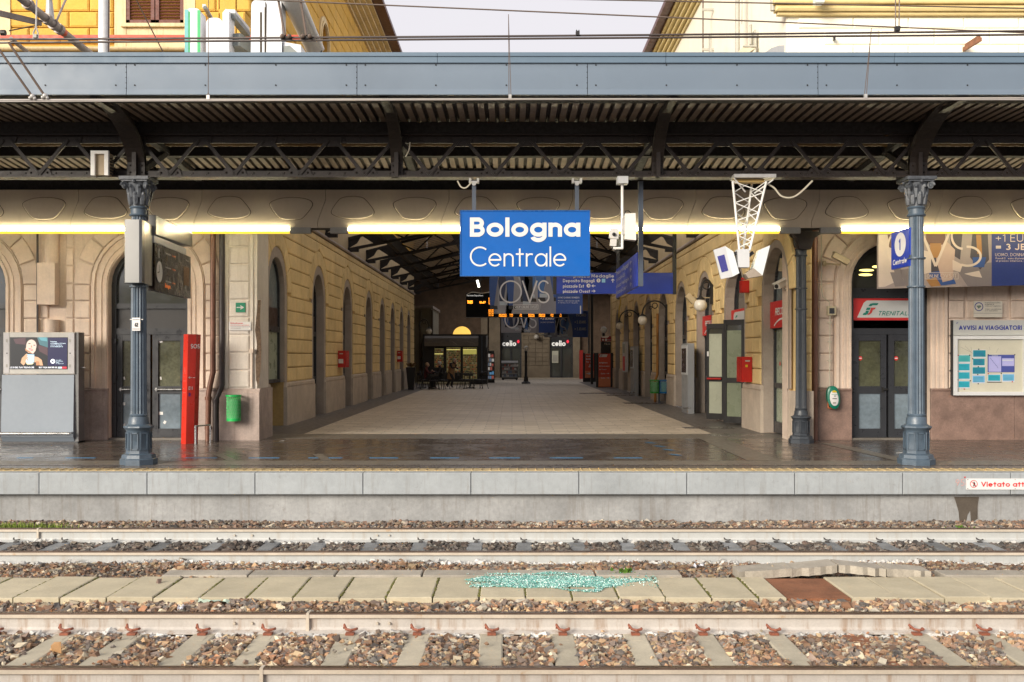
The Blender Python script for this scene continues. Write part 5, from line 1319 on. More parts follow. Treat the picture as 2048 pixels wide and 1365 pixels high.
# ---- lattice mast with two loudspeaker boxes
LY = 14.6
t = thing('lattice_mast', 'white triangular lattice mast hanging from the girder with two tilted white boxes', 'mast', (PX(1500, LY), LY, PZ(556, LY)))
P3 = lambda x, y, dy=0: (PX(x, LY), LY+dy, PZ(y, LY))
m = M(); m.box(PX(1464, LY), PX(1547, LY), LY-.15, LY+.15, PZ(359, LY), PZ(352, LY)); m.build('top_plate', m_galv, t)
m = M(); m.box(PX(1470, LY), PX(1527, LY), LY-.05, LY+.1, PZ(366, LY), PZ(360, LY)); m.build('clamp_beam', mat('ochre_paint', (.45, .30, .10), rough=.6), t)
tops = [P3(1463, 365, -.08), P3(1530, 365, -.08), P3(1511, 358, .2)]; bots = [P3(1477, 503, -.06), P3(1497, 503, -.06), P3(1488, 503, .06)]
m = M()
for a_, b_ in zip(tops, bots): m.tube([a_, b_], .017, 8)
m.build('chord', m_white, t, kind='stuff')
m = M()
for i in range(3):
    A0, A1, B0, B1 = Vector(tops[i]), Vector(bots[i]), Vector(tops[(i+1) % 3]), Vector(bots[(i+1) % 3])
    fr = [0, .16, .31, .45, .57, .68, .78, .87, .95]
    for k in range(len(fr)-1):
        u, v = (A0.lerp(A1, fr[k]), B0.lerp(B1, fr[k+1])) if k % 2 == 0 else (B0.lerp(B1, fr[k]), A0.lerp(A1, fr[k+1]))
        m.tube([u, v], .0085, 6)
m.tube([P3(1466, 360, -.1), P3(1492, 383, .05)], .012, 6); m.tube([P3(1543, 362, -.1), P3(1512, 385, .1)], .012, 6)
m.build('lattice_bar', m_white, t, kind='stuff')
m = M(); m.box(PX(1473, LY), PX(1496, LY), LY-.09, LY+.09, PZ(536, LY), PZ(500, LY)); m.build('junction_box', m_lgrey, t)
def slanted(name, pts, y0, y1, mt, par=None, skew=0):
    m = M(); n = len(pts); m.add([(PX(a, LY), y0, PZ(b, LY)) for a, b in pts]+[(PX(a, LY)+skew, y1, PZ(b, LY)) for a, b in pts], [tuple(range(n)), tuple(range(n, 2*n))]+[(i, (i+1) % n, n+(i+1) % n, n+i) for i in range(n)]); return m.build(name, mt, par or t)
m_wbox = mat('white_casing', (.62, .66, .66), rough=.4, var=.04)
b = slanted('display', [(1424, 502), (1447, 494.5), (1462, 555), (1439, 560)], LY-.12, LY-.08, m_lgrey)
slanted('casing', [(1447, 494.5), (1463, 505), (1475, 548), (1462, 555)], LY-.12, LY+.18, m_wbox)
slanted('screen', [(1431, 515), (1445, 511), (1453, 543), (1440, 547)], LY-.124, LY-.121, mat('violet_screen', (.05, .05, .22), rough=.2), b)
slanted('casing', [(1504, 540), (1519, 500), (1536, 493), (1521, 553), (1512, 552)], LY-.12, LY+.18, m_wbox)
slanted('grille', [(1487, 550), (1503, 538), (1521, 553), (1493, 558)], LY-.125, LY+.1, mat('tan_grille', (.30, .25, .2), rough=.7))
for a_, b_ in (((1463, 510), (1474, 507)), ((1497, 512), (1506, 505))): m = M(); m.bar(P3(*a_, 0), P3(*b_, 0), .05, .05); m.build('arm', m_blk, t)
def cable(label, pts, r, mt, nm='cable'):
    P = [Vector(p_) for p_ in pts]; out = []
    for i in range(len(P)-1):
        p0, p1, p2, p3 = P[max(i-1, 0)], P[i], P[i+1], P[min(i+2, len(P)-1)]
        for k in range(6):
            u = k/6; out.append(.5*((2*p1)+(p2-p0)*u+(2*p0-5*p1+4*p2-p3)*u*u+(3*p1-p0-3*p2+p3)*u**3))
    out.append(P[-1]); return M().tube(out, r, 6).build(nm, mt, None, label=label, cat='cable', smooth=True)
m_ivc = mat('ivory_cable', (.5, .46, .36), rough=.5)
cable('ivory cable looping from the lattice mast to the girder', [P3(1530, 366), P3(1548, 376), P3(1562, 392), P3(1580, 396), P3(1598, 388), P3(1625, 362)], .014, m_ivc)
cable('ivory cable loop left of the blue name sign', [p(915, 362), p(922, 374), p(932, 376), p(944, 364)], .011, m_ivc)
cable('thin pale cable hanging on the girder left of centre', [p(820, 285), p(818, 300), p(811, 314)], .009, m_ivc)
cable('black cable falling from the left capital to the display box', [(PX(306, 14.9), 14.9, PZ(370, 14.9)), (PX(304, 14.9), 14.9, PZ(390, 14.9)), (PX(296, 14.9), 14.9, PZ(415, 14.9)), (PX(295, 14.9), 14.9, PZ(442, 14.9))], .018, m_blk)
# ---- steel display box on the left column
t = thing('departure_display', 'brushed steel casing on the left column with dark departure screen and clock', 'display', (PX(285, 14.4), 14.5, PZ(567, 14.4)))
Yd = 14.42; q = lambda x, y, Y=Yd: (PX(x, Y), PZ(y, Y))
m = M(); m.prism([], 0, 0) if False else None
x0, x1 = PX(249, Yd), PX(284, Yd); z0, z1 = PZ(566, Yd), PZ(440, Yd)
pts = [(x0, Yd), (x0+.02, Yd-.035), (x1-.03, Yd-.035), (x1, Yd), (x1, Yd+.1), (PX(305, 15.1), 15.1), (x0+.05, 15.1), (x0-.03, Yd+.1)]
M().prism(pts, z0, z1).build('casing', m_brush, t)
# angled arm and screen going back to the right
A = (PX(305, 15.1), 15.1); B = (PX(379, 17.3), 17.3)
def plane(A, B):
    u_ = Vector((B[0]-A[0], B[1]-A[1], 0)); L_ = u_.length; u_.normalize(); n_ = Vector((u_.y, -u_.x, 0))
    return L_, (lambda u, v, w: (A[0]+u_.x*u+n_.x*w, A[1]+u_.y*u+n_.y*w, v))
L_, TA = plane(A, B)
m = M(TA); za, zb_ = PZ(462, 15.1), PZ(446, 15.1)
m.boss([(0, za+.03-.09), (L_, za-.0), (L_, za+.24), (0, za+.24)], -.12, .05, .01); m.build('housing', m_brush, t)
m = M(TA); m.box(.02, L_*.86, za-.17, za-.065, -.05, .02)
m.build('louvre', m_lgrey, t)
sc = M(TA); sc.box(.05, L_*1.0, za-.90, za-.18, -.08, .02); so = sc.build('screen', mat('dark_screen', (.012, .007, .005), rough=.3, spec=.25), t)
a = Art(TA, .021); zt_ = za-.18
m_dimo = mat('dim_orange_led', (.8, .2, .04), emit=.25)
a.rect(L_*.78, L_*.95, zt_-.52, zt_-.2, flat('amber_panel', (.16, .075, .02)), 2)
a.disc(.28, zt_-.42, .17, m_cw, 2, .17); a.ring(.28, zt_-.42, .17, .17, .012, m_blk, 4)
a.line(.28, zt_-.42, .17, zt_-.44, .016, m_blk, 4, j=1); a.line(.28, zt_-.42, .26, zt_-.31, .016, m_blk, 4, j=2); a.rect(.24, .275, zt_-.21, zt_-.06, m_cw, 2)
for z in (.08, .30, .52): a.text('Destinazione', .62, zt_-z-.03, .035, .2, m_cw, width=.32); a.text('Centrale', 1.0, zt_-z-.03, .03, .14, m_dimo, width=.2)
a.text('Orario', 1.85, zt_-.1, .03, .2, m_cw, width=.2)
a.text('Bologna', .60, zt_-.64, .07, .2, m_dimo, width=.3)
a.build('print', so)
# ---- numbered flag sign on the right column
t = thing('platform_number_sign', 'blue flag sign with white oval and number one on the right column', 'sign', (5.87, 15.1, PZ(540, 15.4)))
fx = 5.875; ya, yb = 14.72, 15.42
m = M(); m.box(fx, fx+.035, ya, yb, PZ(540, yb), PZ(467, yb)-.0); m.build('board', m_nblue, t)
a = Art(lambda u, v, w: (fx-w, yb-u, v), .002); W = yb-ya; zz0, zz1 = PZ(540, yb), PZ(467, yb); H = zz1-zz0
a.disc(W*.52, zz0+H*.62, W*.31, m_cw, 2, H*.32, 32); a.text('1', W*.45, zz0+H*.47, H*.30, .22, m_nblue, width=.07, layer=4)
a.text('Centrale', W*.12, zz0+H*.10, H*.15, .2, m_cw, width=W*.76); a.build('lettering', t)
M().box(fx+.0, 6.0, 14.70, 14.74, zz0+.1, zz0+.16).build('clamp', m_strut, t)
# ---- plate with number on the left column
t = thing('number_plate', 'small white plate strapped to the left iron column', 'plate', (PX(275, 14.6), 14.55, PZ(662, 14.6)))
M().box(PX(265, 14.6), PX(281, 14.6), 14.585, 14.60, PZ(662, 14.6), PZ(636, 14.6)).build('plate', m_cw, t)
a = Art(TF(0, 14.585, 0), .001); a.text('62', PX(270.5, 14.6), PZ(654, 14.6), .06, .2, m_k, width=.045); a.rect(PX(266, 14.6), PX(280, 14.6), PZ(640.5, 14.6), PZ(639.5, 14.6), m_k, 1); a.rect(PX(266, 14.6), PX(280, 14.6), PZ(659, 14.6), PZ(658, 14.6), m_k, 1); a.build('lettering', t)
M().box(PX(262, 14.64), PX(288, 14.64), 14.60, 14.62, PZ(640, 14.6), PZ(638.5, 14.6)).build('strap', m_galv, t)
# ---- white box with ribbed frame on the girder, left
t = thing('girder_box', 'small beige and white framed box fixed on the girder at the left', 'box', (PX(201, 14.5), 14.5, PZ(352, 14.5)))
g = lambda x: PX(x, 14.5); z = lambda y: PZ(y, 14.5)
M().box(g(186), g(217), 14.5, 14.68, z(350), z(306)).build('body', mat('tan_box', (.35, .27, .17), rough=.6), t)
m = M(); m.box(g(184), g(192), 14.45, 14.5, z(352), z(303)); m.box(g(211), g(219), 14.45, 14.5, z(352), z(303)); m.box(g(192), g(211), 14.45, 14.5, z(309), z(303)); m.build('frame', m_white, t)
m = M()
for k in range(6): m.box(g(181), g(222), 14.52, 14.66, z(348-6*k), z(346.5-6*k))
m.build('fin', m_iron, t, kind='stuff')
# ---- big advertising banners
def banner(name, label, x0, x1, y0, y1, Y, seed, cut, grp, dark=1.0, depth=.04):
    """hung cloth banner: photo field of walking legs on the left, blue field on the right"""
    rr = random.Random(seed)
    t = thing('banner', label, 'banner', (PX((x0+x1)/2, Y), Y, PZ(y1, Y)), grp)
    X0, X1, Z0, Z1 = PX(x0, Y), PX(x1, Y), PZ(y1, Y), PZ(y0, Y); W = X1-X0; H = Z1-Z0
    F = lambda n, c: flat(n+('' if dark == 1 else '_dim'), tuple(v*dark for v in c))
    M().box(X0, X1, Y, Y+depth, Z0, Z1).build('sheet', F('banner_grey', (.20, .20, .24)), t)
    a = Art(TF(X0, Y, Z0), .002); cu = W*cut
    jean = [F('denim', (.03, .08, .26)), F('dark_denim', (.02, .03, .08)), F('black_trousers', (.02, .02, .025)), F('mid_denim', (.05, .14, .36))]
    pale = [F('pale_cloth', (.42, .48, .55)), F('skin', (.45, .28, .2)), F('pale_pave', (.28, .28, .31))]
    for k in range(6):
        ax = cu*rr.uniform(0, .8); a.poly([(ax, 0), (min(ax+W*.16, cu), 0), (min(ax+W*.24, cu), H*.5), (ax+W*.02, H*.6)], pale[2], 0)
    for k in range(5):
        ax = cu*(.14+.18*k+rr.uniform(-.03, .03)); sw = rr.uniform(-.12, .12)*cu; w1 = cu*.085; mt = jean[k % 4]; top = H; foot = H*rr.uniform(.05, .35)
        for lg in (-1, 1):
            bx = ax+sw*lg+lg*cu*.03
            a.poly([(ax-w1*.9+lg*w1*.5, top), (ax+w1*.9+lg*w1*.5, top), (bx+w1*.95+sw*.3*lg, H*.5), (bx+w1*.5+lg*cu*.04, foot), (bx-w1*.3+lg*cu*.04, foot), (bx-w1*.6+sw*.3*lg, H*.5)], mt, 1)
            a.poly([(bx-w1*.3+lg*cu*.04, foot), (bx+w1*1.1+lg*cu*.04, foot-H*.01), (bx+w1*1.2+lg*cu*.04, foot-H*.06), (bx-w1*.3+lg*cu*.04, foot-H*.06)], pale[0] if k % 2 else jean[2], 1)
        a.poly([(ax-w1, H*.78), (ax-w1*1.8, H*.62), (ax-w1*1.3, H*.50), (ax-w1*.9, H*.62), (ax-w1*.4, H*.78)], pale[1] if k % 2 else pale[0], 1)
    a.rect(cu, W, 0, H, F('banner_blue', (.012, .05, .24)), 2)
    return t, a, W, H, cu, F
m_let = flat('banner_letter', (.72, .72, .74))
G_ = 'advertising banners hung in the passage'
t, a, W, H, cu, F = banner('banner', 'largest grey and blue clothing banner just below the name sign', 988, 1165, 497, 628, 28, 3, .70, G_)
s_ = 28/FPX
def ovs(a, x, z, h, w_, wt, mt): a.text('OVS', x, z, h, wt, mt, width=w_, track=.0, layer=4, seg=36)
ovs(a, 11*s_, H-.0-(607-497)*s_, 46*s_, 100*s_, .065, m_let)
a.ring(W*.34, H*.07+.06, 0, 0, 0, m_let) if False else None
xx = 39*s_; a.line(xx, .13, xx+49*s_, .13, .012, m_let, 4); a.line(xx, .255, xx+49*s_, .255, .012, m_let, 4, j=1); a.line(xx, .13, xx, .255, .012, m_let, 4, j=2); a.line(xx+49*s_, .13, xx+49*s_, .255, .012, m_let, 4, j=3)
a.text('SHOP ONLINE OVS.IT', xx+.03, .155, .075, .13, m_let, width=45*s_)
a.text('+1 EURO', cu+.09, H*.45, .09, .15, m_let, width=.5); a.text('= 3 JEANS', cu+.09, H*.36, .09, .2, m_let, width=.58)
a.text('UOMO DONNA E BAMBINO', cu+.06, H*.235, .045, .1, m_let, width=.60); a.text('Prendi 2 jeans di prezzo uguale', cu+.06, H*.19, .03, .14, m_let, width=.6); a.text('il terzo e in regalo', cu+.06, H*.16, .03, .14, m_let, width=.56)
a.build('print', t); M().box(PX(1160, 28), PX(1162, 28), 27.98, 28, PZ(628, 28), PZ(612, 28)).build('edge_rod', m_galv, t); M().tube([(PX(988, 28), 28.02, PZ(497, 28)), (PX(1165, 28), 28.02, PZ(497, 28))], .03, 8).build('top_rod', m_galv, t)
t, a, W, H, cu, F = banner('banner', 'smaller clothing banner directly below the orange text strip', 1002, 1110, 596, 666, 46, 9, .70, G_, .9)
s_ = 46/FPX; ovs(a, 7*s_, (666-657)*s_, 36*s_, 64*s_, .075, m_let)
a.text('=3 JEANS', cu+.08, H*.37, .17, .2, m_let, width=.62); a.text('UOMO DONNA', cu+.08, H*.28, .06, .12, m_let, width=.62); a.text('SHOP ONLINE', W*.26, .1, .09, .12, m_let, width=.75); a.build('print', t)
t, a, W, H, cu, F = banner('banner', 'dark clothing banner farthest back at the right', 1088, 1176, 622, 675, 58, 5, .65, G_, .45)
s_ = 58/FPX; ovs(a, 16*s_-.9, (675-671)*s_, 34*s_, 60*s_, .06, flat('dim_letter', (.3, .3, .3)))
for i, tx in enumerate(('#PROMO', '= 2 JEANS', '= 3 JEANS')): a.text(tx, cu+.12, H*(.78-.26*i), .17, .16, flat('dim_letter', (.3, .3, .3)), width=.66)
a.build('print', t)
# banner in front of the right facade
YB = 18.35
t = thing('banner', 'pink grey clothing banner hung in front of the red and white door sign', 'banner', (PX(1920, YB), YB, PZ(577, YB)), 'advertising banners under the canopy')
Zs = lambda x: PZ(578-7*(x-1755)/293, YB)
m = M(); xa, xc = 1755, 2230
m.prism_y([(PX(xa, YB), Zs(xa)), (PX(xc, YB), Zs(xc)), (PX(xc, YB), PZ(425, YB)), (PX(xa, YB), PZ(425, YB))], YB, YB+.04); m.build('sheet', flat('banner_pinkish', (.33, .27, .25)), t)
a = Art(TF(0, YB, 0), .002); q = lambda x, y: (PX(x, YB), PZ(y, YB))
K = {'sk': flat('pale_skin', (.50, .36, .29)), 'br': flat('brown_print', (.14, .07, .05)), 'jn': flat('denim', (.03, .08, .26)), 'gr': flat('grey_print', (.20, .17, .17)), 'dg': flat('dark_print', (.06, .05, .06)), 'lt': flat('light_print', (.60, .50, .43)), 'oc': flat('ochre_print', (.35, .17, .05))}
def pg(k, *p_, l=1): a.poly([q(*v) for v in p_], K[k], l)
pg('lt', (1757, 470), (1800, 470), (1800, 560), (1770, 574), (1757, 575)); pg('br', (1775, 470), (1795, 470), (1790, 500), (1778, 495))
pg('gr', (1780, 545), (1800, 545), (1812, 572), (1790, 574)); pg('gr', (1785, 528), (1798, 524), (1806, 556), (1790, 552)); pg('sk', (1880, 470), (1910, 500), (1905, 560), (1885, 565), (1872, 520))
pg('br', (1852, 462), (1890, 462), (1890, 480), (1885, 490), (1858, 490), (1852, 480), l=2); pg('oc', (1860, 487), (1882, 487), (1882, 505), (1874, 516), (1866, 516), (1860, 505), l=2)
pg('dg', (1858, 514), (1886, 510), (1905, 524), (1900, 545), (1862, 555)); pg('jn', (1858, 545), (1900, 540), (1912, 568), (1862, 574)); pg('lt', (1842, 500), (1862, 505), (1862, 545), (1842, 550)); pg('gr', (1842, 512), (1862, 516), (1862, 522), (1842, 518))
pg('oc', (1852, 560), (1872, 555), (1882, 572), (1862, 574), l=2); pg('lt', (1905, 520), (1925, 530), (1920, 545), (1905, 540), l=2)
pg('dg', (1898, 464), (1925, 464), (1920, 520), (1904, 510)); pg('dg', (1945, 464), (1975, 464), (1978, 520), (1960, 540), (1940, 515)); pg('oc', (1952, 470), (1962, 470), (1964, 510), (1954, 508), l=2); pg('jn', (1945, 515), (1972, 515), (1968, 535), (1946, 535), l=2)
pg('gr', (1910, 535), (1985, 525), (1985, 572), (1935, 573)); pg('gr', (1800, 540), (1840, 535), (1840, 574), (1812, 574)); pg('lt', (1928, 548), (1958, 542), (1964, 556), (1945, 553), l=2)
sk_ = flat('cream_letter', (.62, .52, .44)); s_ = YB/FPX
a.ring(PX(1800, YB), PZ(498, YB), 25*s_, 37*s_, 4*s_, sk_, 3, seg if False else 0, 360, 32)
a.line(*q(1842, 462), *q(1871, 533), 5*s_, sk_, 3, 0); a.line(*q(1871, 533), *q(1900, 462), 5*s_, sk_, 3, 0, 1)
a.ring(PX(1925, YB), PZ(472, YB), 22*s_, 26*s_, 4.5*s_, sk_, 3, 100, 270, 20); a.ring(PX(1935, YB), PZ(513, YB), 26*s_, 19*s_, 4.5*s_, sk_, 3, -120, 95, 20, j=1)
xx, zz = PX(1850, YB), PZ(558.5, YB); w2 = 66*s_; hh = 12.5*s_
for l_ in ((xx, zz, xx+w2, zz), (xx, zz+hh, xx+w2, zz+hh), (xx, zz, xx, zz+hh), (xx+w2, zz, xx+w2, zz+hh)): a.line(*l_, .008, sk_, 4, j=3)
a.text('ONLINE', xx+.03, zz+.025, .06, .12, sk_, width=.22); a.text('OVS.IT', xx+.28, zz+.022, .075, .12, sk_, width=.30)
bx = PX(1983, YB); a.poly([(bx, Zs(1983)), (PX(2110, YB), Zs(2110)), (PX(2110, YB), PZ(430, YB)), (bx, PZ(430, YB))], flat('banner_navy', (.012, .03, .17)), 2)
a.text('+1 EURO', PX(1991, YB), PZ(484, YB), .14, .09, sk_, width=.85); a.text('= 3 JEANS', PX(1991, YB), PZ(500.5, YB), .115, .19, sk_, width=.98); a.text('UOMO, DONNA E BAMBINO', PX(1990, YB), PZ(513, YB), .058, .1, sk_, width=.95)
a.text('Prendi 2 jeans di prezzo uguale o superiore', PX(1991, YB), PZ(519, YB), .034, .14, sk_, width=1.0); a.text('al prezzo inferiore, il terzo in regalo', PX(1991, YB), PZ(524, YB), .034, .14, sk_, width=.95)
a.build('print', t)
for x in (1765, 2215): M().box(PX(x, YB)-.02, PX(x, YB)+.02, YB, YB+.03, PZ(425, YB), 4.5).build('hanger', m_blk, t)
# ---- LED departure board
YL = 40
t = thing('led_board', 'black departure board with orange glowing text below the largest banner', 'display', (PX(1050, YL), YL, PZ(634, YL)))
s_ = YL/FPX; x0, x1 = PX(932, YL), PX(1136, YL)
M().box(x0, x1, YL, YL+.25, PZ(634.5, YL), PZ(587, YL)).build('cabinet', mat('matt_black', (.006, .006, .006), rough=.95, spec=.1), t)
f = M(); f.box(x0, x1, YL-.01, YL+.26, PZ(635.5, YL), PZ(634.5, YL)); f.box(x0, x1, YL-.01, YL+.26, PZ(587, YL), PZ(586, YL)); f.build('frame', m_frame, t)
a = Art(TF(0, YL, 0), .002); q = lambda x: PX(x, YL)
a.text('Partenze Departures', q(934), PZ(593, YL), 3.4*s_, .16, m_celw, width=32*s_)
a.text('745', q(935), PZ(608, YL), 6.5*s_, .30, m_orange, width=10*s_); a.text('10:47', q(959), PZ(607.5, YL), 4.5*s_, .26, m_orange, width=12*s_)
rr = random.Random(4); NM = ('MILANO C.LE', 'ROMA TERMINI', 'VENEZIA S.L.', 'ANCONA', 'RIMINI', 'PARMA', 'VERONA P.N.', 'LECCE')
for i in range(4): a.text('%02d:%02d' % (7+i, rr.randrange(10, 59)), q(977), PZ(598.5+3.6*i, YL), 2.7*s_, .17, m_orange, width=10*s_)
for i in range(4): a.text('%02d:%02d' % (8+i, rr.randrange(10, 59)), q(977), PZ(622+3.6*i, YL), 2.7*s_, .17, m_orange, width=10*s_)
for x, tx, wd in ((998, 'MILANO', 15), (1019, '745', 7), (1039, '2', 5), (1057, 'ROMA', 12), (1078, 'PRATO', 12), (1101, '20', 6), (1119, '1', 4)):
    a.text(tx, q(x), PZ(631, YL), 2.7*s_, .18, m_orange, width=wd*s_)
    a.text(tx[::-1] if 0 else 'FIRENZE' if wd > 10 else '10', q(x), PZ(634.2, YL), 2.4*s_, .18, m_orange, width=wd*s_)
a.build('lettering', t)
m = M(); m.box(q(960), q(962), YL+.05, YL+.1, PZ(587, YL), 5.6); m.box(q(1120), q(1122), YL+.05, YL+.1, PZ(587, YL), 5.6); m.build('hanger', m_blk, t)
cable('white cable drooping over the orange departure board', [(q(933), YL-.02, PZ(590, YL)), (q(945), YL-.02, PZ(585, YL)), (q(962), YL-.02, PZ(587, YL)), (q(975), YL-.02, PZ(585.5, YL)), (q(988), YL-.02, PZ(582, YL))], .014, m_ivc)
t = thing('hanging_lamp', 'short lit tube lamp hanging below the left corner of the name sign', 'lamp', (PX(956, 30), 30, PZ(575, 30)))
M().tube([(PX(954.5, 30), 30, PZ(561, 30)), (PX(958, 30), 30, PZ(575, 30))], .035, 8).build('tube', m_lampw, t); M().tube([(PX(954.5, 30), 30, PZ(561, 30)), (PX(954, 30), 30, 5.6)], .012, 6).build('rod', m_blk, t)
# ---- information screen on the left
YS = 18.35
t = thing('information_screen', 'pale grey information stand showing a woman drinking from a cup', 'screen', (PX(78, YS), YS, 0))
q = lambda x, y: (PX(x, YS), PZ(y, YS)); X = lambda x: PX(x, YS); Z = lambda y: PZ(y, YS)
M().prism_x([(YS, .03), (YS-.06, .12), (YS-.02, Z(750)), (YS+.22, Z(750)), (YS+.25, .03)], X(5), X(149)).build('lower_panel', m_pgrey, t)
m = M(); m.boss([(X(7), 0)]*0 or [(0, 0), (1, 0), (1, 1), (0, 1)], 0, 0, 0) if False else None
TI = TF(0, YS-.03, 0)
m = M(TI); m.boss([(X(8), Z(749)), (X(151), Z(749)), (X(151), Z(665)), (X(8), Z(665))], -.25, 0, .012); m.build('screen_frame', mat('ivory_frame', (.45, .44, .41), rough=.45), t)
m = M(); m.box(X(149), X(157), YS-.0, YS+.25, .0, Z(665)); m.build('side_panel', mat('grey_side', (.16, .16, .16), rough=.5), t)
for xa, xb in ((9, 20), (138.5, 150)): m = M(TI); m.box(X(xa), X(xb), Z(747), Z(667), 0, .006); m.build('speaker_strip', mat('pale_grey_strip', (.45, .44, .45), rough=.5), t)
a = Art(TI, .008)
for xx in (16, 142):
    for y in (682, 732): a.rect(X(xx-2), X(xx+1), Z(y+3), Z(y-3), m_fix, 1)
    a.disc(X(xx), Z(707), .012, m_k, 1)
a.build('speaker_grille', t)
E = lambda n, c, e=.32: mat('screen_'+n, c, rough=.3, emit=e, var=0)
sx0, sx1, sz0, sz1 = X(21.5), X(137), Z(739), Z(675)
so = M(TI).box(sx0, sx1, sz0, sz1, 0, .004).build('screen', E('black', (.008, .010, .014)), t)
a = Art(TI, .005); u = lambda x, y: (X(x/10.5), Z(650+y/10.5))
def sp(n, c, *p_, l=1): a.poly([u(*v) for v in p_], E(n, c), l)
def se(n, c, x, y, rx, ry, l=1, nn=20): a.poly([(X((x+rx*math.cos(R(k*360/nn)))/10.5), Z(650+(y+ry*math.sin(R(k*360/nn)))/10.5)) for k in range(nn)], E(n, c), l)
sp('teal', (.05, .14, .17), (800, 265), (1025, 265), (1025, 480), (850, 420)); sp('plum', (.07, .035, .045), (300, 300), (560, 270), (560, 420), (350, 400)); sp('plum', (.07, .035, .045), (800, 420), (1020, 480), (1020, 650), (850, 560)); sp('tealb', (.10, .30, .36), (830, 265), (1000, 265), (1010, 350), (880, 330))
se('hair', (.02, .012, .012), 690, 430, 140, 140, 2); se('face', (.62, .50, .44), 680, 440, 108, 128, 3); sp('face', (.62, .50, .44), (575, 440), (560, 530), (620, 590), (720, 610), (770, 540), (785, 430), l=3)
sp('shade', (.42, .20, .10), (545, 490), (560, 545), (640, 590), (700, 600), (650, 560), (580, 520), l=4); sp('lip', (.38, .05, .06), (620, 490), (670, 500), (720, 530), (690, 550), (640, 520), l=4); sp('teeth', (.75, .75, .75), (640, 502), (700, 528), (690, 535), (645, 512), l=5)
se('eye', (.05, .04, .04), 640, 395, 26, 9, 4); se('eye', (.05, .04, .04), 745, 430, 24, 9, 4); sp('shade', (.42, .20, .10), (680, 420), (700, 475), (672, 478), l=4)
sp('skin', (.55, .33, .20), (480, 700), (560, 620), (590, 600), (600, 640), (570, 780), (520, 855), (455, 800), l=3); sp('skin', (.55, .33, .20), (745, 665), (820, 680), (900, 740), (925, 855), (860, 855), (820, 780), (745, 790), l=3)
sp('shade', (.42, .20, .10), (780, 760), (840, 770), (860, 850), (780, 850), l=4)
sp('cup', (.42, .66, .85), (590, 620), (745, 625), (740, 780), (700, 810), (600, 810), (565, 780), l=5)
for k in range(3): sp('skin', (.55, .33, .20), (520+k*30, 690+k*25), (600+k*8, 630+k*35), (612+k*6, 648+k*35), (540+k*28, 715+k*25), l=6)
sp('cream', (.55, .55, .35), (560, 800), (740, 800), (700, 835), (600, 840), l=4)
sp('navy', (.005, .006, .05), (1030, 270), (1438, 270), (1425, 865), (1020, 865), l=3)
m_et = E('white', (.75, .78, .85), .7); m_ec = E('cyan', (.55, .7, .8), .6)
def tx(s__, x, y, h, wd, mt=m_et): a.text(s__, X(x/10.5), Z(650+y/10.5), h/10.5*YS/FPX, .16, mt, width=wd/10.5*YS/FPX, layer=5)
tx('Prenotare', 1085, 368, 26, 130, m_ec); tx('e scegliere il treno', 1085, 402, 26, 315, m_ec); tx('verso la meta', 1085, 436, 26, 240, m_ec); tx('e ora anche per te', 1085, 470, 26, 260, m_ec)
a.ring(X(1131/10.5), Z(650+767/10.5), 34/10.5*YS/FPX, 34/10.5*YS/FPX, 28/10.5*YS/FPX, m_et, 5)
for k in range(4): tx(('BOLOGNA', 'STAZIONE', 'CENTRO', 'E SERVIZI')[k], 1198, 752+k*24, 16, (110, 140, 70, 160)[k], m_ec)
sp('bar', (.004, .004, .006), (225, 868), (1425, 868), (1425, 932), (222, 932), l=3)
tx('LE 50 DEL TUO TELEVISORE', 235, 912, 32, 505); tx('SKY TG24 ANCHE SUL', 840, 912, 32, 390)
sp('tagb', (.5, .6, .7), (1243, 880), (1322, 880), (1322, 920), (1243, 920), l=5); sp('tagr', (.6, .03, .06), (1326, 880), (1422, 880), (1422, 920), (1326, 920), l=5); tx('sky', 1255, 912, 24, 55, E('tagt', (.03, .05, .1))); tx('TG24', 1332, 912, 26, 82)
a.build('picture', so)
m = M(); m.tube([(X(-30), YS-.16, Z(866)), (X(147), YS-.16, Z(866))], .022, 8); m.tube([(X(147), YS-.16, Z(866)), (X(147), YS+.05, Z(866)+.02)], .016, 6); m.build('kick_rail', m_chrome, t, smooth=True)
m = M(); m.tube([(X(156), YS+.1, Z(735.5)), (X(166), YS+.1, Z(735.5))], .012, 6); m.build('bolt', m_chrome, t)
M().box(X(5), X(157), YS-.03, YS+.3, 0, .03).build('base', m_frame, t)
# ---- red emergency totem
YT = 18.2
t = thing('emergency_totem', 'tall red emergency call totem in front of the left glass door', 'totem', (PX(377, YT), YT, 0))
X = lambda x: PX(x, YT); Z = lambda y: PZ(y, YT); m_tred = mat('totem_red', (.56, .025, .01), rough=.35, var=.06)
zt_ = Z(669); m = M()
bp = [(X(362), YT), (X(375), YT-.10), (X(387), YT), (X(387), YT+.25), (X(362), YT+.25)]; tp = [(X(367.5), YT), (X(380), YT-.10), (X(393), YT), (X(393), YT+.25), (X(367.5), YT+.25)]
m.add([(a_, b_, 0.0) for a_, b_ in bp]+[(a_, b_, zt_) for a_, b_ in tp], [(4, 3, 2, 1, 0), (5, 6, 7, 8, 9)]+[(i, (i+1) % 5, 5+(i+1) % 5, 5+i) for i in range(5)]); m.build('body', m_tred, t)
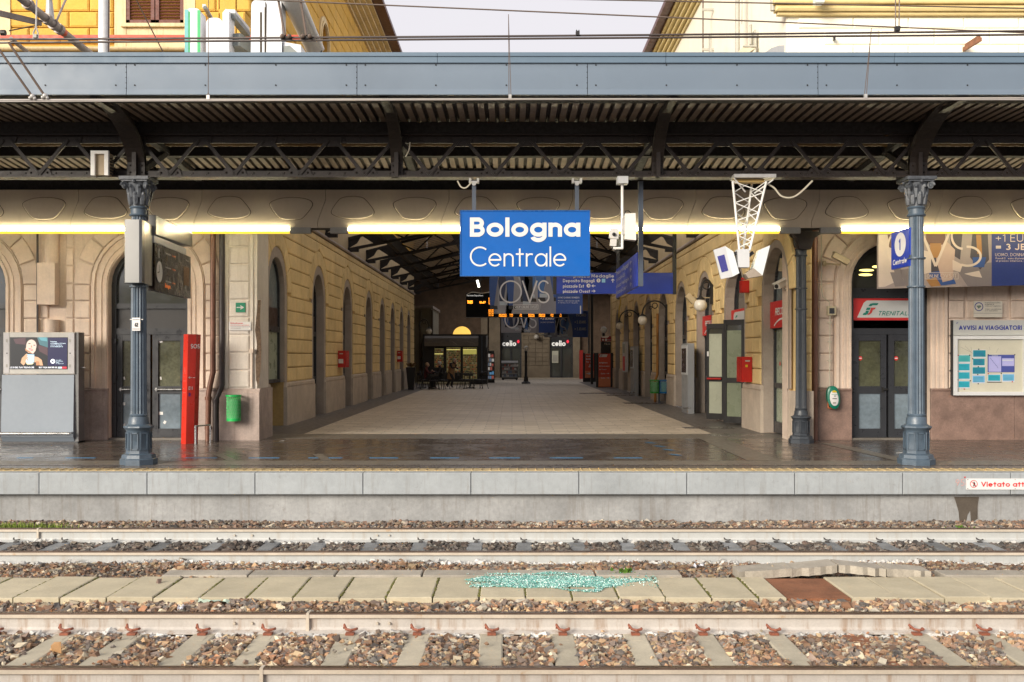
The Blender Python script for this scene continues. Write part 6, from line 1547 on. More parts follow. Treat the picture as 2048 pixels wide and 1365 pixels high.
# right slanting face carries the print
P0 = Vector(m.v[1]); P1 = Vector(m.v[2]); P5 = Vector(m.v[6]); ux = (P1-P0); uz = (P5-P0); Wd = ux.length; Ht = uz.length; ux.normalize(); uz.normalize(); nn = ux.cross(uz).normalized()
TT = lambda u_, v, w: tuple(P0+ux*u_+uz*v+nn*w)
a = Art(TT, .002); vz = lambda y: (883-y)/(883-669)*Ht
a.text('SOS', Wd*.35, vz(697), .085, .16, m_cw, width=.17); a.text('<', Wd*.12, vz(756), .05, .14, m_cw, width=.07); a.text('-', Wd*.6, vz(756), .05, .14, m_cw, width=.07)
a.rect(Wd*.2, Wd*.42, vz(777), vz(771), m_cw, 2); a.rect(Wd*.26, Wd*.36, vz(776), vz(772), m_tred, 4); a.rect(Wd*.6, Wd*.68, vz(777), vz(771), m_cw, 2); a.rect(Wd*.2, Wd*.45, vz(790), vz(783), flat('violet_mark', (.12, .02, .18)), 2)
a.build('print', t)
P0b = Vector(m.v[0]); u2 = (Vector(m.v[1])-P0b).normalized(); n2 = u2.cross(uz).normalized(); TB = lambda u_, v, w: tuple(P0b+u2*u_+uz*v+n2*w)
a = Art(TB, .002); m_pk = flat('pale_red_mark', (.7, .3, .25))
for y, k in ((745, 3), (752, 2), (760, 3), (775, 2), (783, 3), (735, 2)):
    for j in range(k): a.disc(.05+.03*j, vz(y), .006, m_pk, 2, n=8)
a.ring(.08, vz(740), .018, .018, .005, m_pk, 2); a.build('button', t)
m = M(); m.tube([(X(395), YT-.12, 0), (X(395), YT-.12, .34)], .02, 8); m.tube([(X(395), YT-.12, .33), (X(412), YT+.25, .33)], .014, 8); m.tube([(X(412), YT+.25, .33), (X(412), YT+.25, 0)], .014, 8); m.build('guard_rail', m_chrome, t, smooth=True)
# ---- green bin and small signs on the pilaster
YG = 18.78
def bin_(label, cx, cy, z0, z1, r, mt, grp=None, mesh=True):
    t = thing('litter_bin', label, 'bin', (cx, cy, z0), grp)
    m = M(); m.lathe([(r*.98, z1-.035), (r*1.1, z1-.03), (r*1.1, z1), (r*.95, z1)], cx, cy, 24, cap=False); m.build('rim', mt, t, smooth=True); m = M(); m.lathe([(r*.5, z0), (r*.96, z0), (r*.98, z0+.05), (r*.86, z0+.05)], cx, cy, 24, cap=False); m.build('base_ring', mt, t, smooth=True)
    m = M(); n = 22
    for s__ in (1, -1):
        for k in range(n):
            pts = [(cx+r*.93*math.cos(2*math.pi*(k+s__*q*.6)/n), cy+r*.93*math.sin(2*math.pi*(k+s__*q*.6)/n), z0+.03+(z1-z0-.06)*q/6) for q in range(7)]
            m.tube(pts, .0045, 4, False)
    m.build('basket', mt, t, kind='stuff', fix=False)
    m = M(); m.lathe([(r*.8, z0+.03), (r*.84, z1-.08)], cx, cy, 16); m.build('liner', mat('pale_liner', tuple(.5*c+.25 for c in mt.diffuse_color[:3]) if 0 else (.30, .52, .33), rough=.5), t, smooth=True)
    return t
m_bing = mat('bin_green', (.02, .45, .10), rough=.35, var=.1); m_binb = mat('bin_blue', (.01, .16, .42), rough=.35, var=.1); m_bing2 = mat('bin_dark_green', (.03, .30, .05), rough=.35, var=.1)
bin_('bright green mesh bin fixed to the stone pilaster base', PX(469, YG), YG-.06, PZ(842, YG), PZ(790, YG), .135, m_bing)
M().box(PX(460, YG), PX(478, YG), YG+.0, 18.9, PZ(805, YG), PZ(798, YG)).build('x', m_galv, None) if False else None
t = thing('exit_sign', 'small green arrow sign on the pale pilaster', 'sign', (PX(482, 18.95), 18.95, PZ(624, 18.95)))
M().box(PX(472, 18.95), PX(491, 18.95), 18.93, 18.95, PZ(625, 18.95), PZ(606, 18.95)).build('plate', flat('arrow_green', (.0, .22, .11)), t)
a = Art(TF(0, 18.93, 0), .002); a.text('>', PX(473.5, 18.95), PZ(620.5, 18.95), .095, .18, m_cw, width=.145); a.build('arrow', t)
t = thing('notice_plate', 'white notice with red heading on the pale pilaster', 'sign', (PX(480, 18.95), 18.95, PZ(660, 18.95)))
M().box(PX(458, 18.93), PX(502, 18.93), 18.92, 18.935, PZ(661, 18.93), PZ(644, 18.93)).build('plate', m_cw, t)
a = Art(TF(0, 18.92, 0), .002); a.text('Vietato attraversare', PX(461, 18.93), PZ(648, 18.93), .026, .2, m_nred, width=.24)
for i in range(3): a.text('servirsi del sottopassaggio pedonale', PX(461, 18.93), PZ(651.5+3*i, 18.93), .016, .16, flat('print_grey', (.3, .25, .25)) if i else m_nred, width=(.36, .38, .20)[i])
a.build('lettering', t)
t = thing('junction_box', 'small beige junction box with conduit on the edge of the pilaster', 'box', (PX(505, 18.95), 18.95, PZ(706, 18.95)))
M().box(PX(500, 18.95), PX(508, 18.95), 18.88, 18.95, PZ(706, 18.95), PZ(698, 18.95)).build('box', m_beige, t); M().tube([(PX(504, 18.93), 18.93, PZ(706, 18.93)), (PX(504, 18.93), 18.93, 1.0)], .012, 6).build('conduit', m_beige, t)
# ================================================================== RIGHT FACADE THINGS
YN = 18.98
X = lambda x: PX(x, YN); Z = lambda y: PZ(y, YN)
t = thing('notice_board', 'white framed travellers notice board with blue sheets on the right wall', 'notice board', (X(1977), YN, Z(791)))
m_wf = mat('white_frame', (.66, .67, .68), rough=.4, var=.04)
x0, x1, z0, z1 = X(1905), X(2052), Z(791), Z(641)
m = M(); m.box(x0, x1, YN-.02, YN+.1, Z(671), z1); m.build('header', mat('pale_grey_header', (.50, .51, .49), rough=.5, var=.03), t)
m = M(); m.box(x0, x1, YN-.05, YN+.1, z0, Z(784)); m.box(x0, x1, YN-.05, YN+.1, Z(679), Z(672)); m.box(x0, X(1913), YN-.05, YN+.1, Z(784), Z(679)); m.box(X(2045), x1, YN-.05, YN+.1, Z(784), Z(679)); m.build('frame', m_wf, t)
M().box(x0-.012, x0, YN-.03, YN+.1, z0, z1).build('edge', m_frame, t)
M().box(X(1913), X(2045), YN+.0, YN+.05, Z(784), Z(679)).build('back_panel', mat('cream_back', (.56, .54, .44), rough=.6, var=.05), t)
a = Art(TF(0, YN-.02, 0), .002); sn = YN/FPX
m_hn = flat('heading_blue', (.02, .04, .30)); a.text('AVVISI AI VIAGGIATORI', X(1917), Z(660.5), 9.2*sn, .2, m_hn, width=125*sn); rail_logo(a, X(1911), Z(648), .03, m_hn, m_hn)
for xx in (1931, 2026): a.disc(X(xx), Z(786), .011, m_k, 2, n=10)
a.build('lettering', t)
a = Art(TF(0, YN, 0), .002); c1 = flat('cyan_sheet', (.03, .38, .50)); c2 = flat('teal_sheet', (.0, .27, .33)); c3 = flat('light_blue_sheet', (.16, .42, .68)); c4 = flat('violet_sheet', (.42, .42, .75)); c5 = flat('indigo_sheet', (.06, .08, .32)); cw_ = flat('sheet_white', (.6, .64, .7)); g_ = flat('aqua_sheet', (.08, .42, .42)); r_ = flat('pin_red', (.5, .03, .03))
def sheet(x, y, w_, h_, mt, lines=4):
    a.rect(X(x-1), X(x+w_+1), Z(y+h_+2), Z(y-1), cw_, 0); a.rect(X(x), X(x+w_), Z(y+h_), Z(y), mt, 2)
    for k in range(lines): a.rect(X(x+2), X(x+w_-3), Z(y+3+k*(h_-3)/lines+.7), Z(y+3+k*(h_-3)/lines), c2 if mt != c2 else c5, 4)
sheet(1917, 711, 23, 13, g_); sheet(1917, 728, 22, 13, c1); sheet(1917, 745, 22, 13, c1); sheet(1917, 763, 22, 12, c1)
sheet(1946, 701, 25, 13, c2); sheet(1946, 718, 23, 13, c2); sheet(1945, 735, 25, 13, c2); sheet(1945, 752, 24, 13, c3)
a.rect(X(1975), X(2029), Z(745), Z(710), c5, 1); a.rect(X(1977), X(2002), Z(744), Z(713), c4, 2); a.rect(X(2004), X(2028), Z(732.5), Z(717), c4, 2); a.rect(X(2004), X(2026), Z(722), Z(720), cw_, 3)
for k in range(4): a.line(X(1980+k*4), Z(716+k*5), X(1984+k*4), Z(722+k*5), .006, c5, 4)
a.text('AVVISO', X(1983), Z(713), .022, .2, cw_, width=.12)
sheet(1976, 750, 24, 12, c1); sheet(2005, 749, 23, 13, c3); a.rect(X(1974), X(2003), Z(765.5), Z(764), m_k, 3)
for x, y, mt in ((1957, 699, m_k), (1916, 711, r_), (1939, 711, m_k), (1945, 718, m_k), (1956, 734, m_k), (1955, 749.5, m_k), (1956, 768, m_k), (1915, 743, r_), (1915, 760, m_k), (1940, 762, m_k), (1928, 778.5, r_), (1976, 710, m_k), (2029, 710, m_k), (1976, 748, r_), (2002, 747, m_k), (2024, 764, r_)): a.disc(X(x), Z(y), .013, mt, 5, n=8)
for p_ in ((1922, 695, 1942, 705), (1942, 694, 1943, 702), (1978, 694, 1980, 700), (1997, 697, 1992, 706), (1930, 692, 1945, 708)): a.line(X(p_[0]), Z(p_[1]), X(p_[2]), Z(p_[3]), .005, m_fix, 1)
a.build('notice_sheet', t)
t = thing('camera_warning_sign', 'small cream plate with ring symbol above the notice board', 'sign', (X(1975), YN, Z(635)))
M().box(X(1947), X(2004), YN-.012, YN, Z(635), Z(603)).build('plate', flat('cream_plate', (.62, .58, .49)), t)
a = Art(TF(0, YN-.012, 0), .001); a.ring(X(1957), Z(614), 8*sn, 8*sn, 1.6*sn, m_navy, 2); a.poly([(X(1952), Z(612)), (X(1960), Z(611)), (X(1962), Z(614)), (X(1956), Z(618))], flat('print_green_grey', (.15, .2, .15)), 2); a.rect(X(1947), X(2004), Z(627.4), Z(626.6), m_fix, 1)
for k, tx in enumerate(('In questa area e attiva', 'un impianto di', 'videosorveglianza', '', 'Video surveillance', 'is in operation')): 
    if tx: a.text(tx, X(1969), Z(607+3.2*k), .020, .18, m_k, width=(.29, .17, .31, 0, .31, .24)[k])
a.build('lettering', t)
t = thing('validator_machine', 'green oval ticket machine with white face beside the brown drain pipe', 'machine', (X(1664), YN, Z(818)))
def oval(cx, cy, rx, ry, y0, y1, nm, mt, bev=.01):
    m = M(lambda u, v, w: (u, YN-w, v)); m.boss([(X(cx)+rx*sn*(abs(math.cos(q))**.85)*(1 if math.cos(q) > 0 else -1)+(ry*sn*math.sin(q))*-.08, Z(cy)+ry*sn*math.sin(q)) for q in [2*math.pi*k/24 for k in range(24)]], y0, y1, bev); return m.build(nm, mt, t, smooth=True)
oval(1664, 795, 12.5, 23, 0, .12, 'body', mat('machine_green', (.0, .16, .10), rough=.35, var=.05), .03); oval(1664, 796.5, 8.5, 15, .12, .14, 'face', m_cw)
a = Art(TF(0, YN-.142, 0), .001); a.rect(X(1660), X(1669), Z(798), Z(796.5), m_k, 2); a.disc(X(1665), Z(792), .012, m_k, 2); a.poly([(X(1659), Z(783)), (X(1663), Z(780)), (X(1669), Z(783)), (X(1668), Z(785)), (X(1660), Z(785))], flat('label_yellow', (.6, .45, .02)), 2); a.rect(X(1661), X(1667), Z(807), Z(804), m_fix, 2); a.rect(X(1658), X(1671), Z(789.5), Z(788.8), m_green, 2); a.build('label', t)
m = M(); m.tube([(X(1654), YN-.05, Z(800)), (X(1655), YN-.05, Z(816)), (X(1668), YN-.05, Z(818))], .014, 6); m.build('edge_trim', mat('orange_trim', (.5, .12, .03), rough=.5), t)
t = thing('conduit_box', 'cream switch box on a thin conduit above the green oval machine', 'box', (X(1660), YN, Z(631)))
M().box(X(1653), X(1669), YN-.08, YN, Z(631), Z(613)).build('box', mat('cream_box', (.50, .44, .30), rough=.5, var=.05), t); M().box(X(1656), X(1666), YN-.09, YN-.08, Z(628), Z(617)).build('panel', m_frame, t)
m = M(); m.tube([(X(1659), YN-.03, Z(631)), (X(1658), YN-.03, Z(773))], .010, 6); m.tube([(X(1658), YN-.03, Z(613)), (X(1658), YN-.03, Z(605)), (X(1645), YN-.03, Z(594)), (X(1642), YN-.03, Z(580)), (X(1642), YN-.03, Z(470))], .010, 6); m.build('conduit', m_ivc, t, smooth=True)
m = M()
for y in (646, 684, 722): m.box(X(1655), X(1662), YN-.04, YN, Z(y+1.5), Z(y-1.5))
m.build('clip', m_ivc, t, kind='stuff')
def cctv(label, x, y, Y, dx, dy, ln, r, mt, mount, tilt=0):
    t = thing('security_camera', label, 'camera', (PX(x, Y), Y, PZ(y, Y)), 'security cameras')
    c = Vector((PX(x, Y), Y, PZ(y, Y))); s__ = Y/FPX; d_ = Vector((dx*s__, tilt, -dy*s__))
    m = M(); m.bar(c-d_/2, c+d_/2, r*2.1, r*1.8); m.build('body', mt, t)
    m = M(); m.bar(c-d_*.48+Vector((0, 0, r*1.05)), c+d_*.62+Vector((0, 0, r*1.05)), r*2.5, r*.25); m.build('sun_shield', mt, t)
    m = M(); m.tube([c+d_/2, c+d_*.54], r*.7, 10); m.build('lens', m_blk, t)
    m = M(); q_ = Vector((PX(mount[0], Y), Y+mount[2], PZ(mount[1], Y))); m.tube([c-Vector((0, 0, r)), c-Vector((0, 0, r*2)), q_], .018, 8); m.cbox(q_.x, q_.y, q_.z, .06, .06, .10); m.build('arm', mt, t)
m_ccd = mat('yellowed_white', (.45, .36, .22), rough=.5); m_ccw = mat('camera_white', (.66, .62, .56), rough=.45)
cctv('yellowed security camera high on the wall left of the red and white door sign', 1681, 518, 18.6, 30, 16, .4, .055, m_ccd, (1660, 524, .35))
cctv('white security camera on an arm in front of the nearest passage arch', 1567, 566, 19.2, -34, 16, .4, .06, m_ccw, (1596, 576, .0), -.25)
t = thing('wall_speaker', 'small cream cylinder speaker inside the nearest right arch', 'speaker', (PX(1566, 19.6), 19.6, PZ(543, 19.6)))
m = M(); m.tube([(PX(1566, 19.6), 19.6, PZ(518, 19.6)), (PX(1562, 19.6), 19.6, PZ(543, 19.6))], .06, 12); m.build('body', m_ccd, t, smooth=True); M().tube([(PX(1566, 19.6), 19.6, PZ(531, 19.6)), (PX(1590, 19.3), 19.3, PZ(530, 19.3))], .014, 6).build('arm', m_ccd, t)
# prohibition plate on the platform face
YV = 13.67
t = thing('prohibition_plate', 'long white plate with red lettering fixed to the platform edge', 'sign', (PX(1990, YV), YV, PZ(979, YV)))
X = lambda x: PX(x, YV); Z = lambda y: PZ(y, YV)
M().box(X(1932), X(2270), YV-.012, YV-.001, Z(979.5), Z(957.5)).build('plate', m_cw, t)
a = Art(TF(0, YV-.012, 0), .001); s_ = YV/FPX
a.ring(X(1946.5), Z(968), 7*s_, 7*s_, 1.1*s_, m_nred, 2); a.disc(X(1947), Z(964.8), .009, m_k, 2); a.poly([(X(1945), Z(966)), (X(1949), Z(966)), (X(1949), Z(970)), (X(1950), Z(973.5)), (X(1948.5), Z(973)), (X(1947), Z(970.5)), (X(1945.5), Z(973.5)), (X(1944.7), Z(972.8)), (X(1946), Z(969.5))], m_k, 3); a.line(X(1941.8), Z(963.5), X(1951.2), Z(972.5), .006, m_nred, 4)
a.text('Vietato attraversare i binari', X(1961), Z(973.5), 10.3*s_, .19, m_nred, width=215*s_, track=.10, xh=.70, xw=1.0)
for xx in (1934.5, 2029): 
    for y in (959.5, 977.5): a.disc(X(xx), Z(y), .006, m_k, 2, n=8)
a.build('lettering', t)
# ================================================================== PASSAGE THINGS
def fire_box(label, S, Yc, y0, y1, wd, mt=None):
    Xw = S*5.22; t = thing('fire_hose_box', label, 'fire box', (Xw, Yc, PZ(y1, Yc)), 'red fire boxes')
    z0, z1 = PZ(y1, Yc), PZ(y0, Yc); n = -S
    m = M(); x0, x1 = sorted((Xw, Xw+n*.22)); m.box(x0, x1, Yc-wd/2, Yc+wd/2, z0, z1); m.build('box', m_redbox, t)
    m = M(); xx = Xw+n*.222; m.box(min(xx, xx+n*.006), max(xx, xx+n*.006), Yc-wd*.4, Yc+wd*.4, z0+.05, z1-.05); m.build('door', mat('fire_red_door', (.52, .02, .015), rough=.35), t)
    if S < 0: M().box(Xw+.02, Xw+.16, Yc-wd/2-.02, Yc-wd/2-.004, z0+.12, z1-.25).build('label', m_cw, t); 
    else: M().cbox(Xw-.12, Yc-wd/2-.006, z1-.2, .05, .01, .05).build('label', flat('label_yellow', (.6, .45, .02)), t)
    M().cbox(Xw+n*.1, Yc-wd/2-.01, z1-.09, .10, .02, .03).build('handle', m_galv, t)
fire_box('red fire box on the left passage wall between second and third arch', -1, 30.2, 702, 735, .7)
fire_box('small red fire box far along the left passage wall', -1, 45.5, 702, 724, .6)
fire_box('large red fire box on the right passage wall beside the open door', 1, 21.9, 714, 764, .5)
t = thing('alarm_box', 'small red alarm box high on the right passage wall', 'alarm', (5.15, 22.2, 2.95)); M().box(5.05, 5.22, 21.9, 22.1, PZ(586, 22), PZ(562, 22)).build('box', m_redbox, t); M().tube([(5.12, 22, PZ(560, 22)), (5.12, 22, PZ(556, 22))], .06, 10).build('siren', m_redbox, t)
m_globe = mat('white_globe', (.70, .66, .58), rough=.25, var=.03)
def wall_lamp(label, gx, gy, Yc, S=1, r=.21):
    zc = PZ(gy, Yc); xc = PX(gx, Yc); Xw = S*5.22
    t = thing('wall_lamp', label, 'lamp', (Xw, Yc, zc), 'wall lamps with white globes')
    M().ball((xc, Yc, zc), r, 20, 12).build('globe', m_globe, t, smooth=True)
    m = M(); m.lathe([(.13, zc+r*.9), (.12, zc+r*1.0), (.05, zc+r*1.25), (.03, zc+r*1.5)], xc, Yc, 16); m.build('cap', m_blk, t, smooth=True)
    m = M(); w_ = abs(Xw-xc); top = zc+r*1.45; h_ = .42; cx_ = (xc+Xw)/2
    pts = [(cx_-(w_/2)*math.cos(math.pi*k/14)*S, Yc, top+h_*math.sin(math.pi*k/14)*(1 if k < 15 else 1)) for k in range(15)]
    m.tube(pts, .028, 8); m.tube([(cx_+math.cos(q)*.09, Yc, top+h_*.62+math.sin(q)*.09) for q in [k*math.pi/6 for k in range(13)]], .018, 6)
    m.tube([(cx_+math.cos(q)*.05-.14*S, Yc, top+h_*.45+math.sin(q)*.05) for q in [k*math.pi/4 for k in range(9)]], .013, 6)
    m.box(min(Xw-S*.06, Xw), max(Xw-S*.06, Xw), Yc-.05, Yc+.05, top-.22, top+.30); m.build('arm', m_blk, t, smooth=True)
wall_lamp('nearest globe lamp on the right wall, largest of the row', 1401, 611, 25.9, 1, .17)
wall_lamp('second globe lamp on the right wall from the platform', 1285, 641, 33.5, 1, .16)
wall_lamp('third globe lamp on the right wall from the platform', 1239, 652, 40.8, 1, .15)
wall_lamp('globe lamp on the left past the yellow wall', 858, 663, 56, -1, .17)
t = thing('loudspeaker', 'cream horn speaker above the nearest globe lamp on the right wall', 'speaker', (PX(1382, 26), 26, PZ(600, 26))); m = M(); m.bar((PX(1374, 26), 26, PZ(590, 26)), (PX(1388, 26), 26, PZ(605, 26)), .14, .14); m.build('body', m_ccd, t); M().tube([(PX(1380, 26), 26, PZ(596, 26)), (PX(1400, 26), 26, PZ(596, 26)), (5.2, 26, PZ(596, 26))], .015, 6).build('arm', m_ccd, t)
# globe on black post and the far globe on the right
def lamp_post(label, x, y0, y1, Yc, r):
    t = thing('lamp_post', label, 'lamp post', (PX(x, Yc), Yc, 0), 'black posts with globes')
    m = M(); m.lathe([(.26, 0), (.26, .08), (.14, .14), (.11, .4), (.08, .45), (.075, PZ(y0, Yc)-r-.1), (.11, PZ(y0, Yc)-r-.05), (.05, PZ(y0, Yc)-r)], PX(x, Yc), Yc, 14); m.build('post', m_blk, t, smooth=True)
    M().ball((PX(x+.5, Yc), Yc, PZ(y0, Yc)), r, 16, 10).build('globe', m_globe, t, smooth=True)
lamp_post('black post with white globe in the middle of the passage', 1052, 697, 768, 58, .14)
lamp_post('globe on tall black post at the right end of the passage', 1207, 660, 760, 56, .18)
t = thing('wall_globe', 'dim white globe above the passage between the two shop doors', 'lamp', (PX(1073, 73.8), 73.8, PZ(679, 73.8))); M().ball((PX(1073, 73.7), 73.7, PZ(674.5, 73.7)), .19, 14, 8).build('globe', mat('grey_globe', (.35, .33, .3), rough=.4), t, smooth=True); M().tube([(PX(1073, 73.7), 73.7, PZ(668, 73.7)), (PX(1073, 73.7), 74, PZ(665, 73.7))], .04, 8).build('arm', m_blk, t)
# twin bins on the right
Yb = 1.6*FPX/(808-HZ); g = 'pair of recycling bins at the right wall'
bin_('green half of the twin mesh bins at the right passage wall', PX(1309, Yb), Yb, PZ(787, Yb), PZ(760, Yb), .16, m_bing2, g); bin_('blue half of the twin mesh bins at the right passage wall', PX(1328, Yb), Yb, PZ(787, Yb), PZ(760, Yb), .15, m_binb, g)
t = thing('bin_post', 'grey post standing between the green and blue bins', 'post', (PX(1318, Yb), Yb+.05, 0)); M().tube([(PX(1318.5, Yb), Yb+.05, 0), (PX(1318.5, Yb), Yb+.05, PZ(762, Yb))], .03, 8).build('post', m_strut, t); M().cbox(PX(1318.5, Yb), Yb+.05, .01, .2, .2, .02).build('foot', m_strut, t)
# wall display stands on the right
def stand(label, Yc, wd, ht, x=4.85, poster=True):
    t = thing('display_stand', label, 'display stand', (x+.1, Yc, 0), 'grey display stands along the right wall')
    M().box(x+.04, x+.22, Yc-wd/2, Yc+wd/2, 0, ht).build('body', mat('grey_stand', (.27, .28, .29), rough=.4, var=.06), t)
    T = TL(x+.04, 0, 0); m = M(T); m.box(-Yc-wd/2+.05, -Yc+wd/2-.05, ht*.55, ht-.05, 0, .02); m.build('screen_frame', m_lgrey, t)
    m = M(T); m.box(-Yc-wd/2+.14, -Yc+wd/2-.14, ht*.58, ht-.14, .021, .026); so = m.build('screen', mat('brown_screen', (.045, .030, .03), rough=.15), t)
    a = Art(T, .027); rr = random.Random(int(Yc))
    for k in range(6): u_ = -Yc+rr.uniform(-.3, .2)*wd; v_ = ht*rr.uniform(.62, .9); a.rect(u_, u_+.12, v_, v_+.06, flat('dim_pic', (.12, .09, .1)), 1)
    a.build('picture', so); m = M(); m.tube([(x-.1, Yc-wd/2, .16), (x-.1, Yc+wd/2, .16)], .02, 6); m.tube([(x-.1, Yc-wd/2, .16), (x+.1, Yc-wd/2, .16)], .02, 6); m.build('kick_rail', m_chrome, t)
stand('large grey display stand before the third right arch', 28.2, 1.0, PZ(687, 27.8), 4.85)
stand('smaller grey display stand far along the right wall', 40.5, 1.1, PZ(693, 40), 4.85)
t = thing('route_panel', 'tall grey map panel with red foot far on the right wall', 'panel', (5.0, 44.5, .9)); M().box(5.0, 5.12, 43.9, 45.1, .9, PZ(684, 44.5)).build('body', m_lgrey, t); a = Art(TL(5.0, 0, 0), .002); a.rect(-44.95, -44.05, .95, 1.6, m_nred, 1); a.rect(-44.95, -44.05, 1.75, 2.15, flat('map_green', (.3, .36, .3)), 1); a.rect(-44.8, -44.2, 1.85, 2.05, m_fix, 3); a.build('print', t)
# open glass doors on the right
t = thing('open_door_leaf', 'black framed frosted glass door leaves standing open on the right', 'door', (5.0, 24.3, 0))
def leaf(A_, B_, h_, mt, red=False, ins=.09):
    L__, T = plane(A_, B_); f = M(T)
    f.box(0, ins, .05, h_, -.03, .03); f.box(L__-ins, L__, .05, h_, -.03, .03); f.box(ins, L__-ins, .05, .2, -.029, .029); f.box(ins, L__-ins, h_-.12, h_, -.029, .029); f.box(ins, L__-ins, .98, 1.1, -.029, .029)
    fo = f.build('leaf', m_blk, t); M(T).box(ins, L__-ins, .2, .98, -.008, .008).build('pane', mt, fo); M(T).box(ins, L__-ins, 1.1, h_-.25, -.008, .008).build('pane', mt, fo); M(T).box(ins, L__-ins, h_-.25, h_-.12, -.006, .006).build('pane', m_glass, fo)
    if red:
        M(T).tube([(.05, 1.05, .08), (L__-.05, 1.05, .08)], .025, 8).build('push_bar', m_redbox, fo)
        M(T).box(.02, .07, 1.6, 1.72, .031, .04).build('label', m_cw, fo)
m_fr = mat('frosted_door_glass', (.42, .44, .34), rough=.35, var=.08, scale=1)
leaf((PX(1414, 24.6), 24.6), (PX(1449, 24.3), 24.3), 2.40-.0, m_fr, True, .06)
leaf((PX(1448, 23.3), 23.3), (PX(1490, 22.95), 22.95), 2.45, mat('darker_frosted_glass', (.22, .25, .17), rough=.3, var=.1, scale=1), False, .08)
# red pylons near the end
def pylon(label, x0, x1, y0, y1, Yc, kind):
    t = thing('direction_pylon', label, 'pylon', (PX((x0+x1)/2, Yc), Yc, 0), 'red direction pylons'); W = PX(x1, Yc)-PX(x0, Yc); H = PZ(y0, Yc)-PZ(y1, Yc); Xo = PX(x0, Yc); Zo = max(PZ(y1, Yc), 0)
    m = M(); m.box(Xo, Xo+W, Yc, Yc+.2, Zo+.02, Zo+H); m.build('body', flat('pylon_red', (.55, .07, .03)), t); m = M(); m.box(Xo-.12, Xo-.001, Yc+.02, Yc+.2, 0, Zo+H+.05); m.box(Xo+W+.001, Xo+W+.2, Yc+.02, Yc+.3, 0, Zo+H+.05); m.box(Xo-.119, Xo+W+.19, Yc+.03, Yc+.25, 0, Zo+.02); m.build('frame', m_blk, t)
    a = Art(TF(Xo, Yc, Zo), .003)
    a.rect(0, W, H*.02, H*.3, flat('pylon_orange', (.65, .22, .1)), 0)
    if kind:
        a.poly([(W*.05, H*.90), (W*.15, H*.985), (W*.75, H*.985), (W*.68, H*.90)], m_silver, 1); rail_logo(a, W*.14, H*.915, H*.06)
        for k in range(3): a.disc(W*.12, H*(.73-.1*k), W*.05, m_cw, 2); a.text(('Biglietteria', 'Informazioni', 'Treni')[k], W*.24, H*(.715-.1*k), H*.035, .2, m_cw, width=W*(.5, .65, .4)[k])
        for k in range(2): a.text('Uscita', W*.2, H*(.39-.13*k), H*.04, .2, m_cw, width=W*.35); a.text('>', W*.65, H*(.385-.13*k), H*.05, .2, m_cw, width=W*.25)
    else:
        for k in range(3): a.text(('Al binario', 'est ovest', 'Uscita'), W*.1, 0, 0, 0, m_cw) if False else a.text(('Servizi', 'Bar e bus', 'Taxi')[k], W*.12, H*(.88-.12*k), H*.06, .2, m_cw, width=W*.5)
        a.text('JE', W*.4, H*.45, H*.12, .2, m_cw, width=W*.4); a.text('>', W*.15, H*.13, H*.12, .25, m_cw, width=W*.5)
    a.build('lettering', t)
pylon('front red direction pylon with white arrows at the passage end', 1197, 1221, 709, 776, 1.6*FPX/(775-HZ), 1)
pylon('rear red pylon half hidden behind a black post at the far right', 1170, 1188, 708, 757, 62, 0)
t = thing('red_post', 'narrow dim red column beside the right shop door', 'post', (PX(1162, 70), 70, 0)); M().box(PX(1159, 70), PX(1166, 70), 70, 70.3, 0, PZ(701, 70)).build('body', flat('dim_red', (.35, .02, .015)), t)
for i, (x, w_, Y_) in enumerate(((1184, 5, 57), (1178, 3, 66))):
    t = thing('steel_post', ('thick black roof post beside the red pylon', 'thin black roof post far behind the red pylon')[i], 'post', (PX(x, Y_), Y_, 0)); M().box(PX(x-w_/2, Y_), PX(x+w_/2, Y_), Y_, Y_+.15, 0, 6.4).build('post', m_blk, t)
t = thing('fascia_sign', 'dark red hanging sign with white marks beside the far globe', 'sign', (PX(1216, 53), 53, PZ(683, 53)))
M().box(PX(1202, 53), PX(1230, 53), 53, 53.1, PZ(683, 53), PZ(673, 53)).build('board', flat('dark_red', (.22, .01, .02)), t); a = Art(TF(0, 53, 0), .003); a.poly([(PX(1203, 53), PZ(676, 53)), (PX(1204, 53), PZ(673, 53)), (PX(1218, 53), PZ(673, 53)), (PX(1215, 53), PZ(676, 53))], m_silver, 1); a.disc(PX(1206, 53), PZ(680, 53), .05, m_cw, 2); a.disc(PX(1212, 53), PZ(680, 53), .06, m_cw, 2); a.rect(PX(1215, 53), PZ(0, 0)*0+PX(1229, 53), PZ(680.5, 53), PZ(679.5, 53), flat('dim_letter', (.3, .3, .3)), 2); a.build('lettering', t)
M().box(PX(1203, 53), PX(1226, 53), 53.2, 53.5, 0, PZ(684, 53)).build('backboard', m_blk, t); a = Art(TF(0, 53.2, 0), .003); a.text('TEM', PX(1209, 53), PZ(690, 53), .10, .2, m_silver, width=.32); a.build('lettering', t)
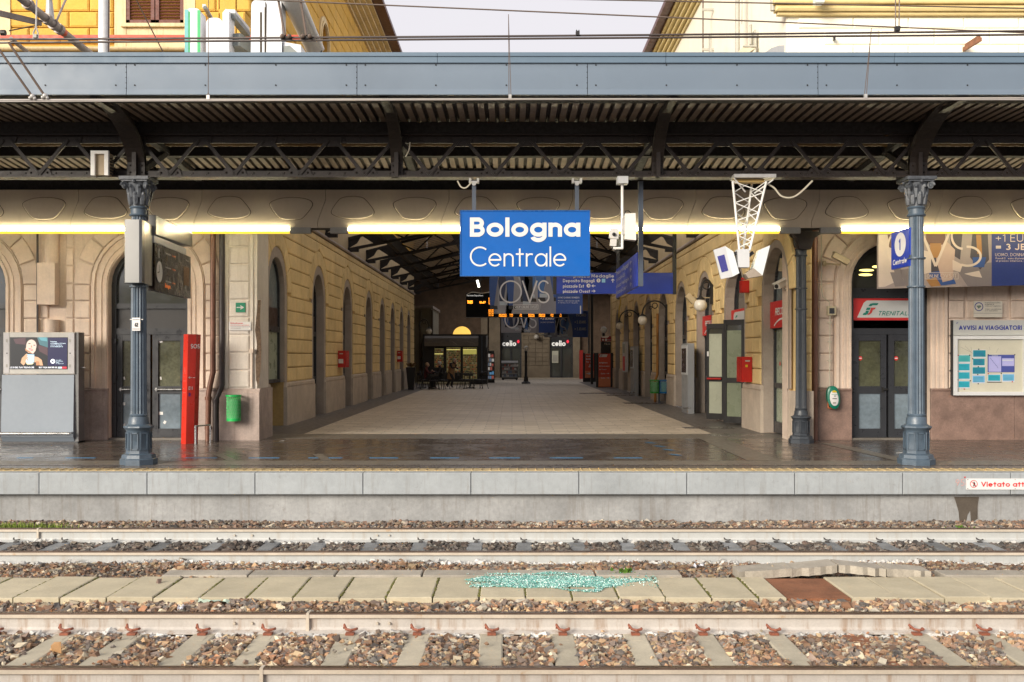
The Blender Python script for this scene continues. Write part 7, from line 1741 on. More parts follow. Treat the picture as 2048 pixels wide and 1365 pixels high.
# cafe kiosk
YK = 57.0; X = lambda x: PX(x, YK); Z = lambda y: PZ(y, YK)
t = thing('cafe_kiosk', 'dark cafe kiosk with lit yellow windows under a grey awning', 'kiosk', (X(905), YK+1, 0))
x0, x1 = X(845), X(974); zt_ = Z(671)
m_kb = mat('black_kiosk', (.012, .011, .012), rough=.5)
m = M(); wins = [(869, 887, 697, 735), (893, 921, 695, 745), (926, 954, 695, 758)]
xs_ = [x0]+[X(v) for w_ in wins for v in w_[:2]]+[x1]
for a_, b_ in zip(xs_[::2], xs_[1::2]): m.box(a_, b_, YK, YK+.12, 0, Z(694))
m.box(x0, x1, YK, YK+.12, Z(694), zt_)
for a_, b_, c_, d_ in wins: m.box(X(a_), X(b_), YK, YK+.12, 0, Z(d_))
m.box(x0, x0+.1, YK+.12, YK+3, 0, zt_); m.box(x1-.1, x1, YK+.12, YK+3, 0, zt_); m.box(x0, x1, YK+2.9, YK+3, 0, zt_); m.box(x0, x1, YK+.0, YK+3, zt_, zt_+.06)
m.build('wall', m_kb, t)
m = M(); n = 8; pts = [(YK-.05, Z(672)), (YK-.35, Z(677)), (YK-.5, Z(685)), (YK-.5, Z(693)), (YK-.45, Z(693)), (YK-.3, Z(684)), (YK-.05, Z(676))]
m.prism_x(pts, X(850), X(957)); m.build('awning', mat('grey_awning', (.16, .14, .12), rough=.7, var=.2, scale=1), t)
a = Art(TF(0, YK-.5, 0), .003); m_awl = flat('awning_line', (.30, .27, .22)); a.line(X(905), Z(683), X(915), Z(690), .03, m_awl, 2); a.line(X(900), Z(682), X(908), Z(684), .02, m_awl, 2); a.line(X(935), Z(684), X(950), Z(687), .02, m_awl, 2); a.build('logo', t)
m_gl2 = mat('lit_olive_window', (.42, .36, .14), emit=.08, var=.5, scale=3); m_gl3 = mat('lit_shelf_yellow', (.95, .85, .25), emit=.4, var=.1); goods = [flat('goods_%s' % n_, c_, emit=.05) for n_, c_ in (('red', (.40, .05, .03)), ('cream', (.42, .38, .26)), ('brown', (.10, .05, .03)), ('green', (.08, .12, .05)), ('tan', (.30, .16, .06)), ('dark', (.02, .02, .02)))]
rr = random.Random(8)
for wi, (a_, b_, c_, d_) in enumerate(wins):
    M().box(X(a_), X(b_), YK+.06, YK+.09, Z(d_), Z(c_)).build('window', m_gl2, t)
    a = Art(TF(0, YK+.06, 0), .003)
    for yy in range(c_+2, d_-3, 4):
        if wi == 2 and c_+4 < yy < c_+14: a.rect(X(a_), X(b_-1), Z(yy+4), Z(yy), mat('lit_shelf_dim', (.55, .5, .12), emit=.3, var=.1), 1); continue
        xx = a_+.5
        while xx < b_-1.5:
            w_ = rr.uniform(1, 2.6); mt = rr.choice(goods if not (wi == 0 and yy > 718) else goods[:1]+goods[5:]); a.rect(X(xx), X(min(xx+w_, b_)), Z(yy+rr.uniform(2.6, 3.6)), Z(yy+rr.uniform(0, .8)), mt, 1); xx += w_+rr.uniform(0, .5)
    a.rect(X(a_), X(b_-1), Z(c_+(5.5 if wi else 12)), Z(c_+(4 if wi else 10.5)), m_gl3, 3)
    a.build('shelf_goods', t)
M().box(X(963), X(964.5), YK-.1, YK-.02, 0, Z(673)).build('downpipe', m_strut, t)
M().box(X(972), X(976), YK-.05, YK, Z(695), Z(672)).build('lamp_panel', mat('dim_panel', (.3, .31, .32), rough=.4), t)
# newspaper rack, display fridge
YR = 1.6*FPX/(761-HZ); X = lambda x: PX(x, YR); Z = lambda y: PZ(y, YR)
def rack(name, label, x0, x1, y0, y1, Yc, rows, seed, lit=0, header=None):
    rr = random.Random(seed); t = thing(name, label, 'rack', (PX((x0+x1)/2, Yc), Yc, 0)); X = lambda x: PX(x, Yc); Z = lambda y: PZ(y, Yc)
    m = M(); m.box(X(x0), X(x1), Yc+.1, Yc+.6, .12, Z(y0)); m.build('body', mat(name+'_body', (.10, .10, .09), rough=.5), t)
    m = M(); 
    for k in range(rows+1): z = .2+(Z(y0)-.25)*k/rows; m.box(X(x0)+.02, X(x1)-.02, Yc-.05, Yc+.1, z, z+.03)
    m.build('shelf', m_fix, t, kind='stuff')
    a = Art(TF(0, Yc, 0), .01); cs = [flat('cover_%d%s' % (i, 'l' if lit else ''), c_, emit=lit) for i, c_ in enumerate(((.35, .33, .30), (.22, .16, .12), (.30, .08, .06), (.12, .15, .2), (.45, .42, .38), (.07, .06, .06), (.10, .25, .42)))]
    H = (Z(y0)-.25)/rows; 
    for k in range(rows):
        xx = X(x0)+.05
        while xx < X(x1)-.1:
            w_ = rr.uniform(.06, .14); cc_ = cs[6] if (lit and k in (0, 1) and rr.random() < .7) else rr.choice(cs[:6]); a.rect(xx, xx+w_, .24+H*k, .24+H*k+H*rr.uniform(.5, .8), cc_, 1); xx += w_+.02
    a.build('magazine' if not lit else 'drink', t)
    if header: m = M(); m.box(X(x0), X(x1), Yc-.08, Yc+.6, Z(y0), Z(y0-4)); m.build('header', m_lgrey if not lit else m_frame, t)
    if not lit: m = M(); [m.tube([(X(xx), Yc+.0, .07), (X(xx), Yc+.06, .07)], .07, 10) for xx in (x0+3, x1-3)]; m.box(X(x0), X(x1), Yc, Yc+.5, .08, .13); m.build('wheel_base', m_blk, t)
    if lit: m = M(); m.box(X(x0)-.03, X(x0), Yc-.02, Yc+.6, 0, Z(y0)); m.box(X(x1), X(x1)+.03, Yc-.02, Yc+.6, 0, Z(y0)); m.box(X(x0), X(x1), Yc+.1, Yc+.6, 0, .12); m.build('side_panel', m_blk, t)
    return t
rack('newspaper_rack', 'wheeled grey newspaper rack standing before the left shop door', 1003, 1036, 726, 762, YR, 4, 3, header=True)
rack('drinks_cabinet', 'narrow lit drinks cabinet beside the dark kiosk', 974, 988, 706, 760, 60, 6, 6, lit=.35, header=True)
# planter
YP = 47.5
t = thing('planter', 'tall black planter with dry plant at the end of the left wall', 'planter', (PX(821, YP), YP, 0))
m = M(); r0, r1 = .13, .22; cx_ = PX(822, YP); m.add([(cx_+a_*r0, YP+b_*r0, 0) for a_, b_ in ((-1, -1), (1, -1), (1, 1), (-1, 1))]+[(cx_+a_*r1, YP+b_*r1, PZ(735, YP)) for a_, b_ in ((-1, -1), (1, -1), (1, 1), (-1, 1))], [(3, 2, 1, 0), (4, 5, 6, 7), (0, 1, 5, 4), (1, 2, 6, 5), (2, 3, 7, 6), (3, 0, 4, 7)]); m.build('pot', m_blk, t)
m = M(); mt = mat('dry_leaf', (.16, .09, .03), rough=.9, var=.4, scale=20)
for k in range(90):
    a_ = random.uniform(0, 6.28); l_ = random.uniform(.05, .24); h_ = random.uniform(.05, .25); z_ = PZ(735, YP); m.add([(cx_, YP, z_), (cx_+math.cos(a_)*l_, YP+math.sin(a_)*l_, z_+h_), (cx_+math.cos(a_+.25)*l_, YP+math.sin(a_+.25)*l_, z_+h_*.8)], [(0, 1, 2)])
m.build('plant', mt, t, kind='stuff', fix=False)
# cafe tables and chairs
m_ch = mat('black_chair', (.012, .011, .011), rough=.4)
def chair(label, x, y, rz, g_='black cafe chairs'):
    t = thing('cafe_chair', label, 'chair', (x, y, 0), g_, rotz=rz)
    M().boss([(-.2, -.2), (.2, -.2), (.22, .2), (-.22, .2)], .43, .46, .01).build('seat', m_ch, t)
    m = M(); m.tube([(-.19, .2, .45), (-.2, .26, .8), (0, .28, .86), (.2, .26, .8), (.19, .2, .45)], .015, 6); m.bar((-.19, .25, .7), (.19, .25, .7), .02, .12); m.build('backrest', m_ch, t)
    for sx, sy in ((-1, -1), (1, -1), (1, 1), (-1, 1)): M().tube([(sx*.17, sy*.17, .44), (sx*.25, sy*.27, 0)], .014, 6).build('leg', m_ch, t)
    return t
def table(label, x, y):
    t = thing('cafe_table', label, 'table', (x, y, 0), 'black cafe tables'); M().lathe([(.33, .71), (.35, .72), (.35, .74)], x, y, 20).build('table_top', mat('table_top', (.05, .045, .045), rough=.25), t)
    M().tube([(x, y, .0), (x, y, .72)], .03, 8).build('stem', m_ch, t); m = M(); [m.bar((x, y, .05), (x+math.cos(q)*.3, y+math.sin(q)*.3, .012), .05, .025) for q in (.4, 1.97, 3.54, 5.11)]; m.build('foot', m_ch, t)
YC = 48.6
table('cafe table where the seated person drinks', PX(866, YC), YC); table('cafe table standing empty on the right of the kiosk', PX(940, YC+1), YC+1); table('cafe table near the planter', PX(846, 50.5), 50.5)
for (x, y, r_, l_) in ((852, YC, 1.6, 'black cafe chair carrying the seated person in red'), (880, YC+.2, -1.5, 'black cafe chair carrying the person in dark clothes'), (845, 49.5, .4, 'black cafe chair nearest the planter'), (868, 47.6, 3.3, 'front black cafe chair at the occupied table'), (885, 47.9, 2.6, 'black cafe chair turned away before the dark seated person'), (926, 49.3, 1.3, 'black cafe chair left of the empty table'), (953, 49.7, -1.3, 'black cafe chair right of the empty table'), (938, 48.6, 3.1, 'front black cafe chair at the empty table'), (962, 48.7, -2.2, 'rightmost black cafe chair standing alone'), (932, 50.6, .2, 'rear black cafe chair by the kiosk window')):
    chair(l_, PX(x, y), y, r_)
m = M(); m.box(PX(834, 52), PX(940, 52), 52, 52.06, .17, .26); props(m.build('floor_rail', mat('striped_rail', (.45, .43, .3), rough=.5), None), 'pale low rail behind the cafe chairs', 'rail')
# people at the cafe
m_skin = mat('skin', (.42, .25, .17), rough=.6, var=.05)
def person(label, x, y, rz, J, rad, shirt, pants, hair, sc=1.0, cap=None, coat=None):
    """J: joint name -> position; body grown with a skin modifier"""
    t = thing('person', label, 'person', (x, y, 0), 'people at the cafe', rotz=rz)
    E_ = [('pelvis', 'waist'), ('waist', 'chest'), ('chest', 'neck'), ('chest', 'shl'), ('shl', 'ell'), ('ell', 'wrl'), ('wrl', 'hal'), ('chest', 'shr'), ('shr', 'elr'), ('elr', 'wrr'), ('wrr', 'har'), ('pelvis', 'hpl'), ('hpl', 'knl'), ('knl', 'anl'), ('anl', 'tol'), ('pelvis', 'hpr'), ('hpr', 'knr'), ('knr', 'anr'), ('anr', 'tor'), ('neck', 'head')]
    names = ['pelvis']+[n_ for n_ in J if n_ != 'pelvis']; ix = {n_: i for i, n_ in enumerate(names)}
    me = bpy.data.meshes.new('body'); me.from_pydata([tuple(c_*sc for c_ in J[n_]) for n_ in names], [(ix[a_], ix[b_]) for a_, b_ in E_], [])
    o = bpy.data.objects.new('body', me); C.objects.link(o); o.parent = t
    md = o.modifiers.new('skin', 'SKIN'); 
    R0 = dict(pelvis=.13, waist=.12, chest=.145, neck=.055, head=.085, shl=.065, shr=.065, ell=.045, elr=.045, wrl=.032, wrr=.032, hal=.035, har=.035, hpl=.09, hpr=.09, knl=.06, knr=.06, anl=.042, anr=.042, tol=.038, tor=.038)
    for n_ in names: me.skin_vertices[0].data[ix[n_]].radius = (R0[n_]*sc, R0[n_]*sc*(.8 if n_ in ('chest', 'waist', 'pelvis') else 1))
    me.skin_vertices[0].data[0].use_root = True
    o.modifiers.new('sub', 'SUBSURF').render_levels = 1; me.materials.append(shirt)
    h = Vector(J['head'])*sc; f = Vector(J.get('face', (0, -1, 0))) if False else Vector((0, -1, 0))
    M().ball(tuple(h+Vector((0, -.01, .03))), .10*sc, 14, 10, .85, 1, 1.2).build('head', m_skin, t, smooth=True)
    m = M(); m.ball(tuple(h+Vector((0, .015, .065))), .105*sc, 12, 8, .9, 1, 1.0); m.build('hair' if not cap else 'cap', hair, t, smooth=True)
    m = M(); m.ball(tuple(h+Vector((0, -.115*sc, .02))), .02*sc, 6, 5); m.build('nose', m_skin, t)
    m = M(); [m.ball(tuple(h+Vector((sx*.035*sc, -.095*sc, .05))), .012*sc, 6, 4) for sx in (-1, 1)]; m.build('eye', m_k, t)
    for k_ in ('hal', 'har'):
        c_ = Vector(J[k_])*sc; m = M(); m.ball(tuple(c_), .04*sc, 8, 6, .8, 1, 1.1)
        for q in range(4): m.tube([tuple(c_+Vector(((q-1.5)*.018, -.02, -.01))), tuple(c_+Vector(((q-1.5)*.02, -.065+.004*q, -.035)))], .009*sc, 5)
        m.tube([tuple(c_+Vector((.03, 0, 0))), tuple(c_+Vector((.05, -.03, -.02)))], .010*sc, 5); m.build('hand', m_skin, t)
    # trousers over the legs
    m = M()
    for s_ in 'lr':
        m.tube([Vector(J['hp'+s_])*sc, Vector(J['kn'+s_])*sc, Vector(J['an'+s_])*sc], [.10*sc, .075*sc, .06*sc], 10)
    m.build('trousers', pants, t, smooth=True)
    if coat: m = M(); p0 = Vector(J['chest'])*sc; p1 = Vector(J['pelvis'])*sc; m.tube([p0+Vector((0, 0, .1)), (p0+p1)/2, p1+Vector((0, 0, -.35))], [.16*sc, .17*sc, .21*sc], 12); m.build('coat', coat, t, smooth=True)
    return t
sit = dict(pelvis=(0, .05, .52), waist=(0, .06, .68), chest=(0, .02, .95), neck=(0, -.01, 1.10), head=(0, -.04, 1.20), shl=(-.17, .02, 1.02), ell=(-.22, -.14, .82), wrl=(-.10, -.32, .86), hal=(-.07, -.38, .90), shr=(.17, .02, 1.02), elr=(.22, -.12, .80), wrr=(.12, -.34, .80), har=(.10, -.42, .80), hpl=(-.09, .0, .50), knl=(-.12, -.42, .50), anl=(-.12, -.42, .10), tol=(-.12, -.55, .05), hpr=(.09, .0, .50), knr=(.12, -.42, .50), anr=(.12, -.38, .10), tor=(.12, -.51, .05))
walk = dict(pelvis=(0, .02, .88), waist=(0, -.02, 1.02), chest=(0, -.12, 1.24), neck=(0, -.2, 1.37), head=(0, -.27, 1.45), shl=(-.18, -.13, 1.31), ell=(-.22, -.26, 1.08), wrl=(-.10, -.42, 1.12), hal=(-.07, -.48, 1.14), shr=(.18, -.13, 1.31), elr=(.24, -.22, 1.06), wrr=(.14, -.40, 1.05), har=(.11, -.47, 1.06), hpl=(-.09, .0, .86), knl=(-.10, -.24, .50), anl=(-.10, -.10, .12), tol=(-.10, -.24, .06), hpr=(.09, .02, .86), knr=(.10, .12, .47), anr=(.10, .40, .14), tor=(.10, .30, .05))
m_dk = mat('dark_cloth', (.015, .014, .016), rough=.8); m_tan = mat('tan_coat', (.30, .17, .08), rough=.8, var=.2)
person('seated person in a dark red top at the left cafe table', PX(853, 48.6), 48.6, 1.57, sit, None, mat('dark_red_cloth', (.10, .02, .02), rough=.8), m_dk, mat('light_hair', (.35, .25, .16), rough=.7), .95)
person('seated person with grey hair in dark clothes facing left', PX(880, 48.8), 48.8, -1.45, sit, None, m_dk, m_dk, mat('grey_hair', (.42, .42, .42), rough=.7), 1.0)
person('stooping person in a tan coat and pale cap beside the kiosk window', PX(902, 50.0), 50.0, .9, walk, None, m_dk, m_dk, mat('pale_cap', (.30, .28, .24), rough=.7), .93, cap=True, coat=m_tan)
cable('yellow cable hanging down beside the third globe lamp', [(PX(1239, 42), 42, PZ(588, 42)), (PX(1241, 42), 42, PZ(605, 42)), (PX(1238, 42), 42, PZ(622, 42)), (PX(1239, 42), 42, PZ(648, 42))], .03, mat('yellow_cable', (.55, .38, .08), rough=.5))
# ================================================================== OVERHEAD LINE AND ROOF THINGS
m_wire = mat('dark_wire', (.05, .035, .03), rough=.5, var=.1); m_wirel = mat('grey_wire', (.33, .30, .28), rough=.5); m_wireb = mat('brown_wire', (.11, .075, .055), rough=.5)
YW = 12.04
def wire(label, x0, y0, x1, y1, Y0, Y1, r, mt, sag=0):
    n = 12; ext = .35; pts = []
    for k in range(n+1):
        u = -ext+(1+2*ext)*k/n; Y_ = Y0+(Y1-Y0)*u; x = x0+(x1-x0)*u; y = y0+(y1-y0)*u+sag*(1-(2*u-1)**2); pts.append((PX(x, Y_), Y_, PZ(y, Y_)))
    return M().tube(pts, r, 6).build('wire', mt, None, label=label, cat='wire', smooth=True)
wire('pale contact wire running just below the canopy edge', 0, 200.5, 2048, 199.5, YW, YW, .012, m_wirel, -1)
wire('thin pale second contact wire beside the lower contact wire', 0, 203.5, 2048, 196, YW, YW, .008, m_wirel, 0)
wire('upper of the two black carrier wires', 0, 79, 2048, 62.5, YW, YW, .013, m_wire, 2)
wire('lower of the two black carrier wires', 0, 86, 2048, 70, YW, YW, .013, m_wire, 0)
wire('thin brown wire sloping down above the black pair', 520, 0, 2048, 66, 12.2, 12.2, .009, m_wireb, 0)
wire('thin dark wire along the very top at the right', 1100, -2, 2048, 17, 12.4, 12.4, .009, m_wireb, 0)
def dropper(label, xa, ya, xb, yb, dbl=False):
    t = thing('dropper_wire', label, 'dropper', (PX(xb, YW), YW, PZ(yb, YW)), 'droppers of the overhead line')
    s__ = YW/FPX; m = M()
    if dbl: m.tube([(PX(xa, YW), YW, PZ(ya, YW)), (PX(xb-2, YW), YW, PZ(yb-8, YW))], .0042, 5); m.tube([(PX(xa, YW), YW+.01, PZ(ya, YW)), (PX(xb+2, YW), YW, PZ(yb-8, YW))], .0042, 5)
    else: m.tube([(PX(xa, YW), YW, PZ(ya, YW)), (PX(xb, YW), YW, PZ(yb-14, YW)), (PX(xb-2, YW), YW, PZ(yb-7, YW))], .0042, 5); m.tube([(PX(xb, YW), YW, PZ(yb-14, YW)), (PX(xb+2, YW), YW, PZ(yb-7, YW))], .0042, 5)
    m.build('wire', m_wireb, t)
    m = M(); m.box(PX(xb-3, YW), PX(xb+3, YW), YW-.015, YW+.015, PZ(yb, YW), PZ(yb-8, YW)); m.build('clamp', m_galv, t)
dropper('dropper with white clamp in the left half', 417, -60, 416.5, 199); dropper('doubled dropper with pale clamp near the middle', 1017, 29, 1020, 198, True); dropper('doubled dropper slanting down at the right', 1743, 57, 1731, 197, True)
t = thing('insulator_clamp', 'small black clamp on the carrier wires in front of the sky', 'clamp', (PX(1155, YW), YW, PZ(73, YW))); M().box(PX(1151.5, YW), PX(1159, YW), YW-.03, YW+.03, PZ(72, YW), PZ(63.5, YW)).build('body', m_blk, t); m = M(); m.box(PX(1152, YW), PX(1154, YW), YW-.02, YW+.02, PZ(63.5, YW), PZ(61, YW)); m.box(PX(1157, YW), PX(1158.5, YW), YW-.02, YW+.02, PZ(63.5, YW), PZ(61, YW)); m.build('lug', m_blk, t, kind='stuff')
def steady(label, xa, ya, xb, yb, Ya=None, mt=m_wireb, r=.015, cl=True):
    t = thing('steady_arm', label, 'arm', (PX(xb, YW), YW, PZ(yb, YW)), 'steady arms of the overhead line')
    M().tube([(PX(xa, Ya or YW), Ya or YW, PZ(ya, Ya or YW)), (PX(xb, YW), YW, PZ(yb, YW))], r, 8).build('rod', mt, t)
    if cl: m = M(); m.ball((PX(xb+2, YW), YW-.02, PZ(yb, YW)), .032, 8, 6); m.ball((PX(xb-3, YW), YW-.02, PZ(yb+3, YW)), .022, 8, 6); m.ball((PX(xb+6, YW), YW-.02, PZ(yb+4, YW)), .02, 8, 6); m.build('clamp', m_galv, t, smooth=True, kind='stuff')
steady('outer left steady arm ending on the contact wire', -12, 85, 65, 194, 11.9); steady('inner left steady arm ending on the contact wire', 17, 85, 90, 193, 11.9)
steady('left brown arm clamped on the black carrier wires', 553, -20, 570, 72, 12.3, cl=False); steady('right brown arm clamped on the black carrier wires', 598, -20, 613, 72, 12.3, cl=False)
for lab, xx in (('dark clamp under the left brown arm', 573), ('dark clamp under the right brown arm', 614)):
    t = thing('wire_clamp', lab, 'clamp', (PX(xx, YW), YW, PZ(80, YW)), 'dark clamps on the carrier wires'); m = M(); m.box(PX(xx-11, YW), PX(xx+11, YW), YW-.03, YW+.03, PZ(79, YW), PZ(74, YW)); m.build('body', m_iron, t); m = M(); m.ball((PX(xx-7, YW), YW-.04, PZ(75, YW)), .028, 8, 6); m.ball((PX(xx+7, YW), YW-.04, PZ(75, YW)), .028, 8, 6); m.build('bolt', m_wireb, t, kind='stuff')
t = thing('wire_loop', 'long thin loop with grey clamp on the carrier wires at the left', 'wire clamp', (PX(72, YW), YW, PZ(78, YW))); m = M(); m.tube([(PX(74, YW), YW, PZ(-20, YW)), (PX(72, YW), YW, PZ(54, YW)), (PX(67, YW), YW, PZ(66, YW)), (PX(67, YW), YW, PZ(78, YW))], .009, 6); m.tube([(PX(72, YW), YW, PZ(54, YW)), (PX(76, YW), YW, PZ(66, YW)), (PX(76, YW), YW, PZ(78, YW))], .009, 6); m.build('wire', m_galv, t); M().box(PX(68, YW), PX(75, YW), YW-.03, YW+.03, PZ(77, YW), PZ(70, YW)).build('clamp', m_fix, t)
t = thing('wire_loop', 'thin doubled wire with black clamp on the carriers at the right', 'wire clamp', (PX(1795, YW), YW, PZ(62, YW))); m = M(); m.tube([(PX(1791, YW), YW, PZ(-20, YW)), (PX(1791, YW), YW, PZ(54, YW))], .007, 6); m.tube([(PX(1799, YW), YW, PZ(-20, YW)), (PX(1798, YW), YW, PZ(54, YW))], .007, 6); m.build('wire', m_wireb, t, kind='stuff'); M().box(PX(1790, YW), PX(1799, YW), YW-.03, YW+.03, PZ(63, YW), PZ(54, YW)).build('clamp', m_blk, t)
# cantilever arm of the overhead line
t = thing('cantilever_arm', 'grey sloping cantilever tube with orange band and brown insulator', 'cantilever', (PX(185, 14.2), 14.2, PZ(112, 14.2)))
Pa = lambda x, y, Y=12.9: (PX(x, Y), Y, PZ(y, Y)); A0, A1 = Vector(Pa(28, -14, 12.2)), Vector(Pa(185, 112, 14.2))
m_tubeg = mat('weathered_tube', (.30, .25, .22), rough=.5, metal=.2, var=.2, scale=8)
M().tube([A0, A1], .052, 14).build('tube', m_tubeg, t, smooth=True)
M().tube([A0.lerp(A1, .55), A0.lerp(A1, .60)], .0545, 14).build('band', mat('orange_band', (.60, .09, .03), rough=.5), t, smooth=True)
for f_ in (.14, .36, .45, .52): M().tube([A0.lerp(A1, f_), A0.lerp(A1, f_+.035)], .072, 12).build('collar', m_tubeg, t)
m = M(); q_ = A0.lerp(A1, .42); 
for k in range(3): m.lathe([(.03, 0), (.085, .015), (.085, .03), (.035, .05)], 0, 0, 14); m.v[-56:] = [(v[0]+q_.x, v[1]+q_.y, v[2]+q_.z+.30+.07*k) for v in m.v[-56:]]
m.build('insulator', mat('brown_porcelain', (.28, .10, .05), rough=.3), t, smooth=True)
m = M(); m.tube([q_+Vector((0, 0, .02)), q_+Vector((-.01, 0, .32))], [.06, .035], 10); m.build('insulator_foot', m_galv, t, smooth=True)
m = M(); m.bar(A0.lerp(A1, .36)+Vector((-.05, 0, -.07)), A0.lerp(A1, .12)+Vector((-.35, 0, -.14)), .035, .07); m.bar(A0.lerp(A1, .12)+Vector((-.35, 0, -.14)), A0.lerp(A1, .12)+Vector((-.85, 0, -.12)), .03, .05); m.tube([A0.lerp(A1, .48)+Vector((.02, 0, .05)), A0.lerp(A1, .62)+Vector((.02, 0, .5))], .015, 6); m.build('link', m_tubeg, t)
m = M(); m.tube([Pa(80, 50, 12.6), Pa(18, 62, 12.4)], .008, 6); m.build('stay', m_wire, t); m = M(); m.tube([Pa(2, 66, 12.4), Pa(11, 66, 12.4)], .035, 8); m.build('stay_end', m_iron, t)
t = thing('support_tube', 'thin grey brace tube below the cantilever at the far left', 'tube', (PX(62, 14), 14, PZ(108, 14))); M().tube([Pa(22, 78, 13.4), Pa(64, 112, 14.2)], .03, 8).build('tube', m_tubeg, t)
# white mast and ducts standing on the canopy roof
ZRf = 5.16
t = thing('mast_pole', 'thick white pole standing on the canopy roof at the left', 'pole', (PX(208, 15.6), 15.6, ZRf)); M().tube([(PX(207, 15.6), 15.6, ZRf), (PX(209.5, 15.6), 15.6, 9)], .085, 16).build('pole', mat('white_pole', (.62, .63, .64), rough=.5, var=.1, scale=6), t, smooth=True); M().tube([(PX(216, 15.4), 15.4, ZRf), (PX(219, 15.4), 15.4, 9)], .012, 6).build('cable', m_wire, t)
wire('thin wire slanting over the brown shutters', 262, -20, 330, 112, 13.6, 14.2, .008, m_wireb)
m_duct = mat('white_duct_wrap', (.72, .73, .75), rough=.45, var=.04, scale=2, bump=.1, bscale=12); m_ductd = mat('grey_duct_inside', (.20, .22, .21), rough=.45, var=.15)
m_gt = mat('green_tape', (.02, .40, .12), rough=.4); m_tt = mat('teal_tape', (.12, .42, .42), rough=.4)
YU = 15.2
def upduct(label, x0, x1, ytop, dp, par=None, round_=6, name='roof_duct', lean=0):
    t = thing(name, label, 'duct', (PX((x0+x1)/2, YU), YU, ZRf), 'white ducts on the canopy roof')
    a_, b_ = PX(x0, YU), PX(x1, YU); zt = PZ(ytop, YU); r_ = min((b_-a_)*.35, .12)
    poly = [(a_, ZRf), (b_, ZRf), (b_+lean, zt-r_)]+[(b_+lean-r_+r_*math.cos(q*math.pi/8), zt-r_+r_*math.sin(q*math.pi/8)) for q in range(1, 5)]+[(a_+r_-r_*math.sin(q*math.pi/8)+lean, zt-r_+r_*math.cos(q*math.pi/8)) for q in range(0, 5)]
    m = M(); m.prism_y(poly, YU, YU+dp); m.build('casing', m_duct, t, smooth=True)
    return t, a_, b_, zt
t, a_, b_, zt = upduct('white duct with green and teal taped edges', 370, 402, 17, .25)
m = M(); m.box(a_-.004, a_+.05, YU-.006, YU-.001, ZRf, zt-.02); m.build('tape', m_tt, t)
m = M(); m.box(b_-.055, b_-.01, YU-.006, YU-.001, ZRf, zt-.03); m.box(a_+.055, a_+.075, YU-.006, YU-.001, ZRf, zt-.05); m.build('tape', m_gt, t, kind='stuff')
def arm_duct(t, xa, ya, xb, yb, w_, h_, Y0=YU+.1, Y1=YU+1.2):
    m = M(); m.bar((PX(xa, Y0), Y0, PZ(ya, Y0)), (PX(xb, Y1), Y1, PZ(yb, Y1)), w_, h_); m.build('duct_arm', m_duct, t)
    m = M(); m.bar((PX(xa+2, Y0), Y0, PZ(ya+h_*60, Y0)), (PX(xb+2, Y1), Y1, PZ(yb+h_*70, Y1)), w_*.9, h_*.8); m.build('duct_underside', m_ductd, t)
t, a_, b_, zt = upduct('middle white duct with dotted blue seam and grey bent arm', 412, 445, 36, .3); 
m = M(); [m.box(b_+.015, b_+.035, YU-.008, YU+.0, ZRf+.04*k, ZRf+.04*k+.02) for k in range(14)]; m.build('seam', mat('blue_seam', (.1, .2, .45), rough=.5), t, kind='stuff')
m = M(); zz = PZ(22, YU); m.prism_y([(b_, ZRf), (b_+.10, ZRf), (b_+.10, zz), (b_+.05, zz+.03), (b_, zz-.03)], YU, YU+.3); m.build('casing', m_duct, t)
arm_duct(t, 408, 12, 425, 42, .05, .05); arm_duct(t, 462, 26, 492, 62, .12, .10)
m = M(); m.bar((PX(458, YU), YU+.2, PZ(72, YU)), (PX(494, YU), YU+1.0, PZ(84, YU)), .25, .20); m.build('duct_body', m_ductd, t)
t, a_, b_, zt = upduct('tall white duct with a dark slit beside the round pipe', 500, 531, 0, .3, lean=.02)
m = M(); m.box(PX(520, YU), PX(524, YU), YU-.004, YU-.001, ZRf+.2, PZ(25, YU)); m.box(PX(529, YU), PX(531.5, YU), YU-.004, YU-.001, ZRf+.25, PZ(15, YU)); m.build('slit', m_groove, t, kind='stuff')
t, a_, b_, zt = upduct('broad white duct just left of the round pipe', 533, 565, -20, .3, lean=-.02)
m = M(); m.prism_y([(PX(565, YU), ZRf), (PX(606, YU), ZRf), (PX(600, YU), PZ(88, YU)), (PX(565, YU), PZ(82, YU))], YU+.05, YU+.4); m.build('elbow', m_duct, t); m = M(); m.prism_y([(PX(566, YU), PZ(92, YU)), (PX(578, YU), PZ(90, YU)), (PX(596, YU), PZ(106, YU)), (PX(566, YU), PZ(106, YU))], YU+.03, YU+.049); m.build('vent', m_ductd, t)
t = thing('roof_pipe', 'fat round grey white pipe running back along the yellow wing', 'pipe', (-3.4, 17.5, ZRf), 'white ducts on the canopy roof')
q0, q1 = Vector((PX(574, 14.9), 14.9, PZ(-20, 14.9))), Vector((PX(628, 17.2), 17.2, PZ(96, 17.2)))
M().tube([q0, q1], .15, 20).build('pipe', mat('grey_white_pipe', (.50, .49, .47), rough=.4, var=.1, metal=.2), t, smooth=True); M().tube([q0+Vector((.16, 0, -.02)), q1+Vector((.14, 0, -.02))], .04, 10).build('side_pipe', m_duct, t, smooth=True)
M().tube([q1-(q1-q0)*.02, q1+(q1-q0)*.005], .156, 20).build('band', m_blk, t); M().tube([q1, q1+Vector((0, 0, -.35))], .05, 8).build('foot', m_fix, t)
m = M(); [m.box(PX(455+9*k, 17), PX(459+9*k, 17), 17, 17.1, ZRf, PZ(99, 17)) for k in range(5)]; m.box(PX(450, 17), PX(500, 17), 16.98, 17.12, PZ(99, 17), PZ(96, 17)); props(m.build('vent_railing', m_trimy, None), 'low cream railing behind the white ducts', 'railing')
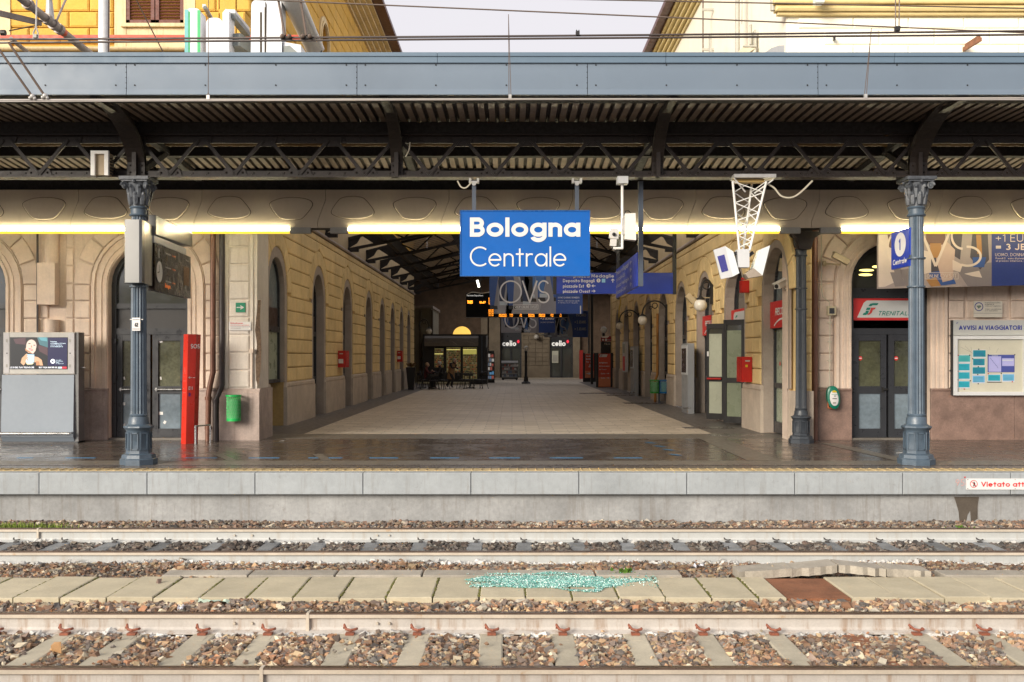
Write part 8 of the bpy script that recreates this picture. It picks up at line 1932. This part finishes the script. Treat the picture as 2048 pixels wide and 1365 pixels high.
# right side: pipes and brackets on the pale wing
def on_wall(x, y): Y_ = 5.0*FPX/(x-1024); return (5.0, Y_, PZ(y, Y_))
m_dw = mat('grey_downpipe', (.40, .39, .34), rough=.5)
for lab, x, ya, yb, r_ in (('thick grey downpipe on the pale side wall', 1475, -40, 112, .05), ('short grey pipe ending high on the pale side wall', 1546, -40, 22, .05), ('thin brown rod on the pale side wall', 1406, -40, 112, .018), ('thin grey conduit beside the thick downpipe', 1483.5, -40, 48, .014)):
    A_ = on_wall(x, ya); B_ = on_wall(x, yb); props(M().tube([A_, B_], r_, 10).build('wall_pipe', m_dw if 'grey' in lab else m_wireb, None, smooth=True), lab, 'pipe', 'pipes on the pale side wall')
for lab, x, y, w_ in (('upper short steel bracket on the brown rod', 1406, 20, 44), ('lower short steel bracket on the brown rod', 1406, 99.5, 48)):
    c_ = on_wall(x, y); s__ = c_[1]/FPX; props(M().box(c_[0]-.02, c_[0]+w_*s__, c_[1]-.02, c_[1]+.02, c_[2]-.03, c_[2]+.03).build('wall_bracket', m_dw, None), lab, 'bracket', 'brackets on the brown rod')
t = thing('floodlight', 'cream wall floodlight on a grey bracket above the canopy edge', 'floodlight', (4.6, 21.3, PZ(106, 21.3)))
Pf = lambda x, y, Y=21.2: (PX(x, Y), Y, PZ(y, Y)); m_fl = mat('cream_floodlight', (.55, .50, .38), rough=.5)
m = M(); m.prism_y([Pf(a_, b_)[::2] for a_, b_ in ((1475, 105), (1495, 107), (1512, 96), (1486, 95))], 21.2, 21.5); m.build('head', m_fl, t); m = M(); m.prism_y([Pf(a_, b_)[::2] for a_, b_ in ((1507, 100), (1514, 93), (1514, 60), (1511, 57), (1505, 66))], 21.25, 21.4); m.build('back_plate', m_dw, t)
m = M(); m.bar(Pf(1501, 50), Pf(1501, 90), .05, .05); m.bar(Pf(1486, 93), Pf(1513, 93), .05, .03); m.build('bracket', m_dw, t)
m = M(); m.box(PX(1419, 24), PX(1423.5, 24), 24, 24.1, PZ(112, 24), PZ(70, 24)); props(m.build('wall_bracket', m_dw, None), 'narrow grey upright beside the brown rod', 'bracket')
t = thing('grey_cowl', 'grey curved sheet cowl on the roof below the pale wing', 'cowl', (PX(1548, 18), 18, ZRf))
m = M(); m.prism_y([(PX(1528, 18), 5.9-.6), (PX(1569, 18), 5.3), (PX(1569, 18), PZ(91, 18)), (PX(1558, 18), PZ(91.5, 18)), (PX(1544, 18), PZ(96, 18)), (PX(1528, 18), PZ(107, 18))], 18, 18.3); m.build('sheet', mat('cowl_grey', (.34, .35, .36), rough=.5), t)
t = thing('rusty_bracket', 'rusty angle bracket sticking out of the pale front wall', 'bracket', (PX(1945, 18.9), 18.9, PZ(100, 18.9))); m = M(); m.bar((PX(1928, 19.1), 19.1, PZ(99, 19.1)), (PX(1961, 18.2), 18.2, PZ(79, 18.2)), .05, .07); m.bar((PX(1930, 19.1), 19.1, PZ(95, 19.1)), (PX(1960, 18.2), 18.2, PZ(76, 18.2)), .02, .12); m.build('angle', m_rust, t)
props(M().cbox(PX(1668, 19.05), 19.04, PZ(80, 19.1), .03, .08, .07).build('wall_hook', m_blk, None), 'tiny black fitting on the pale front wall', 'fitting')
t = thing('white_box', 'small white box under the string course of the pale wing', 'box', (PX(1637, 18.7), 18.7, PZ(8, 18.7))); M().box(PX(1629, 18.7), PX(1646, 18.7), 18.6, 18.8, PZ(8, 18.7), PZ(-12, 18.7)).build('box', m_wbox, t)
# scraps of paper on the wet paving
for i, (x, y, w_) in enumerate(((557, 884, .09), (1792, 908, .12), (1440, 873, .03), (1153, 866, .04))):
    Y_ = 1.6*FPX/(y-HZ); m = M(); m.add([(PX(x, Y_), Y_, .012), (PX(x, Y_)+w_, Y_+.02, .012), (PX(x, Y_)+w_*1.1, Y_+.06, .018), (PX(x, Y_)+.02, Y_+.05, .013)], [(0, 1, 2, 3)])
    props(m.build('paper_scrap', m_paper, None, fix=False), ('white paper strip lying on the wet paving near the left pilaster', 'white cup lid lying on the paving near the right column', 'tiny white scrap on the grey strip at the right', 'tiny scrap on the pale passage floor')[i], 'litter')
